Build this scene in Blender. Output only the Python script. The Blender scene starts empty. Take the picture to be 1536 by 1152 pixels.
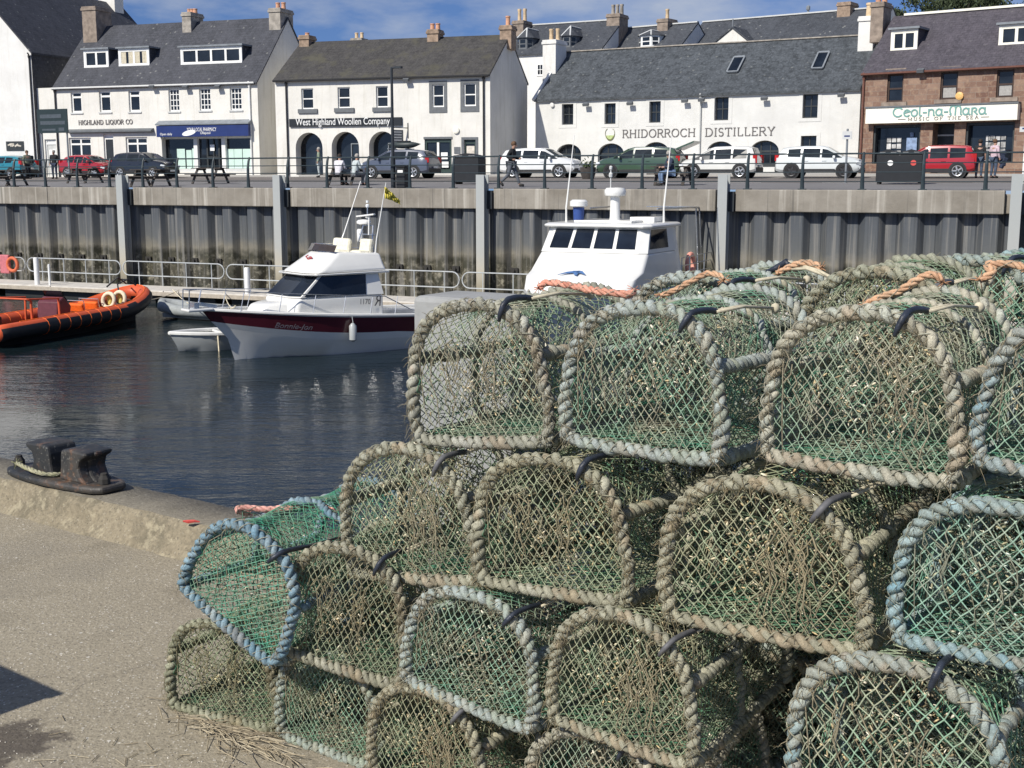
import bpy, bmesh, math, random
from mathutils import Vector, Matrix, Euler, noise as mnoise
R = math.radians
C = bpy.context.scene.collection
scene = bpy.context.scene

# ------------------------------------------------------------------ camera
FPX = 1850.0; PITCH = math.atan(308/FPX); EYE = 1.8
cam_d = bpy.data.cameras.new('camera'); cam = bpy.data.objects.new('camera', cam_d); C.objects.link(cam)
cam.location = (0, 0, EYE); cam.rotation_euler = (math.pi/2-PITCH, 0, 0)
cam_d.sensor_width = 36; cam_d.lens = FPX/1536*36; cam_d.clip_start = 0.05; cam_d.clip_end = 3000
scene.camera = cam
CP, SP = math.cos(PITCH), math.sin(PITCH)
def ray(u, v):
    a = (u-768)/FPX; b = (576-v)/FPX
    return Vector((a, CP+b*SP, -SP+b*CP))
EYEV = Vector((0, 0, EYE))
def at_y(u, v, Y): d = ray(u, v); return EYEV+d*(Y/d.y)
def at_z(u, v, z): d = ray(u, v); return EYEV+d*((z-EYE)/d.z)
def at_plane(u, v, p0, n):
    d = ray(u, v); return EYEV+d*((Vector(p0)-EYEV).dot(n)/d.dot(n))

# ------------------------------------------------------------------ mesh builder
class MB:
    def __init__(s): s.v = []; s.f = []; s.c = []; s.m = []
    def add(s, vs, fs, col=None, m=0):
        o = len(s.v); s.v.extend([tuple(p) for p in vs])
        for f in fs: s.f.append(tuple(o+i for i in f)); s.m.append(m)
        if col is None: s.c.extend([(1, 1, 1, 1)]*len(vs))
        elif isinstance(col, list): s.c.extend(col)
        else: s.c.extend([(col[0], col[1], col[2], 1)]*len(vs))
        return s
    def box(s, c, d, rot=None, col=None, m=0):
        x, y, z = d[0]/2, d[1]/2, d[2]/2
        vs = [Vector(p) for p in ((-x,-y,-z),(x,-y,-z),(x,y,-z),(-x,y,-z),(-x,-y,z),(x,-y,z),(x,y,z),(-x,y,z))]
        if rot is not None:
            q = Euler(rot).to_matrix() if not isinstance(rot, Matrix) else rot
            vs = [q@p for p in vs]
        c = Vector(c)
        return s.add([p+c for p in vs], [(0,3,2,1),(4,5,6,7),(0,1,5,4),(1,2,6,5),(2,3,7,6),(3,0,4,7)], col, m)
    def bb(s, a, b, col=None, m=0):
        return s.box([(a[i]+b[i])/2 for i in range(3)], [abs(b[i]-a[i]) for i in range(3)], None, col, m)
    def tube(s, path, r, n=6, closed=False, cap=True, col=None, m=0):
        P = [Vector(p) for p in path]; k = len(P)
        rs = r if isinstance(r, (list, tuple)) else [r]*k
        T = []
        for i in range(k):
            a = P[(i-1) % k] if (closed or i > 0) else P[i]
            b = P[(i+1) % k] if (closed or i < k-1) else P[i]
            t = b-a; T.append(t.normalized() if t.length > 1e-9 else Vector((0,0,1)))
        up = Vector((0,0,1)) if abs(T[0].z) < .9 else Vector((1,0,0))
        N = (up-T[0]*up.dot(T[0])).normalized()
        vs = []; cols = []
        cs = [(math.cos(2*math.pi*j/n), math.sin(2*math.pi*j/n)) for j in range(n)]
        for i in range(k):
            N = N-T[i]*N.dot(T[i])
            N = N.normalized() if N.length > 1e-6 else T[i].orthogonal().normalized()
            B = T[i].cross(N)
            for c_, s_ in cs: vs.append(P[i]+(N*c_+B*s_)*rs[i])
            if isinstance(col, list): cols.extend([col[i]]*n)
        fs = []
        for i in range(k if closed else k-1):
            i2 = (i+1) % k
            for j in range(n):
                j2 = (j+1) % n
                fs.append((i*n+j, i*n+j2, i2*n+j2, i2*n+j))
        if cap and not closed:
            fs.append(tuple(range(n-1, -1, -1))); fs.append(tuple((k-1)*n+j for j in range(n)))
        return s.add(vs, fs, cols if isinstance(col, list) else col, m)
    def bar(s, a, b, r, n=6, col=None, m=0): return s.tube([a, b], r, n, col=col, m=m)
    def beam(s, a, b, w, h, up=(0,0,1), col=None, m=0):
        a = Vector(a); b = Vector(b); t = (b-a); L = t.length; t.normalize()
        u = Vector(up); u = u-t*u.dot(t)
        u = u.normalized() if u.length > 1e-6 else t.orthogonal().normalized()
        sd = u.cross(t)
        q = Matrix((t, sd, u)).transposed()
        return s.box((a+b)/2, (L, w, h), q, col, m)
    def lathe(s, prof, n=16, c=(0,0,0), ax=None, col=None, m=0):
        q = ax if ax is not None else Matrix.Identity(3); c = Vector(c); vs = []
        for r, z in prof:
            for j in range(n):
                t = 2*math.pi*j/n; vs.append(c+q@Vector((r*math.cos(t), r*math.sin(t), z)))
        fs = []
        for i in range(len(prof)-1):
            for j in range(n):
                j2 = (j+1) % n; fs.append((i*n+j, i*n+j2, (i+1)*n+j2, (i+1)*n+j))
        fs.append(tuple(range(n-1, -1, -1))); fs.append(tuple((len(prof)-1)*n+j for j in range(n)))
        return s.add(vs, fs, col, m)
    def prism(s, pts, ex, col=None, m=0):
        n = len(pts); P = [Vector(p) for p in pts]; e = Vector(ex)
        nrm = Vector((0,0,0))
        for i in range(n): nrm += P[i].cross(P[(i+1) % n])
        if nrm.dot(e) > 0: P = P[::-1]
        vs = P+[p+e for p in P]
        fs = [tuple(range(n)), tuple(range(2*n-1, n-1, -1))]
        for i in range(n): fs.append(((i+1) % n, i, n+i, n+(i+1) % n))
        return s.add(vs, fs, col, m)
    def quad(s, a, b, c, d, col=None, m=0): return s.add([a,b,c,d], [(0,1,2,3)], col, m)
    def ball(s, c, r, n=8, k=5, sc=(1,1,1), col=None, m=0):
        vs = [Vector((0,0,-1))]; fs = []
        for i in range(1, k):
            t = math.pi*i/k-math.pi/2
            for j in range(n):
                p = 2*math.pi*j/n; vs.append(Vector((math.cos(t)*math.cos(p), math.cos(t)*math.sin(p), math.sin(t))))
        vs.append(Vector((0,0,1))); L = len(vs)-1
        for j in range(n):
            j2 = (j+1) % n; fs.append((0, 1+j2, 1+j)); fs.append((L, L-n+j, L-n+j2))
            for i in range(k-2): fs.append((1+i*n+j, 1+i*n+j2, 1+(i+1)*n+j2, 1+(i+1)*n+j))
        return s.add([Vector(c)+Vector((p.x*r*sc[0], p.y*r*sc[1], p.z*r*sc[2])) for p in vs], fs, col, m)
    def mesh(s, name, mats, smooth=False, uv=False, attr=False):
        me = bpy.data.meshes.new(name); me.from_pydata(s.v, [], s.f)
        for mt in (mats if isinstance(mats, (list, tuple)) else [mats]): me.materials.append(mt)
        if any(s.m): me.polygons.foreach_set('material_index', s.m)
        if smooth: me.polygons.foreach_set('use_smooth', [True]*len(s.f))
        if attr:
            ca = me.color_attributes.new('Col', 'FLOAT_COLOR', 'POINT')
            ca.data.foreach_set('color', [x for c in s.c for x in c])
        if uv:
            ul = me.uv_layers.new(name='UVMap'); me.update()
            for p in me.polygons:
                n = p.normal; t = Vector((0,0,1)).cross(n)
                t = t.normalized() if t.length > 1e-4 else Vector((1,0,0))
                b = n.cross(t)
                for li in p.loop_indices:
                    co = me.vertices[me.loops[li].vertex_index].co
                    ul.data[li].uv = (co.dot(t), co.dot(b))
        me.update()
        return me
    def build(s, name, mats, parent=None, smooth=False, uv=False, attr=False, bevel=0, label=None, auto=None):
        o = bpy.data.objects.new(name, s.mesh(name, mats, smooth, uv, attr)); C.objects.link(o)
        if parent is not None: o.parent = parent
        if bevel:
            b = o.modifiers.new('bevel', 'BEVEL'); b.width = bevel; b.segments = 2; b.limit_method = 'ANGLE'; b.angle_limit = R(35)
        if auto:
            o.data.polygons.foreach_set('use_smooth', [True]*len(o.data.polygons)); o.data.set_sharp_from_angle(angle=R(auto))
        if label: o['label'] = label
        return o
def tag(o, label, cat, group=None, kind=None):
    o['label'] = label; o['category'] = cat
    if group: o['group'] = group
    if kind: o['kind'] = kind
    return o
def thing(name, label, cat, loc=(0,0,0), rz=0, group=None):
    o = bpy.data.objects.new(name, None); C.objects.link(o); o.empty_display_size = .2
    o.location = loc; o.rotation_euler = (0, 0, rz)
    return tag(o, label, cat, group)
def copy_tree(o, parent=None):
    c = o.copy(); C.objects.link(c)
    if parent is not None: c.parent = parent
    for ch in list(o.children): copy_tree(ch, c)
    return c
def text_part(body, h, mat, parent, loc, rot, name='lettering', width=None, depth=.012, spacing=1.0, shear=0):
    cu = bpy.data.curves.new(name, 'FONT'); cu.body = body; cu.size = h/.7; cu.extrude = depth/2; cu.space_character = spacing; cu.shear = shear
    cu.align_x = 'CENTER'; cu.align_y = 'CENTER'; cu.resolution_u = 4
    t = bpy.data.objects.new(name+'_src', cu); C.objects.link(t)
    bpy.context.view_layer.update()
    me = bpy.data.meshes.new_from_object(t.evaluated_get(bpy.context.evaluated_depsgraph_get()))
    bpy.data.objects.remove(t); bpy.data.curves.remove(cu)
    xs = [v.co.x for v in me.vertices]; w = max(xs)-min(xs); cx = (max(xs)+min(xs))/2
    ys = [v.co.y for v in me.vertices]; cy = (max(ys)+min(ys))/2
    k = (width/w) if width else 1
    for v in me.vertices: v.co.x = (v.co.x-cx)*k; v.co.y -= cy
    me.materials.clear(); me.materials.append(mat)
    o = bpy.data.objects.new(name, me); C.objects.link(o); o.parent = parent; o.location = loc; o.rotation_euler = rot
    return o

# ------------------------------------------------------------------ materials
class NT:
    def __init__(s, name):
        s.m = bpy.data.materials.new(name); s.m.use_nodes = True; s.t = s.m.node_tree
        s.b = s.t.nodes['Principled BSDF']
    def n(s, typ, **kw):
        nd = s.t.nodes.new(typ)
        for k, v in kw.items():
            if k.startswith('i_'): nd.inputs[k[2:].replace('_', ' ')].default_value = v
            else: setattr(nd, k, v)
        return nd
    def l(s, a, b): s.t.links.new(a, b)
    def coord(s, which='Object', scale=(1,1,1), rot=(0,0,0), loc=(0,0,0)):
        tc = s.n('ShaderNodeTexCoord'); mp = s.n('ShaderNodeMapping')
        mp.inputs['Scale'].default_value = scale; mp.inputs['Rotation'].default_value = rot; mp.inputs['Location'].default_value = loc
        s.l(tc.outputs[which], mp.inputs['Vector']); return mp.outputs['Vector']
    def noise(s, vec, scale, detail=4, rough=.55, out='Fac'):
        nd = s.n('ShaderNodeTexNoise'); nd.inputs['Scale'].default_value = scale; nd.inputs['Detail'].default_value = detail; nd.inputs['Roughness'].default_value = rough
        if vec is not None: s.l(vec, nd.inputs['Vector'])
        return nd.outputs[out]
    def voro(s, vec, scale, feature='F1', out='Distance', rnd=1):
        nd = s.n('ShaderNodeTexVoronoi'); nd.feature = feature; nd.inputs['Scale'].default_value = scale; nd.inputs['Randomness'].default_value = rnd
        if vec is not None: s.l(vec, nd.inputs['Vector'])
        return nd.outputs[out]
    def ramp(s, fac, stops, interp='LINEAR'):
        nd = s.n('ShaderNodeValToRGB'); cr = nd.color_ramp; cr.interpolation = interp
        while len(cr.elements) > 1: cr.elements.remove(cr.elements[-1])
        for i, (p, c) in enumerate(stops):
            e = cr.elements[0] if i == 0 else cr.elements.new(p)
            e.position = p; c = (c,)*3 if not isinstance(c, (tuple, list)) else c; e.color = (c[0], c[1], c[2], 1)
        s.l(fac, nd.inputs['Fac']); return nd.outputs['Color']
    def mix(s, fac, a, b, typ='MIX'):
        nd = s.n('ShaderNodeMix', data_type='RGBA', blend_type=typ)
        for v, i in ((fac, 0), (a, 6), (b, 7)):
            if isinstance(v, (int, float)): nd.inputs[i].default_value = v
            elif isinstance(v, (tuple, list)): nd.inputs[i].default_value = (v[0], v[1], v[2], 1)
            else: s.l(v, nd.inputs[i])
        return nd.outputs[2]
    def math(s, op, a, b=None, clamp=False):
        nd = s.n('ShaderNodeMath', operation=op, use_clamp=clamp)
        for i, v in enumerate((a, b)):
            if v is None: continue
            if isinstance(v, (int, float)): nd.inputs[i].default_value = v
            else: s.l(v, nd.inputs[i])
        return nd.outputs[0]
    def bump(s, h, strength=.3, dist=.02, prev=None):
        nd = s.n('ShaderNodeBump'); nd.inputs['Strength'].default_value = strength; nd.inputs['Distance'].default_value = dist
        s.l(h, nd.inputs['Height'])
        if prev is not None: s.l(prev, nd.inputs['Normal'])
        return nd.outputs['Normal']
    def done(s, col=None, rough=.8, nrm=None, metal=0, spec=.4):
        if col is not None:
            if isinstance(col, (tuple, list)): s.b.inputs['Base Color'].default_value = (col[0], col[1], col[2], 1)
            else: s.l(col, s.b.inputs['Base Color'])
        if isinstance(rough, (int, float)): s.b.inputs['Roughness'].default_value = rough
        else: s.l(rough, s.b.inputs['Roughness'])
        s.b.inputs['Metallic'].default_value = metal; s.b.inputs['Specular IOR Level'].default_value = spec
        if nrm is not None: s.l(nrm, s.b.inputs['Normal'])
        return s.m
def mul(c, k): return tuple(min(1, x*k) for x in c)
def plain(name, col, rough=.6, var=.15, sc=8, metal=0, spec=.4, bump=0, coat=0):
    t = NT(name); v = t.coord()
    c = t.ramp(t.noise(v, sc, 5), [(.3, mul(col, 1-var)), (.7, mul(col, 1+var))])
    nm = t.bump(t.noise(v, sc*6, 3), bump, .01) if bump else None
    m = t.done(c, rough, nm, metal, spec)
    if coat: t.b.inputs['Coat Weight'].default_value = coat; t.b.inputs['Coat Roughness'].default_value = .06
    return m
M = {}
def P_(key, *a, **k): M[key] = plain(key, *a, **k); return M[key]

def m_render(name, col, stain=.35, bump=.35):      # harled / painted wall
    t = NT(name); v = t.coord(); vs = t.coord(scale=(1.2, 1.2, .12))
    big = t.noise(v, .55, 6, .6); st = t.noise(vs, 3.2, 5, .6)
    c = t.mix(t.ramp(big, [(.40, 0), (.72, 1)]), col, mul(col, .86))
    c = t.mix(t.math('MULTIPLY', t.ramp(st, [(.52, 0), (.72, 1)]), stain), c, (col[0]*.62, col[1]*.6, col[2]*.52))
    c = t.mix(t.math('MULTIPLY', t.ramp(t.noise(v, 14, 3), [(.45, 0), (.7, 1)]), .12), c, mul(col, .7))
    nm = t.bump(t.noise(v, 16, 6, .75), bump, .03); nm = t.bump(t.noise(v, 2.2, 4), .4, .05, nm)
    return t.done(c, .9, nm, spec=.2)
def m_slate(name, col, col2, w=.3, h=.2, lichen=0.0, bump=.6, moss=None, mot=.45):
    t = NT(name); uv = t.coord('UV'); v = t.coord()
    br = t.n('ShaderNodeTexBrick'); br.offset = .5
    br.inputs['Scale'].default_value = 1; br.inputs['Brick Width'].default_value = w; br.inputs['Row Height'].default_value = h
    br.inputs['Mortar Size'].default_value = .012; br.inputs['Mortar Smooth'].default_value = .2; br.inputs['Bias'].default_value = -.1
    br.inputs['Color1'].default_value = (*col, 1); br.inputs['Color2'].default_value = (*col2, 1); br.inputs['Mortar'].default_value = (*mul(col, .45), 1)
    t.l(uv, br.inputs['Vector'])
    c = br.outputs['Color']
    sg = t.noise(t.coord('UV', scale=(1, .25, 1)), 1.1, 6, .65)
    c = t.mix(t.ramp(sg, [(.35, 0), (.7, 1)]), c, t.mix(.55, c, mul(col2, 1.45)))
    c = t.mix(t.math('MULTIPLY', t.ramp(t.noise(v, 7, 4, .7), [(.5, 0), (.62, 1)]), mot), c, mul(col2, 1.6))
    c = t.mix(t.math('MULTIPLY', t.ramp(t.noise(v, 2.6, 5, .75), [(.5, 0), (.62, 1)]), mot), c, mul(col, .6))
    if lichen:
        c = t.mix(t.math('MULTIPLY', t.ramp(t.voro(v, 1.7), [(.05, 1), (.16, 0)]), lichen), c, (.42, .42, .38))
    if moss:
        c = t.mix(t.math('MULTIPLY', t.ramp(t.noise(v, .9, 6, .65), [(.52, 0), (.66, 1)]), .7), c, moss)
    nm = t.bump(br.outputs['Fac'], -bump, .02); nm = t.bump(t.noise(v, 9, 5, .7), .5, .04, nm)
    return t.done(c, .72, nm, spec=.35)

# building materials
M['wall_cream'] = m_render('wall_cream', (.76, .74, .685), .4)
M['wall_white'] = m_render('wall_white', (.76, .75, .72), .3)
M['wall_dist'] = m_render('wall_dist', (.68, .675, .645), .14, .5)
M['wall_grey'] = m_render('wall_grey', (.60, .61, .60), .3)
M['slate_blue'] = m_slate('slate_blue', (.040, .043, .052), (.058, .060, .071), .34, .24, .35)
M['slate_rough'] = m_slate('slate_rough', (.042, .049, .056), (.066, .074, .083), .42, .3, .25, 1.0, None, .75)
M['slate_purple'] = m_slate('slate_purple', (.056, .051, .062), (.076, .068, .08), .3, .22, .12)
M['tile_brown'] = m_slate('tile_brown', (.040, .038, .037), (.058, .055, .052), .34, .34, .0, .9, (.085, .08, .055))
M['slate_far'] = m_slate('slate_far', (.042, .047, .056), (.06, .065, .075), .34, .24, .5)
def m_sandstone():
    t = NT('sandstone'); uv = t.coord('UV'); v = t.coord()
    br = t.n('ShaderNodeTexBrick'); br.offset = .43; br.squash = .7; br.squash_frequency = 3
    for k, x in (('Scale', 1), ('Brick Width', .62), ('Row Height', .27), ('Mortar Size', .014), ('Mortar Smooth', .3), ('Bias', 0.0)): br.inputs[k].default_value = x
    br.inputs['Color1'].default_value = (.17, .095, .07, 1); br.inputs['Color2'].default_value = (.31, .21, .155, 1); br.inputs['Mortar'].default_value = (.26, .21, .17, 1)
    t.l(uv, br.inputs['Vector'])
    c = t.mix(t.ramp(t.noise(v, 1.3, 5, .6), [(.35, 0), (.7, 1)]), br.outputs['Color'], t.mix(.5, br.outputs['Color'], (.16, .10, .08)))
    c = t.mix(t.math('MULTIPLY', t.ramp(t.noise(v, 5, 4), [(.5, 0), (.65, 1)]), .35), c, (.42, .30, .2))
    nm = t.bump(br.outputs['Fac'], -.5, .02); nm = t.bump(t.noise(v, 12, 5, .7), .5, .03, nm)
    return t.done(c, .9, nm, spec=.2)
M['sandstone'] = m_sandstone()
P_('stone_dark', (.26, .21, .17), .9, .35, 3, bump=.5)
P_('chimney_brick', (.30, .22, .16), .9, .35, 4, bump=.5)
P_('chimney_grey', (.33, .30, .26), .9, .35, 3, bump=.5)
P_('clay_pot', (.55, .30, .19), .8, .2, 6)
P_('clay_buff', (.62, .47, .30), .8, .2, 6)
P_('white_paint', (.80, .80, .77), .5, .06, 3)
P_('grey_paint', (.13, .14, .15), .6, .15, 5)
P_('lead', (.20, .22, .24), .6, .2, 3)
P_('dark_frame', (.035, .04, .042), .5, .2, 5)
P_('black_metal', (.022, .027, .032), .45, .2, 5, spec=.5)
P_('drain_black', (.03, .03, .032), .5)
P_('drain_brown', (.16, .07, .05), .6)
P_('curtain', (.55, .5, .38), .9, .2, 9)
P_('navy_sign', (.018, .035, .14), .4, .1, 2)
P_('black_sign', (.012, .016, .022), .5, .1, 2)
P_('letter_white', (.85, .85, .83), .5, .02)
P_('letter_grey', (.13, .12, .115), .6, .05)
P_('letter_teal', (.17, .34, .31), .6, .05)
P_('cream_sign', (.82, .80, .70), .5, .05, 2)
P_('mint_panel', (.55, .72, .64), .5, .05, 2)
P_('alarm_orange', (.75, .45, .16), .5, .05)
def m_glass(name, col=(.012, .016, .022), rough=.06):
    t = NT(name); v = t.coord()
    c = t.ramp(t.noise(v, .9, 3), [(.35, mul(col, .6)), (.7, mul(col, 1.6))])
    nm = t.bump(t.noise(v, .8, 2), .05, .05)
    return t.done(c, rough, nm, spec=.5)
M['pane'] = m_glass('pane'); M['car_glass'] = m_glass('car_glass', (.02, .026, .03), .04); M['boat_glass'] = m_glass('boat_glass', (.010, .014, .022), .05)
# ------------------------------------------------------------------ light, sky
SUN_A, SUN_EL = R(43), R(41)
SUN = Vector((-math.sin(SUN_A)*math.cos(SUN_EL), -math.cos(SUN_A)*math.cos(SUN_EL), math.sin(SUN_EL)))
sl = bpy.data.lights.new('sun', 'SUN'); so = bpy.data.objects.new('sun', sl); C.objects.link(so)
sl.energy = 5.0; sl.angle = R(.5); sl.color = (1, .95, .86); so.rotation_euler = SUN.to_track_quat('Z', 'Y').to_euler(); so.location = (-20, -20, 30)
W = bpy.data.worlds.new('World'); scene.world = W; W.use_nodes = True
wt = W.node_tree; bg = wt.nodes['Background']
sky = wt.nodes.new('ShaderNodeTexSky'); sky.sky_type = 'NISHITA'; sky.sun_disc = False
sky.sun_elevation = SUN_EL; sky.sun_rotation = math.atan2(SUN.x, SUN.y) % (2*math.pi); sky.altitude = 0; sky.air_density = 1.0; sky.dust_density = .6; sky.ozone_density = 1.6
tc = wt.nodes.new('ShaderNodeTexCoord'); mp = wt.nodes.new('ShaderNodeMapping'); mp.inputs['Scale'].default_value = (1, 1, 3.0); mp.inputs['Location'].default_value = (.35, .2, .4)
wt.links.new(tc.outputs['Generated'], mp.inputs['Vector'])
va = wt.nodes.new('ShaderNodeVectorMath'); va.operation = 'ADD'; va.inputs[1].default_value = (0, 0, .10); wt.links.new(tc.outputs['Generated'], va.inputs[0])
vn = wt.nodes.new('ShaderNodeVectorMath'); vn.operation = 'NORMALIZE'; wt.links.new(va.outputs[0], vn.inputs[0]); wt.links.new(vn.outputs[0], sky.inputs['Vector'])
nz = wt.nodes.new('ShaderNodeTexNoise'); nz.inputs['Scale'].default_value = 5.2; nz.inputs['Detail'].default_value = 7; nz.inputs['Roughness'].default_value = .56
wt.links.new(mp.outputs['Vector'], nz.inputs['Vector'])
rp = wt.nodes.new('ShaderNodeValToRGB'); rp.color_ramp.elements[0].position = .46; rp.color_ramp.elements[0].color = (0,0,0,1); rp.color_ramp.elements[1].position = .72; rp.color_ramp.elements[1].color = (.8,.8,.8,1)
wt.links.new(nz.outputs['Fac'], rp.inputs['Fac'])
mx = wt.nodes.new('ShaderNodeMix'); mx.data_type = 'RGBA'; mx.inputs[7].default_value = (9.5, 10.0, 10.6, 1)
wt.links.new(rp.outputs['Color'], mx.inputs[0]); tn = wt.nodes.new('ShaderNodeMix'); tn.data_type = 'RGBA'; tn.blend_type = 'MULTIPLY'; tn.inputs[0].default_value = 1; tn.inputs[7].default_value = (.80, 1.02, 1.5, 1)
wt.links.new(sky.outputs['Color'], tn.inputs[6]); wt.links.new(tn.outputs[2], mx.inputs[6]); wt.links.new(mx.outputs[2], bg.inputs['Color'])
bg.inputs['Strength'].default_value = .06
vs_ = scene.view_settings; vs_.view_transform = 'Standard'; vs_.look = 'None'; vs_.exposure = .05; vs_.gamma = 1
scene.cycles.max_bounces = 6; scene.cycles.transparent_max_bounces = 6
scene.cycles.use_denoising = True

# ------------------------------------------------------------------ far quay frame
QA = at_y(0, 282, 58.2); QA.z = 0
QE = Vector((1, -.436, 0)).normalized(); QN = Vector((-.436, -1, 0)).normalized(); QI = -QN
QRZ = math.atan2(QE.y, QE.x)
PROM, WATER = 1.4, -3.25
def q_of(p): return (Vector((p[0], p[1], 0))-QA).dot(QI)
def s_of(p): return (Vector((p[0], p[1], 0))-QA).dot(QE)
def qp(s, q, z=0): p = QA+QE*s+QI*q; return Vector((p.x, p.y, z))
def s_at_u(u, q=0): return s_of(at_plane(u, 282, QA+QI*q, QN))
def gz(q): return PROM+.0227*max(q, 0)+(.10 if q > 23 else 0)
def on_ground(u, q): p = at_plane(u, 275, QA+QI*q, QN); p.z = gz(q); return p

# water
t = NT('harbour_water'); v1 = t.coord(scale=(.55, 1.5, 1), rot=(0, 0, QRZ)); v2 = t.coord(scale=(1, 2.2, 1), rot=(0, 0, .15))
h = t.math('ADD', t.math('MULTIPLY', t.noise(v1, 1.3, 4, .6), 1.0), t.math('MULTIPLY', t.noise(v2, 4.5, 3, .6), .28))
wb = t.n('ShaderNodeBump'); wb.inputs['Distance'].default_value = .5; t.l(h, wb.inputs['Height'])
t.l(t.ramp(t.noise(t.coord(scale=(.05, .13, 1)), 1.0, 3, .6), [(.35, .035), (.65, .15)]), wb.inputs['Strength']); wbump = wb.outputs['Normal']
M['harbour_water'] = t.done((.009, .017, .020), .06, wbump, spec=.5); t.b.inputs['IOR'].default_value = 1.33
m = MB(); m.quad((-400, -150, WATER), (400, -150, WATER), (400, 130, WATER), (-400, 130, WATER))
tag(m.build('water', M['harbour_water']), 'dark rippled harbour water between the near pier and the far quay', 'water', kind='structure')

# promenade, road, pavement
def tarmac(name, col, spk=.25):
    t = NT(name); v = t.coord()
    c = t.mix(t.ramp(t.noise(v, .35, 5, .6), [(.35, 0), (.7, 1)]), col, mul(col, 1.25))
    c = t.mix(spk, c, t.ramp(t.noise(v, 40, 2), [(.3, mul(col, .5)), (.7, mul(col, 1.8))]))
    return t.done(c, .9, t.bump(t.noise(v, 60, 2), .2, .01), spec=.25)
M['prom'] = tarmac('promenade_tarmac', (.17, .165, .165)); M['road'] = tarmac('road_asphalt', (.15, .135, .125)); M['pave'] = tarmac('pavement_flags', (.34, .33, .31))
S0, S1 = -70, 110
def strip(q0, q1, z0, z1): a, b, c, d = qp(S0, q0, z0), qp(S1, q0, z0), qp(S1, q1, z1), qp(S0, q1, z1); return a, b, c, d
m = MB(); m.quad(*strip(.45, 10, gz(.45), gz(10))); tag(m.build('promenade', M['prom']), 'grey tarmac promenade behind the dark railing', 'promenade', kind='structure')
m = MB(); m.quad(*strip(10, 23, gz(10), gz(23))); tag(m.build('road', M['road']), 'worn brownish road in front of the white buildings', 'road', kind='structure')
m = MB(); m.quad(*strip(23, 60, gz(23.01), gz(23.01)+.03*37)); m.quad(*strip(23, 23.0001, gz(22.9)-.02, gz(23.01)))
m.quad(*strip(60, 260, gz(23.01)+1.1, gz(23.01)+3.5))
tag(m.build('pavement', M['pave']), 'pale pavement along the foot of the shop fronts', 'pavement', kind='structure')
m = MB()
for q0 in (10.05, 20.6):
    for s in range(-60, 100, 6 if q0 < 12 else 200):
        a, b = (s, s+3.4) if q0 < 12 else (-60, 100)
        m.quad(qp(a, q0, gz(q0)+.006), qp(b, q0, gz(q0)+.006), qp(b, q0+.12, gz(q0+.12)+.006), qp(a, q0+.12, gz(q0+.12)+.006))
tag(m.build('road_markings', M['letter_white']), 'thin white painted lines along the road edge', 'road marking', kind='structure')

# quay wall: coping + sheet piling
t = NT('coping_concrete'); v = t.coord(); vs2 = t.coord(scale=(1.6, 1.6, .05))
c = t.mix(t.ramp(t.noise(v, 1.1, 5, .6), [(.3, 0), (.7, 1)]), (.20, .18, .15), (.31, .285, .245))
c = t.mix(t.math('MULTIPLY', t.ramp(t.noise(vs2, 2.3, 4, .6), [(.54, 0), (.68, 1)]), .55), c, (.56, .53, .47))
c = t.mix(t.math('MULTIPLY', t.ramp(t.noise(vs2, 3.7, 4, .6), [(.56, 0), (.7, 1)]), .6), c, (.10, .095, .085))
M['coping'] = t.done(c, .9, t.bump(t.noise(v, 7, 5, .7), .4, .03), spec=.2)
t = NT('sheet_pile_steel'); v = t.coord(); vs2 = t.coord(scale=(2.2, 2.2, .06))
sx = t.n('ShaderNodeSeparateXYZ'); t.l(t.n('ShaderNodeTexCoord').outputs['Object'], sx.inputs[0])
zz = t.math('ADD', sx.outputs['Z'], t.math('MULTIPLY', t.math('SUBTRACT', t.noise(v, 1.3, 5, .65), .5), .9))
zf = t.math('DIVIDE', t.math('ADD', zz, 3.6), 4.4)
base = t.ramp(zf, [(.0, (.035, .04, .03)), (.24, (.055, .05, .035)), (.42, (.07, .064, .042)), (.50, (.045, .043, .028)), (.56, (.185, .17, .135)), (.66, (.105, .11, .11)), (.85, (.082, .09, .10)), (1, (.068, .076, .088))])
low = t.ramp(zf, [(.42, 1), (.52, 0)])
bn = t.ramp(t.noise(v, 3.0, 6, .75), [(.5, 0), (.62, 1)])
base = t.mix(t.math('MULTIPLY', t.math('MULTIPLY', bn, low), .75), base, (.38, .35, .27))
wd = t.ramp(t.noise(v, 2.1, 5, .7), [(.52, 0), (.6, 1)])
base = t.mix(t.math('MULTIPLY', t.math('MULTIPLY', wd, low), .8), base, (.025, .028, .015))
base = t.mix(t.math('MULTIPLY', t.ramp(t.noise(vs2, 2.6, 4, .6), [(.52, 0), (.63, 1)]), .6), base, (.25, .24, .22))
base = t.mix(t.math('MULTIPLY', t.ramp(t.noise(vs2, 3.9, 4, .6), [(.52, 0), (.66, 1)]), .38), base, (.035, .038, .04))
M['pile_steel'] = t.done(base, .55, t.bump(t.noise(v, 8, 5, .7), .3, .02), spec=.35)
qw = thing('quay_wall', 'tall dark corrugated steel sheet pile quay wall with concrete coping across the harbour', 'quay wall', qp(0, 0, 0), QRZ)
m = MB()
sg = [s_at_u(u) for u in (193, 427, 730, 1090, 1526)]
cuts = [S0]+sum([[s-.34, s+.34] for s in sg], [])+[S1]
for i in range(0, len(cuts), 2):
    xs = [cuts[i]]
    while xs[-1] < cuts[i+1]-9: xs.append(xs[-1]+7.3)
    xs.append(cuts[i+1])
    for a, b in zip(xs, xs[1:]): m.bb((a+.012, -.16, PROM-.75), (b-.012, .46, PROM+.02))
m.bb((S0, .05, PROM-.74), (S1, .44, PROM-.1))
m.build('coping', M['coping'], qw, bevel=.03)
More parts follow.
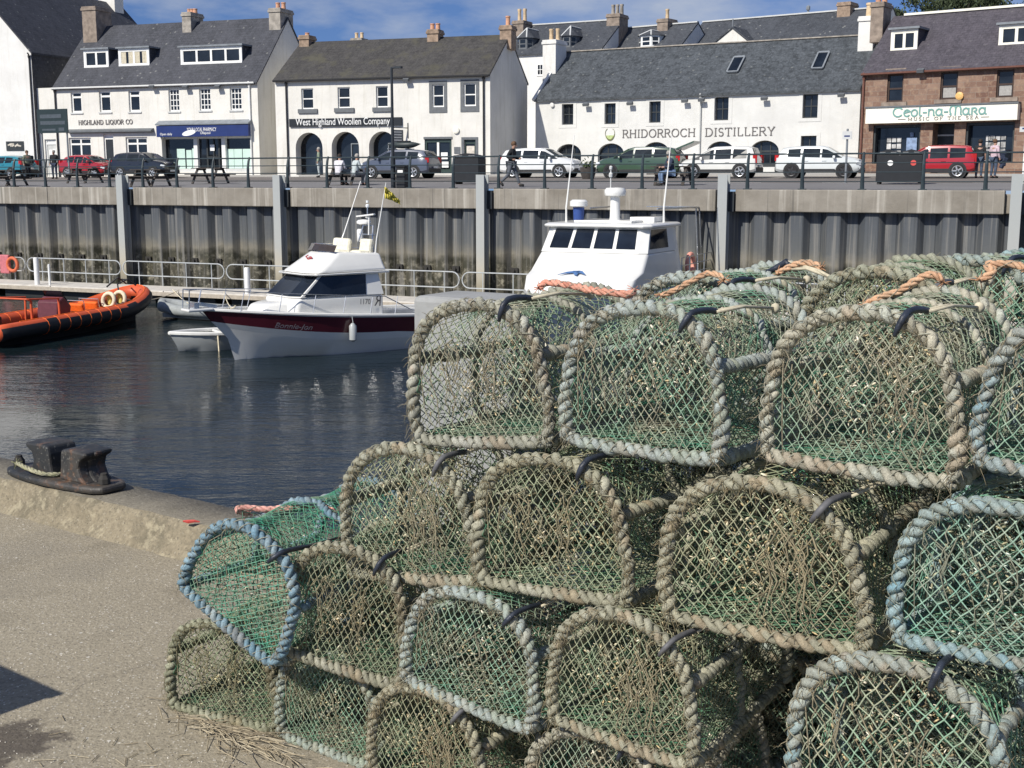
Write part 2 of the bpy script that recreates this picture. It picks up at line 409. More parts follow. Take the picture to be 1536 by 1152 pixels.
m = MB(); PT = 1.27; prof = [(0, 0), (.40, 0), (.44, .02), (.63, .30), (.98, .30), (1.02, .33), (1.05, .30), (1.24, .02)]
x = S0; pts = []
while x < S1: pts += [(x+a, b) for a, b in prof]; x += PT
vs3 = []; fs3 = []
zl = [-4.2, -2.6, -1.2, PROM-.7]
for (a, b) in pts: vs3 += [(a, b, z) for z in zl]
n = len(zl)
for i in range(len(pts)-1):
    for k in range(n-1): fs3.append((i*n+k, (i+1)*n+k, (i+1)*n+k+1, i*n+k+1))
m.add(vs3, fs3); m.build('sheet_piling', M['pile_steel'], qw)
m = MB()   # tie bolts/brackets at each inner pan
x = S0+.78
while x < S1:
    m.box((x, .26, -1.72), (.3, .1, .2)); m.lathe([(.05, 0), (.05, .1)], 6, (x, .23, -1.72), Matrix.Rotation(R(90), 3, 'X')); x += PT
m.build('tie_plates', P_('tie_rust', (.035, .033, .03), .9), qw)
P_('galv', (.34, .38, .40), .55, .15, 5, metal=.0)
t = NT('guide_steel'); v = t.coord(); sx = t.n('ShaderNodeSeparateXYZ'); t.l(t.n('ShaderNodeTexCoord').outputs['Object'], sx.inputs[0])
zf = t.math('DIVIDE', t.math('ADD', t.math('ADD', sx.outputs['Z'], t.math('MULTIPLY', t.noise(v, 1.5, 4), .8)), 3.6), 5.4)
M['guide'] = t.done(t.ramp(zf, [(.1, (.12, .115, .09)), (.3, (.30, .27, .20)), (.42, (.42, .39, .32)), (.6, (.37, .38, .365)), (1, (.36, .38, .375))]), .6, t.bump(t.noise(v, 6, 3), .1, .02))
pos_words = ['left of the picnic table', 'behind the motor boat bow', 'beside the running man', 'right of the white cabin cruiser', 'at the right edge']
for s, w in zip(sg, pos_words):
    g = MB(); zt = PROM+.55
    g.bb((-.17, -.62, -4.2), (.17, -.58, zt)); g.bb((-.17, -.22, -4.2), (.17, -.18, zt-.004)); g.bb((-.015, -.58, -4.2), (.015, -.22, zt-.008))
    o = g.build('guide_pile', M['guide']); o.location = qp(s, 0, 0); o.rotation_euler.z = QRZ
    tag(o, 'pale galvanised steel guide pile standing against the quay wall, '+w, 'guide pile', 'guide piles along the quay wall')
    g = MB(); g.bb((.14, -.28, PROM-.75), (.34, -.02, PROM-.05)); g.build('fixing_bracket', M['black_metal'], o)

# promenade railing
rl = thing('railing', 'long dark green metal railing with curved posts on top of the quay wall', 'railing', qp(0, .25, PROM), QRZ)
us = [22, 69, 117, 165, 215, 266, 320, 373, 432, 491, 552, 615, 680, 748, 817, 888, 963, 1039, 1121, 1203, 1293, 1384, 1478]
ss = [s_at_u(u, .25) for u in us]
ss = [ss[0]-1.95*k for k in (3, 2, 1)]+ss+[ss[-1]+1.85*k for k in (1, 2, 3)]
P_('rail_paint', (.028, .042, .048), .45, .2, 4, spec=.5)
RH = 1.27
pm = MB(); path = [(0, .0, .02), (0, -.015, .5), (0, -.005, .85), (0, .06, 1.12), (0, .13, RH)]
pm.tube(path, [.075, .06, .055, .05, .04], 8); pm.bb((-.13, -.13, .0), (.13, .13, .035)); pme = pm.mesh('post', M['rail_paint'])
for s in ss:
    o = bpy.data.objects.new('post', pme); C.objects.link(o); o.parent = rl; o.location = (s, 0, .02)
for zr, yr, rr in ((RH-.02, .13, .03), (.93, .0, .018), (.62, 0, .018), (.30, 0, .018)):
    m = MB(); m.bar((ss[0], yr, zr), (ss[-1], yr, zr), rr, 6); m.build('rail', M['rail_paint'], rl)

# ------------------------------------------------------------------ pontoon
DECK = -2.72
pn = thing('pontoon', 'long pale floating pontoon walkway with galvanised hoop railings below the quay wall', 'pontoon', qp(0, 0, 0), QRZ)
P_('deck_grp', (.55, .52, .47), .85, .15, 3, bump=.3); P_('float_black', (.02, .022, .022), .6); P_('galv_bright', (.50, .52, .52), .4, .1, 4, metal=.2); P_('post_white', (.80, .80, .78), .5, .05)
m = MB(); x = -30
while x < 52: m.bb((x, -3.4, DECK-.16), (x+5.96, -1.45, DECK)); x += 6
m.build('deck', M['deck_grp'], pn, bevel=.02)
m = MB(); x = -30
while x < 52: m.bb((x+.5, -3.2, DECK-.8), (x+2.4, -1.7, DECK-.162)); m.bb((x+3.2, -3.2, DECK-.8), (x+5.4, -1.7, DECK-.162)); x += 6
m.build('float', M['float_black'], pn)
m = MB(); m.bb((-30, -3.46, DECK-.2), (52, -3.402, DECK-.05)); m.build('edge_fender', P_('timber_edge', (.42, .37, .30), .9), pn)
yb = -1.6
sA = s_at_u(32, yb); sB = s_at_u(176.5, yb); pl = sB-sA
for k in range(-1, 7):
    a = sA+pl*k+.06; b = a+pl-.12; rr = .30; zt = DECK+1.02; zb = DECK+.42
    hp = []
    for i in range(9): th = R(90+180*i/8); hp.append((a+rr+rr*math.cos(th), yb, (zt+zb)/2+rr*math.sin(th)))
    for i in range(9): th = R(-90+180*i/8); hp.append((b-rr+rr*math.cos(th), yb, (zt+zb)/2+rr*math.sin(th)))
    m = MB(); m.tube(hp, .025, 6, closed=True)
    for f in (.16, .39, .62, .86): m.bar((a+pl*f, yb, DECK), (a+pl*f, yb, zt), .021, 6)
    m.build('hoop_rail', M['galv_bright'], pn)
for u, rr, hh in ((47, .11, 1.12), (366, .11, 1.0), (66, .05, .85)):
    sx_ = s_at_u(u, -3.1); m = MB(); m.lathe([(rr, 0), (rr, hh), (rr*.8, hh+.05)], 12, (sx_, -3.1, DECK)); m.build('mooring_post', M['post_white'], pn, auto=40)
P_('buoy_orange', (.62, .14, .06), .6); P_('buoy_pink', (.50, .15, .17), .6)
def ring_me(Rr, r, mat, parent, c, name, ax):
    m = MB(); m.tube([Vector(c)+ax@Vector((Rr*math.cos(2*math.pi*i/20), Rr*math.sin(2*math.pi*i/20), 0)) for i in range(20)], r, 8, closed=True)
    return m.build(name, mat, parent, smooth=True)
lb = thing('life_ring', 'orange life ring in a pink holder on the pontoon railing at far left', 'life ring', qp(s_at_u(11, -1.75), -1.8, DECK+.72), QRZ)
ring_me(.29, .075, M['buoy_orange'], lb, (.12, -.06, 0), 'ring', Matrix.Rotation(R(90), 3, 'X'))
m = MB(); m.bb((-.62, -.1, -.42), (-.08, .06, .42)); m.build('holder', M['buoy_pink'], lb, bevel=.05)

# ------------------------------------------------------------------ near pier
K0 = at_z(0, 767, 0); K1 = at_z(273, 838, 0)
KE = (K1-K0); KE.z = 0; KE.normalize(); KN = Vector((KE.y, -KE.x, 0)); KO = -KN      # KO points to the water
if KO.y < 0: KO, KN = -KO, -KO
def kp(s, o, z): p = K0+KE*s+KO*o; return Vector((p.x, p.y, z))
def speckle(name, c0, c1, white=.8, scale=1.0):
    t = NT(name); v = t.coord()
    big = t.noise(v, .8, 6, .65)
    c = t.mix(t.ramp(big, [(.3, 0), (.7, 1)]), c0, c1)
    c = t.mix(.5, c, t.ramp(t.noise(v, 55*scale, 5, .75), [(.28, mul(c0, .45)), (.5, c1), (.72, mul(c1, 1.5))]))
    ag = t.voro(v, 95*scale, out='Color'); sp = t.n('ShaderNodeSeparateColor'); t.l(ag, sp.inputs[0])
    d = t.voro(v, 95*scale)
    c = t.mix(t.math('MULTIPLY', t.math('MULTIPLY', t.ramp(sp.outputs[0], [(.80, 0), (.84, 1)]), t.ramp(d, [(.25, 1), (.42, 0)])), .75 if white > .5 else .2), c, (.62, .58, .50))
    c = t.mix(t.math('MULTIPLY', t.math('MULTIPLY', t.ramp(sp.outputs[1], [(.84, 0), (.88, 1)]), t.ramp(d, [(.25, 1), (.42, 0)])), .6), c, (.07, .065, .055))
    d2 = t.voro(v, 26*scale); ag2 = t.voro(v, 26*scale, out='Color'); sp2 = t.n('ShaderNodeSeparateColor'); t.l(ag2, sp2.inputs[0])
    c = t.mix(t.math('MULTIPLY', t.ramp(sp2.outputs[0], [(.90, 0), (.93, 1)]), t.math('MULTIPLY', t.ramp(d2, [(.12, 1), (.2, 0)]), white)), c, (.70, .67, .60))
    c = t.mix(t.math('MULTIPLY', t.ramp(t.noise(v, 2.6, 5, .7), [(.55, 0), (.7, 1)]), .35), c, mul(c0, .6))
    hh = t.math('ADD', t.noise(v, 70*scale, 5, .75), t.math('MULTIPLY', d, -.3))
    return t, t.done(c, .92, t.bump(t.noise(v, 5, 5), .3, .02, t.bump(hh, .55, .012)), spec=.2), c
t, M['pier_concrete'], c = speckle('pier_concrete', (.26, .225, .165), (.345, .305, .23))
stn = at_z(35, 1120, 0)
# tar stain: an irregular dark patch beside the lower left corner
tcx = t.n('ShaderNodeTexCoord'); sx = t.n('ShaderNodeVectorMath', operation='DISTANCE'); sx.inputs[1].default_value = (stn.x-.08, stn.y, 0); t.l(tcx.outputs['Object'], sx.inputs[0])
v = t.coord(); dd = t.math('ADD', sx.outputs['Value'], t.math('MULTIPLY', t.math('SUBTRACT', t.noise(v, 7, 5, .7), .5), .5))
vd = t.n('ShaderNodeVectorMath', operation='ADD'); nzv = t.n('ShaderNodeTexNoise'); nzv.inputs['Scale'].default_value = 2.2; nzv.inputs['Detail'].default_value = 5; t.l(v, nzv.inputs['Vector'])
sc_ = t.n('ShaderNodeVectorMath', operation='SCALE'); sc_.inputs['Scale'].default_value = .35; t.l(nzv.outputs['Color'], sc_.inputs[0]); t.l(v, vd.inputs[0]); t.l(sc_.outputs[0], vd.inputs[1])
ck = t.voro(vd.outputs[0], .55, 'DISTANCE_TO_EDGE'); c = t.mix(t.math('MULTIPLY', t.ramp(ck, [(.002, 1), (.006, 0)]), .22), c, (.09, .08, .065))
c = t.mix(t.math('MULTIPLY', t.ramp(t.noise(v, 1.1, 4, .5), [(.52, 0), (.60, 1)]), .22), c, (.19, .175, .15))
c2 = t.mix(t.math('MULTIPLY', t.ramp(dd, [(.13, 1), (.2, 0)]), .75), c, (.055, .045, .042)); t.l(c2, t.b.inputs['Base Color'])
t, M['kerb_concrete'], c = speckle('kerb_concrete', (.20, .172, .12), (.275, .235, .165), white=.0, scale=.8)
v = t.coord(); c = t.mix(t.math('MULTIPLY', t.ramp(t.noise(v, 7, 6, .75), [(.48, 0), (.60, 1)]), .55), c, (.115, .105, .075)); c = t.mix(t.math('MULTIPLY', t.ramp(t.noise(v, 15, 5, .7), [(.54, 0), (.64, 1)]), .6), c, (.42, .37, .26)); c = t.mix(t.math('MULTIPLY', t.ramp(t.noise(t.coord(scale=(3, 3, .4)), 2.5, 4), [(.52, 0), (.66, 1)]), .4), c, (.12, .105, .075)); t.l(c, t.b.inputs['Base Color'])
_, M['kerb_top'], _ = speckle('kerb_top', (.14, .125, .10), (.21, .19, .15), white=.15, scale=.8)
KW, KH = .42, .16
m = MB()
m.add([kp(-40, 0, 0), kp(40, 0, 0), kp(40, -60, 0), kp(-40, -60, 0)], [(0, 1, 2, 3)])
if m.f: pass
o = m.build('pier_ground', M['pier_concrete']); tag(o, 'speckled worn concrete surface of the near pier', 'pier', kind='structure')
if o.data.polygons[0].normal.z < 0: o.data.flip_normals()
kb = thing('pier_edge', 'low weathered concrete kerb along the near pier edge above the water', 'kerb', kp(0, 0, 0), math.atan2(KE.y, KE.x)); kb['kind'] = 'structure'
m = MB(); vs4 = []; rnd = random.Random(5); nn = 900
for i in range(nn+1):
    x = -20+40*i/nn
    j = lambda a: mnoise.noise(Vector((x*2.3, a, 0)))*.018+mnoise.noise(Vector((x*9, a, 3)))*.012+mnoise.noise(Vector((x*27, a, 8)))*.004
    ys = KO.dot(Vector((0, 0, 0)))
    vs4 += [(x, -.03+j(1), -.01), (x, .035+j(2), .06), (x, .05+j(3), KH-.035+j(4)), (x, .085+j(5), KH+j(6)*.6), (x, KW-.03+j(7), KH-.005+j(8)*.4), (x, KW+j(9), KH-.04), (x, KW, -5.0)]
sgn = 1 if KE.cross(KO).z > 0 else -1
vs4 = [(a, b*sgn, c_) for a, b, c_ in vs4]
fs4 = []; mi = []
for i in range(nn):
    for k in range(6): fs4.append((i*7+k, (i+1)*7+k, (i+1)*7+k+1, i*7+k+1) if sgn > 0 else (i*7+k, i*7+k+1, (i+1)*7+k+1, (i+1)*7+k))
m.add(vs4, fs4); m.m = [0 if (i % 6) < 3 else 1 for i in range(len(fs4))]
m.build('kerb', [M['kerb_concrete'], M['kerb_top']], kb, smooth=True)
# ------------------------------------------------------------------ buildings
class Facade:
    def __init__(s, name, label, u0, Y0, u1, Y1, zb=None, cat='building', ext=(0, 0)):
        p0 = at_y(u0, 250, Y0); p1 = at_y(u1, 250, Y1)
        e = (p1-p0); e.z = 0; W = e.length; e.normalize(); s.e = e; s.i = Vector((-e.y, e.x, 0))
        p0 = p0-e*ext[0]; s.W = W+ext[0]+ext[1]
        z = zb if zb is not None else gz(q_of((p0+p1)/2))-.02
        s.p0 = Vector((p0.x, p0.y, z)); s.rz = math.atan2(e.y, e.x)
        s.root = thing(name, label, cat, s.p0, s.rz)
    def loc(s, u, v, off=0.0):
        p = at_plane(u, v, s.p0+s.i*off, s.i)-s.p0
        return p.dot(s.e), p.z
    def rect(s, u0, v0, u1, v1, off=0.0):
        vm = (v0+v1)/2; um = (u0+u1)/2
        return s.loc(u0, vm, off)[0], s.loc(u1, vm, off)[0], s.loc(um, v1, off)[1], s.loc(um, v0, off)[1]
def arch_pts(x0, x1, z1, rise, n=14):
    xc = (x0+x1)/2; a = (x1-x0)/2
    return [(xc-a*math.cos(math.pi*i/n), z1-rise+rise*math.sin(math.pi*i/n)) for i in range(n+1)]
def wall_mesh(m, W, H, holes, zb=-.4, rev=.22, gab=None, D=None, y0=0.0, x0=0.0):
    """front wall with openings and their reveals; holes = (xa, xb, za, zb, rise, reveal)"""
    xs = sorted(set([x0, x0+W]+[h[0] for h in holes]+[h[1] for h in holes])); zs = sorted(set([zb, H]+[h[2] for h in holes]+[h[3] for h in holes]))
    inside = lambda x, z: any(h[0] < x < h[1] and h[2] < z < h[3] for h in holes)
    for i in range(len(xs)-1):
        for k in range(len(zs)-1):
            if inside((xs[i]+xs[i+1])/2, (zs[k]+zs[k+1])/2): continue
            m.quad((xs[i], y0, zs[k]), (xs[i+1], y0, zs[k]), (xs[i+1], y0, zs[k+1]), (xs[i], y0, zs[k+1]))
    for h in holes:
        a, b, c, d = h[:4]; rise = h[4] if len(h) > 4 else 0; r = h[5] if len(h) > 5 else rev
        y1 = y0+r
        if rise:
            P = arch_pts(a, b, d, rise); hl = len(P)//2
            for i in range(hl): m.add([(a, y0, d), (P[i][0], y0, P[i][1]), (P[i+1][0], y0, P[i+1][1])], [(0, 1, 2)])
            for i in range(hl, len(P)-1): m.add([(b, y0, d), (P[i][0], y0, P[i][1]), (P[i+1][0], y0, P[i+1][1])], [(0, 1, 2)])
            for i in range(len(P)-1): m.quad((P[i][0], y0, P[i][1]), (P[i][0], y1, P[i][1]), (P[i+1][0], y1, P[i+1][1]), (P[i+1][0], y0, P[i+1][1]))
            dz = d-rise
        else:
            m.quad((a, y0, d), (a, y1, d), (b, y1, d), (b, y0, d)); dz = d
        m.quad((a, y0, c), (a, y1, c), (a, y1, dz), (a, y0, dz)); m.quad((b, y0, c), (b, y0, dz), (b, y1, dz), (b, y1, c))
        m.quad((a, y0, c), (b, y0, c), (b, y1, c), (a, y1, c))
def shell(m, W, He, Hr, D, zb=-.4, x0=0.0):   # gables and back
    for x in (x0, x0+W):
        m.add([(x, 0, zb), (x, D, zb), (x, D, He), (x, D/2, Hr), (x, 0, He)], [(0, 1, 2, 3, 4)] if x > x0 else [(4, 3, 2, 1, 0)])
    m.quad((x0+W, D, zb), (x0, D, zb), (x0, D, He), (x0+W, D, He))
def gable_roof(m, W, He, Hr, D, ov=.18, th=.13, x0=0.0, vo=.06):
    sl = (Hr-He)/(D/2)
    for s_ in (0, 1):
        ya, yb = (-ov, D/2) if s_ == 0 else (D+ov, D/2)
        za = He-sl*ov
        a, b = x0-vo, x0+W+vo
        lo, hi = [(a, ya, za), (b, ya, za), (b, yb, Hr), (a, yb, Hr)], None
        up = Vector((0, 0, th))
        m.add([Vector(p)+up for p in lo]+[Vector(p)+Vector((0, 0, .012)) for p in lo], [(0, 1, 2, 3), (7, 6, 5, 4), (4, 5, 1, 0), (5, 6, 2, 1), (6, 7, 3, 2), (7, 4, 0, 3)] if s_ == 0 else [(3, 2, 1, 0), (4, 5, 6, 7), (0, 1, 5, 4), (1, 2, 6, 5), (2, 3, 7, 6), (3, 0, 4, 7)])
def sash(root, x0, x1, z0, z1, y=.14, fw=.07, hb=(.5,), vb=(), mat='white_paint', pane='pane', bw=.045, name='window', top=None):
    m = MB(); d = .06
    m.bb((x0, y, z0), (x0+fw, y+d, z1)); m.bb((x1-fw, y, z0), (x1, y+d, z1))
    m.bb((x0+fw, y, z0), (x1-fw, y+d, z0+fw)); m.bb((x0+fw, y, z1-fw), (x1-fw, y+d, z1))
    h = z1-z0; w = x1-x0
    for f in hb: m.bb((x0+fw, y+.004, z0+h*f-bw/2), (x1-fw, y+d-.004, z0+h*f+bw/2))
    for f in vb: m.bb((x0+w*f-bw/2, y+.008, z0+fw), (x0+w*f+bw/2, y+d-.008, z1-fw))
    f = m.build(name, M[mat], root)
    p = MB(); p.quad((x0+fw*.5, y+d*.8, z0+fw*.5), (x1-fw*.5, y+d*.8, z0+fw*.5), (x1-fw*.5, y+d*.8, z1-fw*.5), (x0+fw*.5, y+d*.8, z1-fw*.5)); p.build('pane', M[pane], f)
    return f
def chimney(root, c, w, d, z0, z1, mat, pots=2, cap=True, potm='clay_pot', ph=.55, pw=.14, capm='lead'):
    m = MB(); x, y = c
    m.bb((x-w/2, y-d/2, z0), (x+w/2, y+d/2, z1-.28))
    m.bb((x-w/2-.06, y-d/2-.06, z1-.28), (x+w/2+.06, y+d/2+.06, z1-.12)); m.bb((x-w/2-.02, y-d/2-.02, z1-.12), (x+w/2+.02, y+d/2+.02, z1))
    ch = m.build('chimney', M[mat], root, bevel=.02)
    for k in range(pots):
        px = x+(k-(pots-1)/2)*min(.5, w/max(1, pots))
        p = MB(); p.lathe([(pw*1.1, 0), (pw*.95, ph*.8), (pw*1.15, ph*.85), (pw*1.1, ph), (pw*.8, ph), (pw*.8, ph-.1)], 10, (px, y, z1-.01)); p.build('chimney_pot', M[potm], ch, auto=40)
    return ch
def drain(root, x, z0, z1, mat='drain_black', y=-.08):
    m = MB(); m.bar((x, y, z0), (x, y, z1-.25), .055, 8); m.tube([(x, y, z1-.25), (x, y-.02, z1-.12), (x, y-.12, z1)], .05, 8); m.lathe([(.07, 0), (.1, .18)], 8, (x, y, z1-.35))
    return m.build('drainpipe', M[mat], root)
def gutter(root, x0, x1, z, mat='white_paint', y=-.26):
    m = MB(); m.prism([(x0, y-.06, z), (x0, y-.05, z-.08), (x0, y, z-.12), (x0, y+.05, z-.08), (x0, y+.06, z)], (x1-x0, 0, 0))
    return m.build('gutter', M[mat], root)
def flood(root, x, z, mat='grey_paint'):
    m = MB(); m.box((x, -.32, z), (.36, .22, .16), (R(25), 0, 0)); m.bar((x, -.28, z+.05), (x, 0, z+.14), .02, 6); return m.build('floodlight', M[mat], root)
def flat_dormer(root, x0, x1, z0, z1, yf, yback, nsash, roofm='lead', wallm='slate_blue', mat='white_paint', pane='pane', curtain=False):
    m = MB(); m.bb((x0-.12, yf-.14, z1), (x1+.12, yback, z1+.11)); dm = m.build('dormer', M[roofm], root)
    for xc_ in (x0+.005, x1-.09): m = MB(); m.bb((xc_, yf+.08, z0), (xc_+.085, yback, z1-.004)); m.build('cheek', M[wallm], dm, uv=True)
    m = MB(); m.bb((x0, yf-.02, z0-.05), (x1, yf+.08, z0+.09)); m.bb((x0, yf, z1-.14), (x1, yf+.08, z1-.004)); m.bb((x0, yf, z0+.09), (x0+.13, yf+.08, z1-.14)); m.bb((x1-.13, yf, z0+.09), (x1, yf+.08, z1-.14)); m.build('surround', M[mat], dm)
    w = (x1-x0-.26)/nsash
    for k in range(nsash):
        a = x0+.13+w*k; f = sash(dm, a, a+w, z0+.09, z1-.14, yf+.015, .075, (), (), mat, pane)
        if curtain: c = MB(); c.bb((a+.08, yf+.035, z0+.18), (a+w*.42, yf+.055, z1-.22)); c.bb((a+w*.6, yf+.035, z0+.18), (a+w-.08, yf+.055, z1-.22)); c.build('curtain', M['curtain'], f)
    return dm
def roof_y(He, Hr, D, z): return (z-He)/((Hr-He)/(D/2))

# stroke lettering: capitals with serifs, drawn as thin raised bars
def arc(cx, cy, rx, ry, a0, a1, n=10): return [(cx+rx*math.cos(R(a0+(a1-a0)*i/n)), cy+ry*math.sin(R(a0+(a1-a0)*i/n))) for i in range(n+1)]
SER = {
 'R': (.70, [[(.1,0),(.1,1)], [(.1,1),(.35,1)]+arc(.35,.75,.24,.25,90,-90)+[(.1,.5)], [(.33,.5),(.68,0)]], [(0,.2,0),(0,.2,1),(.58,.76,0)]),
 'H': (.82, [[(.12,0),(.12,1)], [(.70,0),(.70,1)], [(.12,.52),(.70,.52)]], [(.02,.22,0),(.02,.22,1),(.6,.8,0),(.6,.8,1)]),
 'I': (.30, [[(.15,0),(.15,1)]], [(.04,.26,0),(.04,.26,1)]),
 'D': (.80, [[(.12,0),(.12,1)], [(.12,1),(.33,1)]+arc(.33,.5,.40,.5,90,-90)+[(.12,0)]], [(.0,.2,0),(0,.2,1)]),
 'O': (.86, [arc(.43,.5,.38,.5,0,360,20)], []),
 'C': (.76, [arc(.44,.5,.38,.5,45,315,16)], [(.70,.71,.85)]),
 'S': (.56, [arc(.28,.74,.21,.25,40,270,10)+arc(.28,.25,.22,.25,90,-140,10)], []),
 'T': (.70, [[(.35,0),(.35,1)], [(.03,1),(.67,1)], [(.03,1),(.03,.86)], [(.67,1),(.67,.86)]], [(.24,.46,0)]),
 'L': (.60, [[(.12,0),(.12,1)], [(.12,0),(.55,0),(.55,.16)]], [(.02,.22,1)]),
 'E': (.62, [[(.12,0),(.12,1)], [(.12,0),(.56,0),(.56,.15)], [(.12,1),(.54,1),(.54,.86)], [(.12,.52),(.42,.52)]], [(.02,.12,0),(.02,.12,1)]),
 'Y': (.74, [[(.37,0),(.37,.45)], [(.37,.45),(.08,1)], [(.37,.45),(.66,1)]], [(.27,.47,0),(0,.18,1),(.57,.74,1)]),
 'M': (.95, [[(.12,0),(.12,1)], [(.12,1),(.47,.1)], [(.47,.1),(.82,1)], [(.82,0),(.82,1)]], [(.02,.22,0),(.72,.92,0)]),
 'U': (.78, [[(.12,1),(.12,.35)]+arc(.38,.35,.26,.35,180,360,8)+[(.64,1)]], [(.02,.22,1),(.55,.74,1)]),
 'F': (.58, [[(.12,0),(.12,1)], [(.12,1),(.54,1),(.54,.86)], [(.12,.52),(.42,.52)]], [(.02,.22,0),(.02,.12,1)]),
 'A': (.78, [[(.08,0),(.39,1)], [(.39,1),(.70,0)], [(.2,.36),(.58,.36)]], [(0,.18,0),(.6,.78,0)]),
 'G': (.80, [arc(.44,.5,.38,.5,45,330,16), [(.74,.42),(.74,.1)], [(.55,.42),(.80,.42)]], []),
 'N': (.86, [[(.12,0),(.12,1)], [(.12,1),(.72,0)], [(.72,0),(.72,1)]], [(.02,.22,0),(.62,.82,1)]),
 'Q': (.86, [arc(.43,.5,.38,.5,0,360,20), [(.5,.2),(.85,-.12)]], []),
 'W': (1.0, [[(.05,1),(.28,0)], [(.28,0),(.5,.9)], [(.5,.9),(.72,0)], [(.72,0),(.95,1)]], []),
 'B': (.66, [[(.1,0),(.1,1)], [(.1,1),(.32,1)]+arc(.32,.76,.2,.24,90,-90)+[(.1,.52)], [(.3,.52)]+arc(.32,.26,.26,.26,90,-90)+[(.1,0)]], []),
 # half-uncial letters of the music shop
 'c': (.98, [arc(.52,.46,.46,.46,38,318,20)], []),
 'e': (.64, [arc(.34,.33,.28,.33,-40,-320,16)+[(.62,.5),(.08,.36)]], []),
 'o': (.68, [arc(.34,.33,.28,.33,0,360,18)], []),
 'l': (.32, [[(.1,.95),(.1,.15),(.17,.02),(.3,.04)]], []),
 '-': (.42, [[(.06,.34),(.36,.34)]], []),
 'n': (.66, [[(.1,.66),(.1,0)], [(.1,.40)]+arc(.33,.36,.23,.28,160,0,8)+[(.56,.06),(.64,0)]], []),
 'a': (.72, [arc(.32,.33,.26,.32,20,340,16), [(.58,.64),(.58,.10),(.70,0)]], []),
 'm': (1.15, [arc(.36,.48,.28,.46,230,30,12)+[(.58,.0)], [(.58,.66)]+arc(.82,.48,.26,.44,150,0,10)+[(1.08,.08),(1.16,0)], [(.1,.1),(.2,0)]], []),
 'r': (.62, [[(.1,.66),(.1,0)], [(.1,.5)]+arc(.3,.48,.2,.17,120,-90,8)+[(.3,.31),(.58,.0)]], []),
}
def strokes(body, x0, x1, z0, h, mat, root, y=-.03, wgt=.11, serif=True, gap=.12, name='lettering', slope=0.0, space=.5):
    tot = sum((SER[ch][0]+gap) if ch in SER else space for ch in body)-gap
    k = (x1-x0)/tot; m = MB(); x = 0; j = 0
    def seg(a, b, w, dep):
        dx, dz = (b[0]-a[0]), (b[1]-a[1]); L = math.hypot(dx, dz)
        if L < 1e-6: return
        nx, nz = -dz/L*w/2, dx/L*w/2; ex, ez = dx/L*w*.3, dz/L*w*.3
        q = [(a[0]-ex+nx, a[1]-ez+nz), (a[0]-ex-nx, a[1]-ez-nz), (b[0]+ex-nx, b[1]+ez-nz), (b[0]+ex+nx, b[1]+ez+nz)]
        m.prism([(p[0], y-dep, p[1]) for p in q], (0, .02, 0))
    for ch in body:
        if ch not in SER: x += space; continue
        w, sts, sers = SER[ch]
        T = lambda p: (x0+(x+p[0])*k, z0+p[1]*h+slope*(x0+(x+p[0])*k))
        for st in sts:
            for a, b in zip(st, st[1:]):
                j += 1; A, B = T(a), T(b); ang = abs(math.atan2(B[1]-A[1], B[0]-A[0])); thin = .62 if serif and math.sin(ang) < .35 else 1
                seg(A, B, wgt*h*thin, .0004*(j % 23))
        if serif:
            for a, b, zz in sers: j += 1; seg(T((a, zz)), T((b, zz)), wgt*h*.55, .0004*(j % 23))
        x += w+gap
    return m.build(name, M[mat], root)

# ================= white gable house at far left
F = Facade('gable_house', 'tall white house with its gable end to the harbour, cut by the left edge', -117, 89.6, 57, 86.0)
He = F.loc(57, 79)[1]; xa, za = F.loc(0, 24.6); sl = (za-He)/(F.W-xa); Wg = F.W; Hr = He+sl*Wg/2; GL = 16.5
m = MB(); m.add([(0, 0, -.4), (Wg, 0, -.4), (Wg, 0, He), (Wg/2, 0, Hr), (0, 0, He)], [(0, 1, 2, 3, 4)])
m.quad((0, GL, -.4), (0, 0, -.4), (0, 0, He), (0, GL, He)); m.add([(Wg, GL, -.4), (0, GL, -.4), (0, GL, He), (Wg/2, GL, Hr), (Wg, GL, He)], [(0, 1, 2, 3, 4)])
m.build('wall', M['wall_white'], F.root)
m = MB(); m.quad((Wg, 0, -.4), (Wg, GL, -.4), (Wg, GL, He), (Wg, 0, He)); m.build('slated_side_wall', M['slate_blue'], F.root, uv=True)
m = MB()
for sg_ in (0, 1):
    x_e = Wg+.1 if sg_ else -.1; z_e = He-sl*.1
    p = [(Wg/2, -.06, Hr), (x_e, -.06, z_e), (x_e, GL, z_e), (Wg/2, GL, Hr)]
    m.prism([(a, b, c+.012) for a, b, c in p], (0, 0, .14))
m.build('roof', M['slate_blue'], F.root, uv=True)
chimney(F.root, (Wg/2, GL-1.2), 1.6, 1.1, Hr-1.2, Hr+1.9, 'wall_cream', 2, potm='clay_buff')
drain(F.root, Wg-.12, 0, He, 'drain_black')
a, b, c, d = F.rect(10, 212, 36, 226); m = MB(); m.bb((a, -.05, c), (b, -.003, d)); nb = m.build('notice_board', M['dark_frame'], F.root)
rnd = random.Random(3); m = MB()
for k in range(6):
    x = a+.1+rnd.random()*(b-a-.5); z = c+.1+rnd.random()*(d-c-.4); m.box((x+.2, -.056-.0006*k, z+.12), (.34, .006, .1), (0, R(rnd.uniform(-35, 35)), 0))
m.build('notice', P_('poster_pale', (.55, .50, .42), .6, .4, 6), nb)

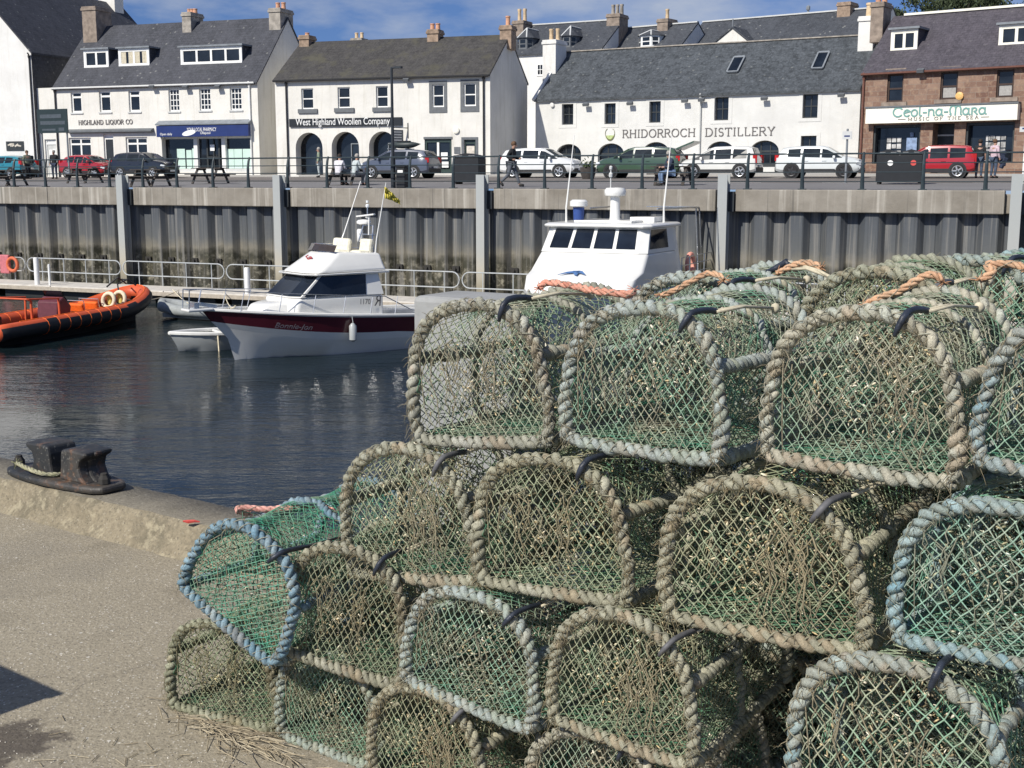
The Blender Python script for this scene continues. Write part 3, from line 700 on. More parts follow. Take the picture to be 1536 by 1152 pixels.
# ================= liquor shop and pharmacy
F = Facade('shop_terrace', 'long cream two storey shop terrace with flat dormers, blue pharmacy sign and liquor shop', 62, 86.3, 390, 80.5)
D = 8.2; He = (F.loc(82, 132)[1]+F.loc(388, 121.8)[1])/2; xL = F.loc(82, 150)[0]
Hr = (F.loc(160, 42, D/2)[1]+F.loc(420, 29, D/2)[1])/2
W_ = F.W; holes = []; wins = []
for r_ in ((106.5,137.5,122.5,169), (149,136,166,168), (193,135,210,167.5)): h = F.rect(*r_); holes.append((*h, 0, .2)); wins.append((h, (.74,), ()))
for r_ in ((253,133,269,167), (299,132,316,165.5), (345,131,362.5,165)): h = F.rect(*r_); holes.append((*h, 0, .2)); wins.append((h, (.25, .5, .75), (.35, .65)))
for r_ in ((104,206.5,137,241), (189,205.5,221.5,241)): h = F.rect(*r_); holes.append((*h, 0, .2)); wins.append((h, (.72,), (.5,)))
dr = []
for r_ in ((156,201,171,254.5), (68,209,85,252)): h = F.rect(*r_); h = (h[0], h[1], .04, h[3]); holes.append((*h, 0, .25)); dr.append(h)
sp = F.rect(243, 204, 377.5, 247); holes.append((sp[0], sp[1], .35, sp[3], 0, .45))
m = MB(); wall_mesh(m, W_, He, holes)
m.add([(W_, 0, -.4), (W_, D, -.4), (W_, D, He), (W_, D/2, Hr), (W_, 0, He)], [(0, 1, 2, 3, 4)]); m.add([(xL, 0, He-.01), (xL, D/2, Hr), (xL, D, He-.01)], [(0, 1, 2)]); m.quad((0, 0, He), (W_, 0, He), (W_, D, He), (0, D, He))
m.quad((W_, D, -.4), (0, D, -.4), (0, D, He), (W_, D, He)); m.build('wall', M['wall_cream'], F.root)
m = MB(); gable_roof(m, W_-xL, He, Hr, D, x0=xL); m.build('roof', M['slate_blue'], F.root, uv=True)
gutter(F.root, xL, W_-.1, He-.02); drain(F.root, W_-.55, 0, He, 'white_paint'); drain(F.root, xL+.1, 0, He, 'drain_black')
for (h, hb, vb) in wins: sash(F.root, h[0], h[1], h[2], h[3], .11, .12 if len(hb) == 1 else .09, hb, vb, 'white_paint', bw=.12 if len(hb) == 1 else .05)
for (h, hb, vb) in wins: m = MB(); m.bb((h[0]-.08, -.06, h[2]-.1), (h[1]+.08, .1, h[2]-.004)); m.build('window_sill', M['wall_grey'], F.root)
for k, h in enumerate(dr):
    m = MB(); m.bb((h[0]+.1, .14, h[2]), (h[1]-.1, .2, h[3]-.35)); dd = m.build('door', M['black_metal' if k == 0 else 'wall_grey'], F.root)
    m = MB(); m.bb((h[0], .1, h[2]), (h[0]+.1, .22, h[3])); m.bb((h[1]-.1, .1, h[2]), (h[1], .22, h[3])); m.bb((h[0]+.1, .1, h[3]-.35), (h[1]-.1, .22, h[3]-.25)); m.bb((h[0]+.1, .15, h[3]-.25), (h[1]-.1, .19, h[3])); m.build('door_frame', M['white_paint'], dd)
    if k:
        m = MB()
        for j, (x, z) in enumerate(((.15,1.5),(.5,1.55),(.2,1.05),(.55,1.0),(.3,.5))): m.bb((h[0]+.12+x*.8, .125, z), (h[0]+.12+x*.8+.26, .137, z+.36))
        m.build('poster', M['letter_white'], dd)
a, b, c, d = F.rect(118, 179, 199, 187); strokes('HIGHLAND LIQUOR CO', a, b, c+.02, (d-c)*.82, 'letter_grey', F.root, wgt=.17, name='shop_lettering')
a, b, c, d = F.rect(104, 193, 231, 199.5); m = MB(); m.prism([(a, 0, d), (a, -.32, d-.12), (a, -.32, c+.06), (a, 0, c)], (b-a, 0, 0)); m.build('canopy_ledge', M['grey_paint'], F.root)
a, b, c, d = F.rect(240, 188, 377.5, 205); m = MB(); m.bb((a, -.4, c), (b, -.005, d)); sgn_ = m.build('fascia_sign', M['navy_sign'], F.root)
m = MB(); m.prism([(a-.05, -.46, d+.03), (a-.05, -.46, d+.1), (a-.05, 0, d+.34), (a-.05, 0, d+.03)], (b-a+.1, 0, 0)); m.build('sign_ledge', M['lead'], sgn_)
zc = c+(d-c)*.62; text_part('YOUR LOCAL PHARMACY', .24, M['letter_white'], sgn_, (a+(b-a)*.50, -.41, zc), (R(90), 0, 0), width=(b-a)*.32)
text_part('Ullapool', .16, M['letter_white'], sgn_, (a+(b-a)*.54, -.41, c+(d-c)*.28), (R(90), 0, 0)); text_part('Open daily', .15, M['letter_white'], sgn_, (a+.75, -.41, c+.16), (R(90), 0, 0))
m = MB(); pts = []
for i in range(16): th = 2*math.pi*i/16; pts.append((a+(b-a)*.36+.52*math.cos(th), -.412, c+(d-c)*.33+.17*math.sin(th)+.09*math.cos(th)))
m.prism(pts, (0, .01, 0)); m.build('sign_emblem', M['letter_white'], sgn_)
zt = sp[3]; x0, x1 = sp[0], sp[1]; ux = lambda u: F.loc(u, 225)[0]
m = MB(); m.quad((x0, .44, .35), (x1, .44, .35), (x1, .44, zt), (x0, .44, zt)); sf = m.build('shop_front', M['pane'], F.root)
m = MB(); m.bb((x0, .2, .3), (x1, .45, .55)); m.build('stall_riser', M['wall_grey'], sf)
m = MB()
for u in (291, 333): m.bb((ux(u)-.14, .18, .35), (ux(u)+.14, .42, zt))
m.bb((x0, .3, zt-.16), (x1, .43, zt)); m.build('shop_pillar', M['white_paint'], sf)
for u0, u1, f in ((260, 272, .62), (274, 282, .58), (283, 290, .64), (335, 345.5, .6), (346, 358, .6), (359, 374, .6)): m = MB(); m.bb((ux(u0), .395, .56), (ux(u1), .43, .55+(zt-.55)*f)); m.build('window_display', M['mint_panel'], sf)
m = MB(); a, b = ux(305), ux(325); m.bb((a, .36, .36), (a+.12, .43, zt-.17)); m.bb((b-.12, .36, .36), (b, .43, zt-.17)); m.bb((a+.12, .36, 1.25), (b-.12, .43, 1.34)); m.bb((a+.5, .37, .36), (a+.58, .43, zt-.2)); m.build('shop_door', M['dark_frame'], sf)
m = MB(); m.bb((a+.3, .345, 1.7), (a+.62, .357, 2.1)); m.build('door_notice', M['letter_white'], sf)
for (u0, v0, u1, v1, ns, cu) in ((127,72.5,164,101.5,2,False), (179,70.5,225,99,2,True), (272,68,364,96,4,False)):
    zb0 = F.loc((u0+u1)/2, v1, 1.6)[1]; yf = max(.6, roof_y(He, Hr, D, zb0)); a, b, c, d = F.rect(u0, v0+2, u1, v1, yf)
    yf = roof_y(He, Hr, D, c); a, b, c, d = F.rect(u0, v0+2, u1, v1, yf); flat_dormer(F.root, a, b, c, d, yf-.1, min(D/2, roof_y(He, Hr, D, d)+.3), ns, curtain=cu)
x = F.loc(150, 40, D/2)[0]; chimney(F.root, (x, D/2-.3), 1.15, 1.7, Hr-2.4, F.loc(150, 9, D/2-1)[1], 'stone_dark', 0)
x = F.loc(289, 30, D/2)[0]; chimney(F.root, (x, D/2), .7, 1.5, Hr-.9, F.loc(289, 20, D/2)[1], 'chimney_grey', 3, ph=.3)
chimney(F.root, (W_-.5, D/2), .85, 1.7, Hr-.9, F.loc(445, 13, D/2)[1], 'chimney_grey', 2, ph=.45, potm='clay_pot')
m = MB(); m.bar((W_-.2, D/2, Hr+1.5), (W_-.2, D/2, Hr+3.6), .025, 6); m.build('aerial', M['grey_paint'], F.root)
for u, v in ((232, 130), (282, 131), (330, 130.5)): x, z = F.loc(u, v); flood(F.root, x, z)

# ================= woollen shop
F = Facade('woollen_shop', 'cream shop with brown tiled roof, three dark arches and a long black sign', 416, 79.2, 735.5, 74.8)
D = 7.4; He = (F.loc(416, 121)[1]+F.loc(735, 110.7)[1])/2; Hr = (F.loc(474, 68, D/2)[1]+F.loc(746, 53, D/2)[1])/2; W_ = F.W
holes = []; w3 = []; w2 = []
for r_ in ((452,132.6,470,163.5), (506.5,130.7,525,162), (564,129,582,161)): h = F.rect(*r_); holes.append((*h, 0, .2)); w3.append(h)
for r_ in ((648.5,126.5,666,160.5), (695.5,124.5,714,159)): h = F.rect(*r_); holes.append((*h, 0, .2)); w2.append(h)
ar = []
for r_ in ((443.7,198.8,484,257), (497.6,197.5,538.6,257), (553.6,197,594.6,257)): h = F.rect(*r_); h = (h[0], h[1], .02, h[3]); holes.append((*h, (h[1]-h[0])*.5, .7)); ar.append(h)
sh = F.rect(637, 208.5, 677.5, 253); sh = (sh[0], sh[1], .1, sh[3]); holes.append((*sh, 0, .16)); s2 = F.rect(696, 209.5, 713.5, 243); holes.append((*s2, 0, .16))
m = MB(); wall_mesh(m, W_, He, holes); shell(m, W_, He, Hr, D); m.build('wall', M['wall_cream'], F.root)
m = MB(); gable_roof(m, W_, He, Hr, D, vo=.03); m.build('roof', M['tile_brown'], F.root, uv=True)
for h in w3: sash(F.root, *h, .11, .075, (.5,), (), 'white_paint', bw=.07)
for h in w2: sash(F.root, *h, .08, .08, (.5,), (), 'white_paint', bw=.07)
for h in w3: m = MB(); m.bb((h[0]-.22, -.1, h[2]-.26), (h[1]+.28, .1, h[2]-.004)); m.build('window_sill', M['grey_paint'], F.root)
for h in w2:
    m = MB(); g = .2; m.bb((h[0]-g, -.035, h[2]-.34), (h[1]+g, .02, h[2]-.002)); m.bb((h[0]-g, -.03, h[3]+.002), (h[1]+g, .02, h[3]+.2)); m.bb((h[0]-g, -.03, h[2]), (h[0]-.002, .02, h[3])); m.bb((h[1]+.002, -.03, h[2]), (h[1]+g, .02, h[3])); m.build('window_surround', M['grey_paint'], F.root)
for k, h in enumerate(ar):
    m = MB(); m.quad((h[0]-.2, .69, -.1), (h[1]+.2, .69, -.1), (h[1]+.2, .69, h[3]+.2), (h[0]-.2, .69, h[3]+.2)); o = m.build('arch_recess', M['pane'], F.root)
    m = MB(); w = h[1]-h[0]; x = h[0]+w*.55
    for aa, bb_ in (((x, .62, .3), (x+.06, .68, 1.9)), ((x+.75, .62, .3), (x+.81, .68, 1.9)), ((x, .62, 1.9), (x+.81, .68, 1.96))): m.bb(aa, bb_)
    if k: m.build('inner_window', M['lead'], o)
m = MB()
for a_, b_ in (((sh[0], .06, sh[2]), (sh[0]+.14, .14, sh[3])), ((sh[1]-.14, .06, sh[2]), (sh[1], .14, sh[3])), ((sh[0]+.14, .06, sh[3]-.2), (sh[1]-.14, .14, sh[3])), ((sh[0]+.14, .06, sh[2]), (sh[1]-.14, .14, sh[2]+.25))): m.bb(a_, b_)
sf = m.build('shop_front', P_('dark_green', (.028, .05, .045), .5), F.root)
m = MB(); m.bb(((sh[0]+sh[1])/2-.09, .05, sh[2]+.25), ((sh[0]+sh[1])/2+.05, .13, sh[3]-.2)); m.build('mullion', M['white_paint'], sf)
m = MB(); m.quad((sh[0]+.1, .135, sh[2]+.2), (sh[1]-.1, .135, sh[2]+.2), (sh[1]-.1, .135, sh[3]-.15), (sh[0]+.1, .135, sh[3]-.15)); m.build('pane', M['pane'], sf)
xm = (sh[0]+sh[1])/2
for a_, b_ in (((xm+.2, .1, .45), (sh[1]-.25, .118, .8)), ((xm+.15, .1, .95), (sh[1]-.3, .118, 1.35))): m = MB(); m.bb(a_, b_); m.build('window_display', M['letter_white'], sf)
m = MB(); m.bb((sh[0]-.05, -.05, sh[3]+.003), (sh[1]+.05, .1, sh[3]+.13)); m.build('lintel', M['grey_paint'], sf)
sash(F.root, *s2, .1, .1, (.85,), (), 'dark_green', bw=.1); m = MB(); m.bb((s2[0]+.12, .128, s2[2]+.1), (s2[1]-.12, .14, s2[2]+(s2[3]-s2[2])*.72)); m.build('window_display', P_('display_cream', (.6, .55, .48), .6, .3, 5), F.root)
m = MB(); g = .16; m.bb((s2[0]-g, -.03, s2[2]-.1), (s2[0]-.002, .02, s2[3]+.15)); m.bb((s2[1]+.002, -.03, s2[2]-.1), (s2[1]+g, .02, s2[3]+.15)); m.bb((s2[0]-.002, -.03, s2[3]+.002), (s2[1]+.002, .02, s2[3]+.15)); m.build('window_surround', M['grey_paint'], F.root)
a, b, c, d = F.rect(435, 177.2, 603.5, 189.2); m = MB(); m.bb((a, -.12, c), (b, -.004, d)); sb = m.build('fascia_sign', M['black_sign'], F.root)
text_part('West Highland Woollen Company', .42, M['letter_white'], sb, (a+(b-a)*.5-.15, -.127, (c+d)/2-.02), (R(90), 0, 0), width=F.loc(588, 183)[0]-F.loc(447, 185)[0])
drain(F.root, F.loc(431.5, 190)[0], 0, He); drain(F.root, F.loc(726, 190)[0], 0, He); gutter(F.root, 0, W_, He-.02, 'drain_black')
x, z = F.loc(612, 192); hs = MB(); hs.bar((x, -.02, z), (x-.62, -.95, z), .025, 6); hs.bar((x, -.02, z+.3), (x, -.02, z-.6), .03, 6); hb_ = hs.build('sign_bracket', M['black_metal'], F.root)
hs = MB(); hs.beam((x-.2, -.30, z-.5), (x-.62, -.95, z-.5), .04, .75, col=None); o = hs.build('hanging_sign', M['grey_paint'], hb_)
m = MB(); dv = Vector((-.42, -.65, 0)).normalized(); nv = Vector((-dv.y, dv.x, 0)); nv = nv if nv.y < 0 else -nv
for k in range(4): cc = Vector((x-.41, -.625, z-.26-.16*k))+nv*.024; m.beam(cc-dv*.26, cc+dv*.26, .01, .06)
m.build('sign_text_lines', M['wall_grey'], o)
x, z = F.loc(684.5, 195.5); m = MB(); m.lathe([(.2, 0), (.2, .1), (.12, .12)], 12, (x, 0, z), Matrix.Rotation(R(90), 3, 'X')); m.build('alarm_box', M['cream_sign'], F.root)
x, z = F.loc(686, 225.5); m = MB(); m.bb((x-.2, -.03, z-.2), (x+.2, -.002, z+.2)); m.build('wall_plaque', M['grey_paint'], F.root)
x, z = F.loc(612, 119); flood(F.root, x, z-.05)
chimney(F.root, (F.loc(762, 55, D/2)[0] if F.loc(762, 55, D/2)[0] < W_ else W_-.45, D/2), .75, 1.0, Hr-.8, F.loc(762, 39, D/2)[1], 'chimney_brick', 1, ph=.6)
chimney(F.root, (F.loc(653, 60, D/2)[0], D/2), .75, .95, Hr-.7, F.loc(653, 45, D/2)[1], 'chimney_brick', 2, ph=.4)
chimney(F.root, (.45, D/2), .7, 1.0, Hr-.9, F.loc(455, 54, D/2)[1], 'chimney_brick', 1, ph=.2)

# ================= distillery
F = Facade('distillery', 'long low white distillery building with rough slate roof, arched windows and grey lettering', 803, 79.3, 1286, 69.3)
D = 8.0; He = (F.loc(803, 150)[1]+F.loc(1285, 133)[1])/2; Hr = (F.loc(845, 82, D/2)[1]+F.loc(1180, 61.5, D/2)[1])/2; W_ = F.W
holes = []; ws = []
for r_ in ((843,156,860,187), (907,155,923.5,186), (974,152,991,184), (1071.7,145.7,1092.8,180.5), (1204,141,1226.7,177), (1200.8,203.7,1224,250)): h = F.rect(*r_); holes.append((*h, 0, .28)); ws.append(h)
ar = []
for r_ in ((834,216,871.6,253), (896.7,215,935.8,253), (963.7,213,1003.4,253), (1060,212,1101,252), (1125,210.6,1168,250.5)): h = F.rect(*r_); holes.append((*h, (h[1]-h[0])*.36, .35)); ar.append(h)
m = MB(); wall_mesh(m, W_, He, holes); shell(m, W_, He, Hr, D); m.build('wall', M['wall_dist'], F.root)
m = MB(); gable_roof(m, W_, He, Hr, D, vo=.02); m.build('roof', M['slate_rough'], F.root, uv=True)
for h in ws: sash(F.root, *h, .2, .07, (.5,), (.5,), 'dark_frame', bw=.06)
for h in ws:
    m = MB(); g = .22; m.bb((h[0]-g, -.022, h[2]-.2), (h[1]+g, .02, h[2]-.002)); m.bb((h[0]-g, -.018, h[3]+.002), (h[1]+g, .02, h[3]+.18)); m.bb((h[0]-g, -.02, h[2]), (h[0]-.002, .02, h[3])); m.bb((h[1]+.002, -.02, h[2]), (h[1]+g, .02, h[3])); m.build('window_surround', M['wall_dist'], F.root)
for h in ar:
    rise = (h[1]-h[0])*.36; P = arch_pts(h[0], h[1], h[3], rise); m = MB()
    vs5 = [(h[0], .3, h[2]), (h[1], .3, h[2])]+[(p[0], .3, p[1]) for p in reversed(P)]; m.add(vs5, [tuple(range(len(vs5)))]); pn_ = m.build('arched_window', M['pane'], F.root)
    m = MB(); w = h[1]-h[0]
    for f in (1/3, 2/3): m.bb((h[0]+w*f-.03, .26, h[2]), (h[0]+w*f+.03, .29, h[3]-rise*.1))
    m.bb((h[0], .262, h[3]-rise-.06), (h[1], .288, h[3]-rise+.06)); m.bb((h[0], .25, h[2]), (h[1], .29, h[2]+.2))
    m.tube([(p[0], .27, p[1]-.03) for p in P], .05, 4); m.build('glazing_bars', M['dark_frame'], pn_)
a, b, c, d = F.rect(934, 194, 1043, 205); sl_ = (F.loc(1162, 190)[1]-F.loc(934, 193)[1])/(F.loc(1162, 190)[0]-F.loc(934, 193)[0])*.35
strokes('RHIDORROCH', a, b, c-.02, (d-c)*1.05, 'letter_grey', F.root, wgt=.13, name='distillery_lettering')
a, b, c, d = F.rect(1058, 191.5, 1162.5, 203); strokes('DISTILLERY', a, b, c-.02, (d-c)*1.05, 'letter_grey', F.root, wgt=.13, name='distillery_lettering')
a, b, c, d = F.rect(907.7, 193, 922.7, 210); xc = (a+b)/2; zc = c+.34; m = MB()
def drop(k): return [(xc+k*.31*math.sin(t_)*(1-.16*math.cos(t_)), zc+k*(-.36*math.cos(t_)) + .02) for t_ in [R(150*i/10) for i in range(-10, 11)]]
o1 = drop(1); 
for i in range(20): m.beam((o1[i][0], -.03, o1[i][1]), (o1[i+1][0], -.03, o1[i+1][1]), .02, .02+.07*max(0, math.cos(R(150*(i-10)/10))), up=(0, 0, 1) if abs(o1[i+1][0]-o1[i][0]) > abs(o1[i+1][1]-o1[i][1]) else (1, 0, 0))
em = m.build('emblem', P_('emblem_bronze', (.16, .17, .07), .5), F.root)
m = MB(); pts = [(p[0], -.022, p[1]) for p in drop(.9) if p[1] < zc+.02]; m.prism(pts, (0, .015, 0)); m.build('emblem_hill', P_('emblem_green', (.42, .50, .22), .5, .25, 5), em)
for u, v in ((882, 157), (948, 156), (1029, 151), (1056, 150), (1149, 148), (1147.5, 148), (1265, 143)): pass
for u, v in ((882, 157), (948, 155.5), (1030, 151.5), (1055, 150), (1149, 148), (1264, 143)): x, z = F.loc(u, v); flood(F.root, x, z)
x, z = F.loc(829, 157.5); m = MB(); m.lathe([(.14, 0), (.14, .12), (.08, .14)], 10, (x, 0, z), Matrix.Rotation(R(90), 3, 'X')); m.build('alarm_box', M['wall_white'], F.root)
drain(F.root, F.loc(1050.7, 190)[0], .3, He, 'wall_grey')
for (u0, v0, u1, v1) in ((1091,90,1111,112), (1218,83,1238.5,107)):
    yf = 1.6
    for _ in range(4): z0 = F.loc((u0+u1)/2, v1, yf)[1]; yf = roof_y(He, Hr, D, z0)
    x0, z0 = F.loc(u0, v1, yf); x1, _z = F.loc(u1-4, v1, yf); y2 = yf
    for _ in range(6): z1 = F.loc((u0+u1)/2, v0, y2)[1]; y2 = roof_y(He, Hr, D, z1)
    m = MB(); nz_ = Vector((0, -(Hr-He), D/2)).normalized()
    def bar_(p, q, w): m.beam(Vector(p)+nz_*.19, Vector(q)+nz_*.19, w, .09, up=nz_)
    bar_((x0, yf, z0), (x1, yf, z0), .1); bar_((x0, y2, z1), (x1, y2, z1), .16); bar_((x0, yf, z0), (x0, y2, z1), .09); bar_((x1, yf, z0), (x1, y2, z1), .09)
    sk = m.build('skylight', M['lead'], F.root); m = MB(); o_ = nz_*.205
    m.quad(*[Vector(p)+o_ for p in ((x0, yf, z0), (x1, yf, z0), (x1, y2, z1), (x0, y2, z1))]); m.build('pane', M['pane'], sk)
m = MB(); m.beam((-.03, -.2, He-.02), (-.03, D/2, Hr+.16), .2, .16); m.build('verge', M['wall_white'], F.root)
chimney(F.root, (F.loc(834, 80, D/2-1)[0], D/2-1.2), .95, 1.5, Hr-2.6, F.loc(834, 61, D/2-1.2)[1], 'wall_white', 2, potm='clay_buff', ph=.75, pw=.13)
chimney(F.root, (W_-.55, D/2-.6), .85, 1.4, Hr-2.2, F.loc(1289, 29, D/2)[1], 'wall_white', 1, potm='clay_buff', ph=.8, pw=.2)
m = MB(); m.bb((0, D/2-.14, Hr+.1), (W_, D/2+.14, Hr+.17)); m.build('ridge_cap', M['chimney_grey'], F.root)

# ================= red sandstone music shop
F = Facade('music_shop', 'red sandstone shop with purple slate roof and long cream sign', 1288, 67.3, 1536, 62.2, ext=(0, 9))
D = 8.4; He = (F.loc(1290, 110.7)[1]+F.loc(1536, 97.6)[1])/2; Hr = (F.loc(1329, 27, D/2)[1]+F.loc(1536, 15, D/2)[1])/2; W_ = F.W
holes = []; ws = []
for r_ in ((1330.7,111,1354.7,153), (1410.5,108,1436.5,149), (1494.7,104.5,1520.7,146)): h = F.rect(*r_); holes.append((*h, 0, .2)); ws.append(h)
sw = []
for r_ in ((1309,187,1380,240), (1447.7,183,1521,238)): h = F.rect(*r_); h = (h[0], h[1], .55, h[3]); holes.append((*h, 0, .5)); sw.append(h)
dh = F.rect(1397.6, 185, 1430, 260); dh = (dh[0], dh[1], .05, dh[3]); holes.append((*dh, 0, .9))
m = MB(); wall_mesh(m, W_, He, holes); shell(m, W_, He, Hr, D); m.build('wall', M['sandstone'], F.root, uv=True)
m = MB(); gable_roof(m, W_, He, Hr, D, vo=.03); m.build('roof', M['slate_purple'], F.root, uv=True)
m = MB(); m.bb((.6, D/2-.16, Hr+.1), (W_, D/2+.16, Hr+.22)); m.build('ridge_cap', M['cream_sign'], F.root)
P_('brown_frame', (.05, .03, .022), .5)
for k, h in enumerate(ws):
    f = sash(F.root, *h, .1, .09, (.48,), (), 'brown_frame', bw=.09)
    if k: m = MB(); m.bb((h[0]+.12, .135, h[2]+.1), (h[1]-.12, .146, h[2]+(h[3]-h[2])*.45)); m.build('blind', P_('blind', (.35, .34, .32), .8), f)
for h in ws:
    m = MB(); m.bb((h[0]-.25, -.1, h[2]-.2), (h[1]+.25, .1, h[2]-.004)); m.build('window_sill', M['stone_dark'], F.root)
    m = MB(); m.bb((h[0]-.12, -.02, h[3]+.002), (h[1]+.12, .1, h[3]+.28)); m.build('lintel', M['stone_dark'], F.root)
gutter(F.root, 0, W_, He-.02, 'drain_brown'); drain(F.root, .1, 0, He, 'drain_brown')
a, b = F.loc(1303, 175)[0], F.loc(1530, 168)[0]; c = (F.loc(1303, 186)[1]+F.loc(1530, 180)[1])/2; d = (F.loc(1303, 163)[1]+F.loc(1530, 155.7)[1])/2
m = MB(); m.bb((a, -.45, c), (b, -.005, d)); sb = m.build('fascia_sign', M['cream_sign'], F.root)
m = MB(); m.bb((a-.04, -.5, d+.002), (b+.04, 0, d+.08)); m.build('sign_ledge', M['grey_paint'], sb)
x0, x1 = F.loc(1339, 172, -.45)[0], F.loc(1480, 165, -.45)[0]; hz = d-c
strokes('ceol-na-mara', x0, x1, c+hz*.40, hz*.62, 'letter_teal', sb, y=-.47, wgt=.155, serif=False, gap=.06)
x2, x3 = F.loc(1362, 178, -.45)[0], F.loc(1468, 176, -.45)[0]; strokes('MUSIC OF THE SEA', x2, x3, c+hz*.12, hz*.19, 'letter_grey', sb, y=-.47, wgt=.14, gap=.32, space=.75)
m = MB(); x4, x5 = F.loc(1347, 178, -.45)[0], F.loc(1484, 176, -.45)[0]; m.bb((x4, -.465, c+hz*.2), (x2-.12, -.452, c+hz*.24)); m.bb((x3+.12, -.465, c+hz*.2), (x5, -.452, c+hz*.24)); m.build('sign_rule', M['letter_grey'], sb)
rnd = random.Random(8)
for k, h in enumerate(sw):
    m = MB(); m.quad((h[0], .48, h[2]), (h[1], .48, h[2]), (h[1], .48, h[3]), (h[0], .48, h[3])); s_ = m.build('shop_window', M['pane'], F.root)
    m = MB()
    for (x, wd_) in (((h[0]+1.0, .8), (h[0]+2.6, .5)) if k == 0 else ((h[1]-.9, .8), (h[0]+1.1, .4))):
        for i in range(4):
            for j in range(3): m.box((x+(j-1)*wd_*.34, .44, h[2]+.25+i*.33), (wd_*.28, .02, .24+rnd.uniform(-.05, .05)))
    m.build('card_rack', P_('card_mix', (.45, .45, .44), .6, .7, 3), s_)
    if k == 0: m = MB(); m.box((h[0]+1.95, .43, h[2]+1.0), (.55, .03, .7)); m.lathe([(.1, 0), (.12, .2)], 8, (h[0]+1.95, .43, h[2]+1.4)); m.build('hanging_shirt', P_('shirt_blue', (.22, .30, .45), .8, .3, 6), s_)
    m = MB(); m.bb((h[0], .1, h[2]-.004), (h[0]+.1, .47, h[3])); m.bb((h[1]-.1, .1, h[2]), (h[1], .47, h[3])); m.bb((h[0], .12, h[3]-.14), (h[1], .46, h[3]-.002)); m.build('window_frame', M['dark_frame'], s_)
m = MB(); m.bb((dh[0], .85, dh[2]), (dh[1], .9, dh[3])); dd = m.build('door', M['dark_frame'], F.root); m = MB(); m.bb((dh[0], .8, dh[3]-.62), (dh[1], .85, dh[3]-.54)); m.build('transom', M['wall_grey'], dd)
x, z = F.loc(1440, 144); m = MB(); m.lathe([(.2, 0), (.2, .12), (.1, .15)], 12, (x, 0, z), Matrix.Rotation(R(90), 3, 'X')); m.build('alarm_box', M['alarm_orange'], F.root)
x, z = F.loc(1384, 106.5); flood(F.root, x, z)
for (u0, v0, u1, v1) in ((1337,44,1377,76.6), (1499,36,1552,68)):
    yf = 1.5
    for _ in range(4): z0 = F.loc((u0+u1)/2, v1, yf)[1]; yf = roof_y(He, Hr, D, z0)
    a, b, c, d = F.rect(u0, v0, u1, v1, yf); flat_dormer(F.root, a, b, c, d, yf-.08, min(D/2, roof_y(He, Hr, D, d)+.3), 2, wallm='slate_purple', mat='cream_sign')
chimney(F.root, (F.loc(1323, 30, D/2)[0], D/2-.2), .72, 1.2, Hr-1.3, F.loc(1319, 5.5, D/2)[1], 'stone_dark', 2, ph=.7)

# ================= houses behind
def back_house(name, label, u0, Y0, u1, Y1, eave, ridge, D, wm, rm, base=3.0, vo=.03):
    F = Facade(name, label, u0, Y0, u1, Y1, base)
    He = F.loc((u0+u1)/2, eave)[1]; Hr = F.loc((u0+u1)/2, ridge, D/2)[1]
    m = MB(); m.quad((0, 0, -.4), (F.W, 0, -.4), (F.W, 0, He), (0, 0, He)); shell(m, F.W, He, Hr, D); m.build('wall', M[wm], F.root)
    m = MB(); gable_roof(m, F.W, He, Hr, D, vo=vo); m.build('roof', M[rm], F.root, uv=True)
    m = MB(); m.bb((0, D/2-.16, Hr+.1), (F.W, D/2+.16, Hr+.2)); m.build('ridge_cap', M['wall_grey'], F.root)
    return F, He, Hr, D
def bay_dormer(F, He, Hr, D, u0, v0, u1, v1, mat, vroof):
    yf = 1.2
    for _ in range(5): z0 = F.loc((u0+u1)/2, v1, yf)[1]; yf = max(.2, roof_y(He, Hr, D, z0))
    a, b, c, d = F.rect(u0, v0, u1, v1, yf); zr = F.loc((u0+u1)/2, vroof, yf)[1]; w = b-a; yb = min(D/2, roof_y(He, Hr, D, zr)+.2); yf2 = yf-.15
    P = [(a, yf2+.45), (a+w*.25, yf2), (b-w*.25, yf2), (b, yf2+.45)]
    m = MB(); pts = [(p[0], p[1], 0) for p in P]+[(b, yb, 0), (a, yb, 0)]
    m.prism([(p[0], p[1], c-.4) for p in pts], (0, 0, d-c+.4)); dm = m.build('dormer', M[mat], F.root)
    m = MB(); xm = (a+b)/2; pk = (xm, yf2+.75, zr); bk = (xm, yb+.6, zr); o = .14
    e = [(a-o, yf2+.4, d), (a+w*.25-o*.5, yf2-o, d), (b-w*.25+o*.5, yf2-o, d), (b+o, yf2+.4, d)]; eb = [(b+o, yb, d), (a-o, yb, d)]
    m.add(e+eb+[pk, bk], [(0, 1, 6), (1, 2, 6), (2, 3, 6), (3, 4, 7, 6), (5, 0, 6, 7), (3, 2, 1, 0), (0, 5, 4, 3)]); m.build('dormer_roof', M['slate_far'], dm, uv=True)
    m = MB()
    for q in (e[1], e[2]): m.bar(q, pk, .06, 5)
    m.bar(pk, bk, .06, 5); m.build('hip_lead', M['wall_grey'], dm)
    for i in range(3):
        p, q = Vector((P[i][0], P[i][1], 0)), Vector((P[i+1][0], P[i+1][1], 0)); t_ = (q-p).normalized(); nn_ = Vector((t_.y, -t_.x, 0)); L = (q-p).length; fz = .1
        m = MB(); A = p+t_*L*.16+nn_*.012; B = q-t_*L*.16+nn_*.012
        zm = (c+d)/2
        for z0, z1 in ((c+.18, zm-.04), (zm+.04, d-.14)): m.quad((A.x, A.y, z0), (B.x, B.y, z0), (B.x, B.y, z1), (A.x, A.y, z1))
        m.build('pane', M['pane'], dm)
    return dm
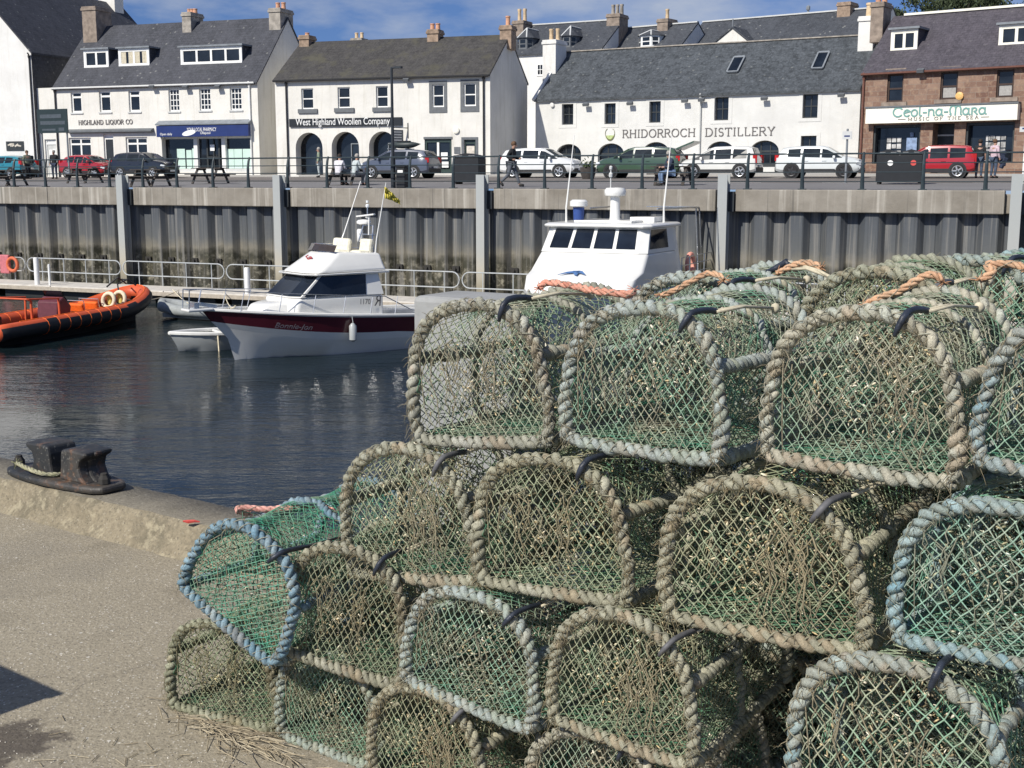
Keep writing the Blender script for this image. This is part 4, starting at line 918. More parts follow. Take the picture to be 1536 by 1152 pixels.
H1 = back_house('rear_house', 'white house behind the distillery with two grey wooden bay dormers', 752, 101, 900, 97, 79.5, 38.5, 8.5, 'wall_white', 'slate_far')
bay_dormer(*H1, 774, 57, 797, 75, 'grey_paint', 41); bay_dormer(*H1, 840, 54, 862, 72, 'grey_paint', 38)
F = H1[0]; h = F.rect(805, 95, 816, 114); sash(F.root, h[0], h[1], h[2], h[3], -.05, .12, (.5,), (.5,), 'white_paint')
chimney(F.root, (F.loc(780, 40, 3)[0], 3.4), 1.0, 1.6, H1[2]-1.2, F.loc(780, 34, 4)[1], 'stone_dark', 2, ph=1.0, potm='clay_buff')
chimney(F.root, (F.W-.5, 4.25), 1.1, 1.8, H1[2]-2.2, F.loc(890, 24, 4)[1], 'stone_dark', 3, ph=.8, potm='chimney_grey')
H2 = back_house('rear_cottage', 'slate roofed house behind the distillery with two white bay dormers', 893, 99, 1004, 95, 92, 44, 8.0, 'wall_white', 'slate_far')
bay_dormer(*H2, 889.5, 58, 917, 75, 'white_paint', 48.5); bay_dormer(*H2, 955.5, 53, 986, 71.5, 'white_paint', 44)
F = H2[0]; chimney(F.root, (F.loc(1004, 40, 4)[0]-.2, 4), .95, 1.5, H2[2]-1.6, F.loc(1004, 29, 4)[1], 'stone_dark', 1, ph=.8, potm='clay_buff')
H3 = back_house('rear_hall', 'long dark slate roof with a cream gablet rising behind the distillery', 1006, 97, 1292, 88, 88, 28, 9.5, 'wall_white', 'slate_far')
F, He, Hr, D = H3
x0, z0 = F.loc(1069, 68, 1.0); x1, _ = F.loc(1124, 66, 1.0); xp, zp = F.loc(1099, 43, 1.0)
m = MB(); m.prism([(x0, 1.0, z0-2.2), (x1, 1.0, z0-2.2), (x1, 1.0, z0), (xp, 1.0, zp), (x0, 1.0, z0)], (0, .3, 0)); gb = m.build('gablet', M['wall_cream'], F.root)
m = MB()
for xa_ in (x0-.25, x1+.25): m.prism([(xp, .9, zp+.03), (xa_, .9, z0-.12), (xa_, D/2, z0-.12), (xp, D/2, zp+.03)], (0, 0, .12))
m.build('gablet_roof', M['slate_far'], gb, uv=True); m = MB(); m.bar((xp, 1.0, zp), (xp, 1.0, zp+.7), .05, 6); m.build('finial', M['lead'], gb)
chimney(F.root, (F.loc(1269, 20, 4.5)[0], 4.75), 1.0, 1.5, Hr-1.2, F.loc(1269, 4, 4.5)[1], 'chimney_brick', 0)
m = MB(); x = F.loc(1210, 20, 4.5)[0]; m.bar((x, 4.75, Hr), (x, 4.75, F.loc(1210, 14, 4.7)[1]), .09, 8); m.lathe([(.16, 0), (.16, .25), (.02, .35)], 8, (x, 4.75, F.loc(1210, 15, 4.7)[1])); m.build('vent_pipe', M['lead'], F.root)
# a chimney stack of a house hidden behind the woollen shop roof
H4 = back_house('hidden_house', 'house almost hidden behind the brown tiled roof, only its chimney showing', 500, 104, 640, 101, 110, 72, 8, 'wall_cream', 'slate_far')
F = H4[0]; chimney(F.root, (F.loc(539, 60, 4)[0], 4), 1.0, 1.2, H4[2]-1, F.loc(539, 58, 4)[1], 'chimney_grey', 2, ph=.5, potm='clay_buff')
x = F.loc(696, 50, 4)[0]; 
# tree behind the music shop
def leaf_tree(name, label, base, H, Rx, n, mats, seed):
    rnd = random.Random(seed); t = thing(name, label, 'tree', base)
    m = MB(); m.tube([(0, 0, -1), (.1, .1, H*.4), (0, 0, H*.75)], [.35, .28, .1], 8)
    for k in range(14):
        a = rnd.random()*6.28; z = H*rnd.uniform(.4, .7); m.tube([(0, 0, z), (math.cos(a)*Rx*.5, math.sin(a)*Rx*.5, z+H*.12), (math.cos(a)*Rx*.85, math.sin(a)*Rx*.85, z+H*.22)], [.12, .07, .03], 5)
    m.build('trunk', P_('bark', (.10, .085, .065), .9, .3, 6), t)
    cl = [(Vector((rnd.gauss(0, .42)*Rx, rnd.gauss(0, .42)*Rx, H*rnd.uniform(.55, .97))), rnd.uniform(.5, 1.1)) for _ in range(70)]
    m = MB()
    for i in range(n):
        c_, r_ = rnd.choice(cl); p = c_+Vector((rnd.gauss(0, 1), rnd.gauss(0, 1), rnd.gauss(0, .7)))*r_*.5; q = Euler((rnd.random()*6, rnd.random()*6, rnd.random()*6)).to_matrix(); s_ = rnd.uniform(.08, .17)
        g = rnd.uniform(.6, 1.4); m.add([p+q@Vector(v_)*s_ for v_ in ((-1, 0, 0), (0, -.55, .1), (1.1, 0, 0), (0, .55, .1))], [(0, 1, 2, 3)], (.045*g, .06*g, .028*g))
    m.build('crown', M['leaf'], t, attr=True); return t
t = NT('leaf'); a_ = t.n('ShaderNodeAttribute', attribute_name='Col'); M['leaf'] = t.done(a_.outputs['Color'], .7, spec=.3)
p = at_y(1432, 20, 96); leaf_tree('broadleaf_tree', 'dark green tree top rising behind the music shop roof', (p.x, p.y, 3.5), p.z-3.5+1.6, 5.2, 16000, None, 4)
# ------------------------------------------------------------------ vehicles
P_('tyre', (.018, .018, .019), .8, .2, 20); P_('rim', (.55, .56, .57), .3, .1, 10, metal=.6); P_('rim_dark', (.05, .05, .055), .4, .2, 10, metal=.3)
P_('plastic_dark', (.025, .026, .028), .6); P_('head_lamp', (.75, .78, .8), .1, .05); P_('tail_lamp', (.45, .02, .02), .2, .1); P_('plate', (.8, .8, .75), .5)
def paint(key, col): return P_(key, col, .28, .04, 2, spec=.5, coat=.9)
KIND = {   # x/L, belt, top, half width, roof half width
 'suv': [(-.5,.80,.86,.86,.80),(-.485,1.0,1.08,.95,.82),(-.425,1.07,1.44,1,.71),(-.35,1.06,1.50,1,.71),(-.20,1.04,1.545,1,.73),(-.175,1.04,1.55,1,.73),(.03,1.01,1.545,1,.73),(.05,1.01,1.54,1,.73),(.11,1.0,1.48,1,.71),(.285,.99,1.04,1,.86),(.42,.90,.96,.97,.80),(.475,.80,.86,.90,.74),(.5,.60,.66,.80,.66)],
 'hatch': [(-.5,.76,.82,.86,.78),(-.485,.92,1.0,.95,.80),(-.40,.99,1.30,1,.69),(-.31,.98,1.38,1,.69),(-.17,.96,1.42,1,.71),(-.145,.96,1.42,1,.71),(.03,.93,1.41,1,.71),(.05,.93,1.40,1,.71),(.10,.92,1.33,1,.69),(.285,.90,.95,1,.86),(.42,.80,.86,.96,.78),(.475,.70,.76,.88,.72),(.5,.52,.58,.78,.64)],
 'mpv': [(-.5,.84,.90,.90,.84),(-.488,1.0,1.10,.96,.84),(-.44,1.05,1.56,1,.76),(-.38,1.04,1.62,1,.76),(-.20,1.02,1.65,1,.77),(-.175,1.02,1.65,1,.77),(.03,1.0,1.63,1,.76),(.05,1.0,1.62,1,.76),(.10,.99,1.56,1,.74),(.32,.96,1.03,1,.86),(.43,.88,.95,.97,.80),(.48,.78,.84,.90,.74),(.5,.6,.66,.80,.66)],
}
def make_car(name, label, kind, L, pm, u, q, rz, wid=.9, hsc=1.0, rim='rim', bump='plastic_dark', cat='car'):
    t = thing(name, label, cat, on_ground(u, q), QRZ+rz, 'cars parked along the harbour street'); st = KIND[kind]; n = len(st)
    def sec(s):
        x, zb, zt, hw, hr = s; x *= L; hw *= wid; hr = hr*wid; zb *= hsc; zt *= hsc; lo = .28 if abs(x) < L*.47 else .34
        return [Vector(p) for p in ((x, hw*.88, lo), (x, hw*.985, lo+.12), (x, hw, zb*.66), (x, hw*.975, zb), (x, hr+(hw*.975-hr)*.16, zt-(zt-zb)*.16), (x, hr, zt), (x, hr*.84, zt+.045), (x, 0, zt+.065))]
    S = [sec(s) for s in st]; V = MB(); G = {'side_window': [MB(), MB()], 'windscreen': MB(), 'rear_window': MB()}
    for sd in (1, -1):
        pt = lambda i, k: (S[i][k].x, S[i][k].y*sd, S[i][k].z)
        for i in range(n-1):
            for k in range(7):
                qd = [pt(i, k), pt(i+1, k), pt(i+1, k+1), pt(i, k+1)]
                if sd > 0: qd = qd[::-1]
                if k == 3 and 3 <= i <= 8 and i not in (4, 6): G['side_window'][0 if sd > 0 else 1].quad(*qd)
                elif k >= 5 and i == 8: G['windscreen'].quad(*qd)
                elif k >= 5 and i == 1: G['rear_window'].quad(*qd)
                else: V.quad(*qd)
        for i in (0, n-1):
            c_ = [pt(i, k) for k in range(8)]+[(S[i][0].x, 0, S[i][0].z)]; V.add(c_, [tuple(range(9))])
        V.quad(*[pt(0, 0), pt(n-1, 0), (S[n-1][0].x, 0, S[n-1][0].z), (S[0][0].x, 0, S[0][0].z)])
        V.tube([pt(8, 5), pt(9, 5)], .04, 5)
    bm = bmesh.new(); me0 = V.mesh('body', pm); bm.from_mesh(me0); bmesh.ops.remove_doubles(bm, verts=bm.verts, dist=.0005); bmesh.ops.recalc_face_normals(bm, faces=bm.faces); bm.to_mesh(me0); bm.free()
    me0.polygons.foreach_set('use_smooth', [True]*len(me0.polygons)); me0.set_sharp_from_angle(angle=R(32))
    o = bpy.data.objects.new('body', me0); C.objects.link(o); o.parent = t
    for b in G['side_window']: b.build('side_window', M['car_glass'], t)
    G['windscreen'].build('windscreen', M['car_glass'], t); G['rear_window'].build('rear_window', M['car_glass'], t)
    wr = .335 if kind != 'hatch' else .31
    for sx_ in (-.30, .315):
        for sd in (1, -1):
            m = MB(); y = sd*(wid-.10)
            ax = Matrix.Rotation(R(-90*sd), 3, 'X')
            a = MB(); a.lathe([(wr+.07, 0), (wr+.07, .112)], 20, (sx_*L, y, wr+.01), ax); a.build('wheel_arch', M['plastic_dark'], t)
            m.lathe([(wr*.7, .0), (wr, .0), (wr, .10), (wr*.93, .13), (wr*.7, .135)], 20, (sx_*L, y, wr), ax); w = m.build('wheel', M['tyre'], t, auto=40)
            m = MB(); m.lathe([(wr*.72, 0), (wr*.72, .128), (wr*.6, .13)], 18, (sx_*L, y, wr), ax); m.build('rim_well', M['rim_dark'], w)
            m = MB(); cc = Vector((sx_*L, y+sd*.138, wr))
            for k in range(5):
                th = 2*math.pi*k/5; d_ = Vector((math.cos(th), 0, math.sin(th))); m.beam(cc+d_*.03, cc+d_*wr*.72, wr*.2, .012, up=(0, 1, 0))
            m.tube([cc+Vector((math.cos(a_)*wr*.69, 0, math.sin(a_)*wr*.69)) for a_ in [2*math.pi*j/18 for j in range(18)]], .022, 5, closed=True); m.build('rim', M[rim], w)
    zc = st[-2][1]*hsc
    for sd in (1, -1):
        m = MB(); m.box((L*.462, sd*wid*.74, zc*.92), (.26, .36, .15), (0, R(12), -sd*R(28))); m.build('headlight', M['head_lamp'], t, bevel=.03)
        m = MB(); m.box((-L*.478, sd*wid*.80, 1.02*hsc), (.22, .22, .34 if kind != 'mpv' else .5), (0, 0, sd*R(18))); m.build('tail_light', M['tail_lamp'], t, bevel=.03)
        m = MB(); m.box((L*.20, sd*(wid+.09), 1.03*hsc), (.13, .2, .14)); m.build('mirror', pm, t, bevel=.03)
        m = MB(); m.box((0, sd*wid*.985, .38), (L*.42, .05, .12)); m.build('sill_trim', M[bump], t)
        for xh in (-.13, .08): m = MB(); m.box((xh*L, sd*wid*1.0, .86*hsc), (.2, .03, .035)); m.build('door_handle', pm, t)
    for sx_, hh in ((.492, .38), (-.495, .42)): m = MB(); m.box((sx_*L, 0, hh), (.14, wid*1.62, .26)); m.build('bumper', M[bump], t, bevel=.05)
    m = MB(); m.box((L*.497+.075, 0, .45), (.02, .52, .11)); m.box((-L*.497-.075, 0, .62), (.02, .52, .11)); m.build('number_plate', M['plate'], t)
    m = MB(); m.box((L*.493, 0, zc*.82), (.06, .7, .16)); m.build('grille', M['plastic_dark'], t)
    return t, S
PI = math.pi
# heading 0 = front towards the right of the picture (along the quay)
make_car('parked_car', 'teal blue hatchback cut by the left edge in front of the gable house', 'hatch', 4.1, paint('paint_teal', (.02, .19, .25)), 12, 20.2, PI)
make_car('parked_car', 'bright red hatchback facing right beside the liquor shop door', 'hatch', 3.7, paint('paint_red', (.33, .012, .02)), 136, 20.6, 0)
make_car('parked_car', 'black sport utility car with bright headlights left of the pharmacy front', 'suv', 4.2, paint('paint_black', (.010, .012, .018)), 219, 19.6, 0)
cv, S_ = make_car('parked_car', 'blue grey sport utility car carrying a kayak on its roof', 'suv', 4.35, paint('paint_slate', (.085, .10, .14)), 601, 18.5, PI)
make_car('parked_car', 'white sport utility car facing right behind the walking man', 'suv', 4.4, paint('paint_white', (.72, .73, .72)), 812, 19.8, 0)
gv, _ = make_car('parked_car', 'dark green sport utility car with its tailgate open', 'suv', 4.5, paint('paint_green', (.045, .085, .05)), 962, 19.0, PI, rim='rim_dark')
make_car('parked_car', 'plain white people carrier with tall red tail lights', 'mpv', 3.9, paint('paint_white2', (.70, .70, .66)), 1081, 18.6, PI, hsc=.93)
make_car('parked_car', 'silver white crossover with black roof edge and dark lower trim', 'suv', 4.1, paint('paint_silver', (.66, .69, .68)), 1229, 19.0, 0, rim='rim_dark', hsc=.97)
make_car('parked_car', 'shiny red compact car parked outside the music shop', 'mpv', 3.8, paint('paint_red2', (.36, .014, .022)), 1399, 18.8, PI, hsc=.9)
m = MB(); m.bar((-.6, .55, 1.63), (-.6, -.55, 1.63), .025, 6); m.bar((.5, .55, 1.63), (.5, -.55, 1.63), .025, 6); m.build('roof_bar', M['galv'], cv)
ky = thing('kayak', 'dark kayak strapped on the roof bars of the blue grey car', 'kayak', cv.matrix_basis @ Vector((-.3, .1, 1.62)), cv.rotation_euler.z)
m = MB(); k = 13; rings = []
for i in range(k):
    f = i/(k-1)*2-1; r_ = max(.02, .33*(1-abs(f)**2.4)); x = f*1.05; z0 = .22+.05*f*f
    rings.append([(x, r_*math.cos(a)*1.0, z0+r_*.62*math.sin(a)) for a in [2*PI*j/10 for j in range(10)]])
vs5 = [p for r_ in rings for p in r_]; fs5 = [(i*10+j, i*10+(j+1) % 10, (i+1)*10+(j+1) % 10, (i+1)*10+j) for i in range(k-1) for j in range(10)]
m.add(vs5, fs5+[tuple(range(9, -1, -1)), tuple((k-1)*10+j for j in range(10))]); m.build('hull', P_('kayak_dark', (.03, .04, .04), .45), ky, smooth=True)
m = MB(); m.tube([(.42*math.cos(a), .2*math.sin(a), .425) for a in [2*PI*j/14 for j in range(14)]], .03, 5, closed=True); m.build('cockpit_rim', M['plastic_dark'], ky)
m = MB(); m.prism([(-2.05, -.72, 1.42), (-2.05, .72, 1.42), (-2.95, .66, 1.78), (-2.95, -.66, 1.78)], (0, 0, .09)); m.build('tailgate', M['paint_green'], gv)

# ------------------------------------------------------------------ street furniture
P_('picnic_wood', (.06, .052, .047), .85, .25, 6); P_('bin_black', (.015, .017, .02), .5, .15, 3)
def picnic(u, q, label, rz=0, sc=1):
    t = thing('picnic_table', label, 'picnic table', on_ground(u, q), QRZ+rz, 'picnic tables on the promenade'); L = 1.75
    for k in range(5): m = MB(); m.bb((-L/2, -.36+k*.145, .73), (L/2, -.36+k*.145+.13, .775)); m.build('top_plank', M['picnic_wood'], t)
    for s_ in (1, -1):
        m = MB(); m.bb((-L/2, s_*.62, .43), (L/2, s_*.62+.13*s_, .475)); m.bb((-L/2, s_*.77, .43), (L/2, s_*.77+.13*s_, .475)); m.build('bench', M['picnic_wood'], t)
        for x in (-.58, .58): m = MB(); m.beam((x, s_*.68, 0), (x, s_*.22, .74), .05, .12, up=(1, 0, 0)); m.build('leg', M['picnic_wood'], t)
    for x in (-.53, .53): m = MB(); m.bb((x-.02, -.84, .34), (x+.02, .84, .43)); m.bb((x-.02, -.36, .65), (x+.02, .36, .73)); m.build('cross_brace', M['picnic_wood'], t)
    return t
picnic(12, 2.2, 'dark picnic table at the far left end of the promenade railing')
picnic(128, 7.5, 'dark picnic table in front of the red hatchback')
picnic(226, 2.2, 'dark picnic table in front of the black sport utility car')
picnic(316, 7.0, 'dark picnic table in front of the pharmacy door')
pt5 = picnic(521, 5.2, 'dark picnic table where two people sit before the woollen shop arches')
pt6 = picnic(1010, 6.0, 'dark picnic table with a person in jeans sitting on it')
# lamp post and litter bin
lp = thing('lamp_post', 'tall thin black lamp post rising in front of the woollen shop sign', 'lamp post', on_ground(590, .9), QRZ)
zt_ = at_plane(590, 101, QA+QI*.9, QN).z-lp.location.z
m = MB(); m.tube([(0, 0, 0), (0, 0, 1.2), (0, 0, 1.21), (0, 0, zt_)], [.10, .10, .07, .05], 10); m.build('pole', M['black_metal'], lp)
m = MB(); m.bar((0, 0, zt_-.03), (.22, 0, zt_-.01), .035, 6); m.bb((.15, -.09, zt_-.05), (.46, .09, zt_+.03)); m.build('lamp_head', M['black_metal'], lp)
lb2 = thing('litter_bin', 'slim black litter bin beside the black lamp post', 'litter bin', on_ground(604, .95), QRZ)
m = MB(); m.bb((-.2, -.2, 0), (.2, .2, .82)); m.build('body', M['bin_black'], lb2, bevel=.02); m = MB(); m.bb((-.23, -.23, .823), (.23, .23, .90)); m.build('lid', M['bin_black'], lb2, bevel=.02); m = MB(); m.bb((-.12, -.206, .62), (.12, -.203, .72)); m.build('sign_plate', M['letter_white'], lb2)
# direction board
db = thing('direction_board', 'dark green street direction board on two posts before the liquor shop', 'direction sign', on_ground(79, 11), QRZ)
pl_ = lambda u, v: (lambda p: (s_of(p)-s_of(db.location), p.z-db.location.z))(at_plane(u, v, QA+QI*11, QN))
xa, zb_ = pl_(58, 200); xb, zt_ = pl_(101, 163)
m = MB(); m.bb((xa, -.05, zb_), (xb, 0, zt_)); bd = m.build('board', P_('board_green', (.018, .032, .035), .5), db)
for i, (f0, f1, g0, g1) in enumerate(((.1, .8, .62, .78), (.1, .92, .35, .5), (.15, .6, .1, .18), (.7, .88, .08, .22))): m = MB(); m.bb((xa+(xb-xa)*f0, -.058, zb_+(zt_-zb_)*g0), (xa+(xb-xa)*f1, -.053, zb_+(zt_-zb_)*g1)); m.build('lettering_panel', P_('board_text', (.07, .085, .10), .5), bd)
for x in (xa+.18, xb-.18): m = MB(); m.bar((x, .06, 0), (x, .06, zt_-.1), .05, 8); m.build('post', M['lead'], db)
for u, q, v0, v1, w, lab in ((1268, 10, 197, 209, 13, 'slim post with a small white notice near the silver crossover'), (1534, 9, 190, 198, 16, 'thin white post with a small white sign plate at the right edge')):
    sp_ = thing('street_sign', lab, 'street sign', on_ground(u, q), QRZ); f = lambda vv: at_plane(u, vv, QA+QI*q, QN).z-sp_.location.z
    m = MB(); m.bar((0, 0, 0), (0, 0, f(v0)+.1), .045, 8); m.build('post', M['lead' if u < 1500 else 'white_paint'], sp_); ww = w*55/1850/2
    m = MB(); m.bb((-ww, -.09, f(v1)), (ww, -.05, f(v0))); pp = m.build('plate', M['wall_grey'], sp_)
    m = MB(); m.bb((-ww*.6, -.094, f(v1)+.1), (ww*.6, -.091, f(v1)+.16)); m.build('sign_symbol', M['navy_sign'], pp)
def bin_store(u, q, w, label, stickers):
    t = thing('recycling_bin', label, 'recycling bin', on_ground(u, q), QRZ, 'black recycling bin boxes')
    m = MB(); m.bb((-w/2, -.4, .08), (w/2, .4, 1.15)); m.build('body', M['bin_black'], t, bevel=.03)
    n = max(1, round(w/1.0))
    for k in range(n):
        x0 = -w/2+w*k/n; xm = x0+w/n/2
        m = MB(); P = [(x0+.02, -.43, 1.155), (x0+w/n-.02, -.43, 1.155), (x0+w/n-.08, -.43, 1.26), (xm, -.43, 1.36), (x0+.08, -.43, 1.26)]; m.prism(P, (0, .85, 0)); lid = m.build('lid', M['bin_black'], t)
        m = MB(); m.bb((xm-w/n*.36, -.437, 1.2), (xm-w/n*.12, -.432, 1.25)); m.bb((xm+w/n*.12, -.437, 1.2), (xm+w/n*.36, -.432, 1.25)); m.build('label_strip', M['letter_white' if stickers == 0 else 'wall_grey'], lid)
        if stickers: m = MB(); m.lathe([(.11, 0), (.11, .01)], 14, (xm+.1, -.402, .83), Matrix.Rotation(R(90), 3, 'X')); m.build('sticker', M['letter_white'] if k == 0 else P_('sticker_red', (.6, .08, .07), .5), t)
    for x in (-w/2+.1, w/2-.1): m = MB(); m.bb((x-.05, -.35, 0), (x+.05, .35, .078)); m.build('foot', M['plastic_dark'], t)
bin_store(704, 7.0, 1.3, 'black recycling bin with white label strips right of the kayak car', 0)
bin_store(1349, 8.0, 1.75, 'wide black double recycling bin with round stickers before the red compact car', 1)
pb = thing('barrel_planter', 'dark half barrel planter between the white and green cars', 'planter', on_ground(882, 17), QRZ)
m = MB(); m.lathe([(.3, 0), (.4, .3), (.42, .6), (.38, .6), (.36, .5)], 12); m.build('barrel', M['picnic_wood'], pb, auto=40); m = MB(); rnd = random.Random(2)
for i in range(120): m.box((rnd.gauss(0, .16), rnd.gauss(0, .16), .6+abs(rnd.gauss(0, .14))), (.10, .03, .05), (rnd.random()*6, rnd.random()*6, 0))
m.build('plants', P_('plant_green', (.05, .07, .03), .8), pb)

# ------------------------------------------------------------------ people
def skin_mesh(name, pts, edges, rad, mat, parent, sub=2, loc=None):
    me = bpy.data.meshes.new(name); me.from_pydata(pts, edges, []); o = bpy.data.objects.new(name, me); C.objects.link(o)
    sk = o.modifiers.new('s', 'SKIN'); sk.use_smooth_shade = True
    for i, v in enumerate(me.skin_vertices[0].data): r_ = rad[i]; v.radius = (r_, r_) if not isinstance(r_, tuple) else r_; v.use_root = (i == 0)
    ss_ = o.modifiers.new('d', 'SUBSURF'); ss_.levels = sub; ss_.render_levels = sub
    bpy.context.view_layer.update()
    e = bpy.data.meshes.new_from_object(o.evaluated_get(bpy.context.evaluated_depsgraph_get()))
    bpy.data.objects.remove(o); e.name = name; e.materials.clear(); e.materials.append(mat)
    e.polygons.foreach_set('use_smooth', [True]*len(e.polygons))
    r = bpy.data.objects.new(name, e); C.objects.link(r); r.parent = parent; return r
STAND = dict(pel=(0,0,.95), ch=(0,.0,1.28), nk=(0,0,1.50), hd=(0,-.02,1.60), tp=(0,-.02,1.72),
  ls=(.19,0,1.43), le=(.25,.02,1.15), lw=(.26,-.06,.92), lh=(.26,-.09,.82), rs=(-.19,0,1.43), re=(-.25,.02,1.15), rw=(-.26,-.06,.92), rh=(-.26,-.09,.82),
  lp=(.10,0,.90), lk=(.11,-.02,.50), la=(.11,.03,.09), lt=(.12,-.16,.045), rp=(-.10,0,.90), rk=(-.11,-.02,.50), ra=(-.11,.03,.09), rt=(-.12,-.16,.045))
EDG = [('pel','bt'),('pel','ch'),('ch','nk'),('nk','hd'),('hd','tp'),('ch','ls'),('ls','le'),('le','lw'),('lw','lh'),('ch','rs'),('rs','re'),('re','rw'),('rw','rh'),('pel','lp'),('lp','lk'),('lk','la'),('la','lt'),('pel','rp'),('rp','rk'),('rk','ra'),('ra','rt')]
RAD = dict(bt=(.16,.125), pel=(.15,.115), ch=(.165,.12), nk=.058, hd=.088, tp=.07, ls=.07, le=.048, lw=.036, lh=.04, rs=.07, re=.048, rw=.036, rh=.04, lp=.095, lk=.062, la=.045, lt=.04, rp=.095, rk=.062, ra=.045, rt=.04)
P_('skin', (.42, .25, .18), .6, .08, 8)
def person(label, loc, rz, pose, top, legs, hair, shoes='shoe_dark', sc=1.0, sleeves=True, coat=False, group=None):
    t = thing('person', label, 'person', loc, rz, group); t.scale = (sc, sc, sc); J = dict(STAND); J.update(pose); J['bt'] = (J['pel'][0], J['pel'][1], J['pel'][2]-.09)
    def sub(name, keys, k, mat):
        ks = list(keys); ix = {a: i for i, a in enumerate(ks)}
        ed = [(ix[a], ix[b]) for a, b in EDG if a in ix and b in ix]
        rr = []
        for a in ks: r_ = RAD[a]; rr.append((r_[0]*k, r_[1]*k) if isinstance(r_, tuple) else (r_*k, r_*k))
        return skin_mesh(name, [J[a] for a in ks], ed, rr, M[mat], t)
    sub('body', list(STAND.keys()), 1.0, 'skin')
    sub('trousers', ['pel','lp','lk','la','rp','rk','ra'], 1.18, legs)
    arms = ['ls','le','lw','rs','re','rw'] if sleeves else ['ls','le','rs','re']
    sub('jacket' if sleeves else 'shirt', ['ch','pel','bt','nk']+arms+(['lp','rp'] if coat else []), 1.2, top)
    for s_ in 'lr':
        a, b = Vector(J[s_+'a']), Vector(J[s_+'t']); m = MB(); m.tube([a+Vector((0, 0, -.02)), (a+b)/2, b], [.06, .058, .045], 8); m.build('shoe', M[shoes], t, smooth=True)
    h = Vector(J['hd'])*.4+Vector(J['tp'])*.6; m = MB(); m.ball(h+Vector((0, .028, .025)), .112, 10, 7, (.92, .98, .98)); m.build('hair', M[hair], t, smooth=True)
    hd = Vector(J['hd']); m = MB()
    m.tube([hd+Vector((0, -.088, .045)), hd+Vector((0, -.112, .0)), hd+Vector((0, -.088, -.012))], [.012, .018, .012], 5); m.build('nose', M['skin'], t)
    m = MB(); m.box(hd+Vector((.034, -.088, .045)), (.03, .02, .014)); m.box(hd+Vector((-.034, -.088, .045)), (.03, .02, .014)); m.box(hd+Vector((0, -.086, -.045)), (.05, .02, .012)); m.build('face_features', M['hair_dark'], t)
    return t
for k, c in dict(hair_dark=(.03,.022,.018), hair_grey=(.35,.33,.30), hair_brown=(.12,.07,.04), shoe_dark=(.03,.03,.03), shoe_light=(.5,.48,.45), cloth_black=(.016,.017,.02), cloth_navy=(.03,.04,.07), jeans=(.13,.19,.30), jeans_dark=(.06,.085,.13), cloth_grey=(.16,.165,.18), cloth_camo=(.16,.18,.13), cloth_white=(.62,.60,.64), cloth_pale=(.45,.50,.50), cloth_pink=(.55,.42,.46), cloth_green=(.25,.30,.22), cloth_check=(.10,.11,.13)).items(): P_(k, c, .85, .25, 14)
SIT = dict(pel=(0,.05,.55), ch=(0,-.02,.88), nk=(0,-.06,1.10), hd=(0,-.10,1.20), tp=(0,-.11,1.32), ls=(.19,-.03,1.03), le=(.24,-.12,.76), lw=(.16,-.36,.74), lh=(.12,-.44,.73), rs=(-.19,-.03,1.03), re=(-.24,-.12,.76), rw=(-.16,-.36,.74), rh=(-.12,-.44,.73), lp=(.10,.0,.53), lk=(.13,-.42,.52), la=(.13,-.40,.09), lt=(.14,-.58,.045), rp=(-.10,0,.53), rk=(-.13,-.42,.52), ra=(-.13,-.36,.09), rt=(-.14,-.54,.045))
WALK = dict(pel=(0,0,.93), ch=(0,-.05,1.26), nk=(0,-.08,1.48), hd=(0,-.12,1.58), tp=(0,-.13,1.70), ls=(.19,-.05,1.41), le=(.24,-.06,1.13), lw=(.16,-.30,1.10), lh=(.10,-.36,1.12), rs=(-.19,-.05,1.41), re=(-.26,.10,1.16), rw=(-.20,-.14,1.06), rh=(-.14,-.22,1.06), lk=(.11,-.17,.52), la=(.11,-.30,.10), lt=(.12,-.48,.07), rk=(-.11,.08,.49), ra=(-.11,.40,.20), rt=(-.12,.30,.05))
person('person in a long dark coat walking before the poster covered door', on_ground(83, 17), QRZ+R(20), {}, 'cloth_black', 'cloth_navy', 'hair_grey', coat=True)
pk = person('person in a camouflage top with a dark backpack beside the teal car', on_ground(43, 17), QRZ+R(70), {}, 'cloth_camo', 'cloth_black', 'hair_brown')
bp = thing('backpack', 'dark green backpack worn by the person beside the teal car', 'backpack', pk.location+Vector((.12, .3, 1.22)), pk.rotation_euler.z)
m = MB(); m.box((0, 0, 0), (.34, .22, .5)); m.build('bag', M['board_green'], bp, bevel=.07); m = MB(); m.box((0, .13, -.1), (.24, .06, .2)); m.build('pocket', M['plastic_dark'], bp, bevel=.02)
person('person in pale green clothes standing in the left shop arch', on_ground(479, 20.5), QRZ+R(-60), {}, 'cloth_green', 'cloth_pale', 'hair_grey')
person('person in a white and lilac top sitting at the picnic table with their back turned', on_ground(509, 4.35), QRZ+R(180), dict(SIT), 'cloth_white', 'cloth_black', 'hair_dark')
person('person in a pale blue top leaning over the picnic table before the middle arch', on_ground(534, 4.35), QRZ+R(150), dict(SIT), 'cloth_pale', 'cloth_grey', 'hair_grey')
person('man in a black vest with grey sleeves walking along the promenade railing', on_ground(767, 2.6), QRZ+R(95), WALK, 'cloth_black', 'cloth_check', 'hair_brown', sc=1.03)
person('person in dark jacket and blue jeans sitting at a picnic table', on_ground(1005, 5.1), QRZ+R(-50), dict(SIT), 'cloth_navy', 'jeans', 'hair_grey')
person('person in a black shirt and jeans standing outside the music shop window', on_ground(1467, 18.5), QRZ+R(175), {}, 'cloth_black', 'jeans_dark', 'hair_dark', sleeves=False)
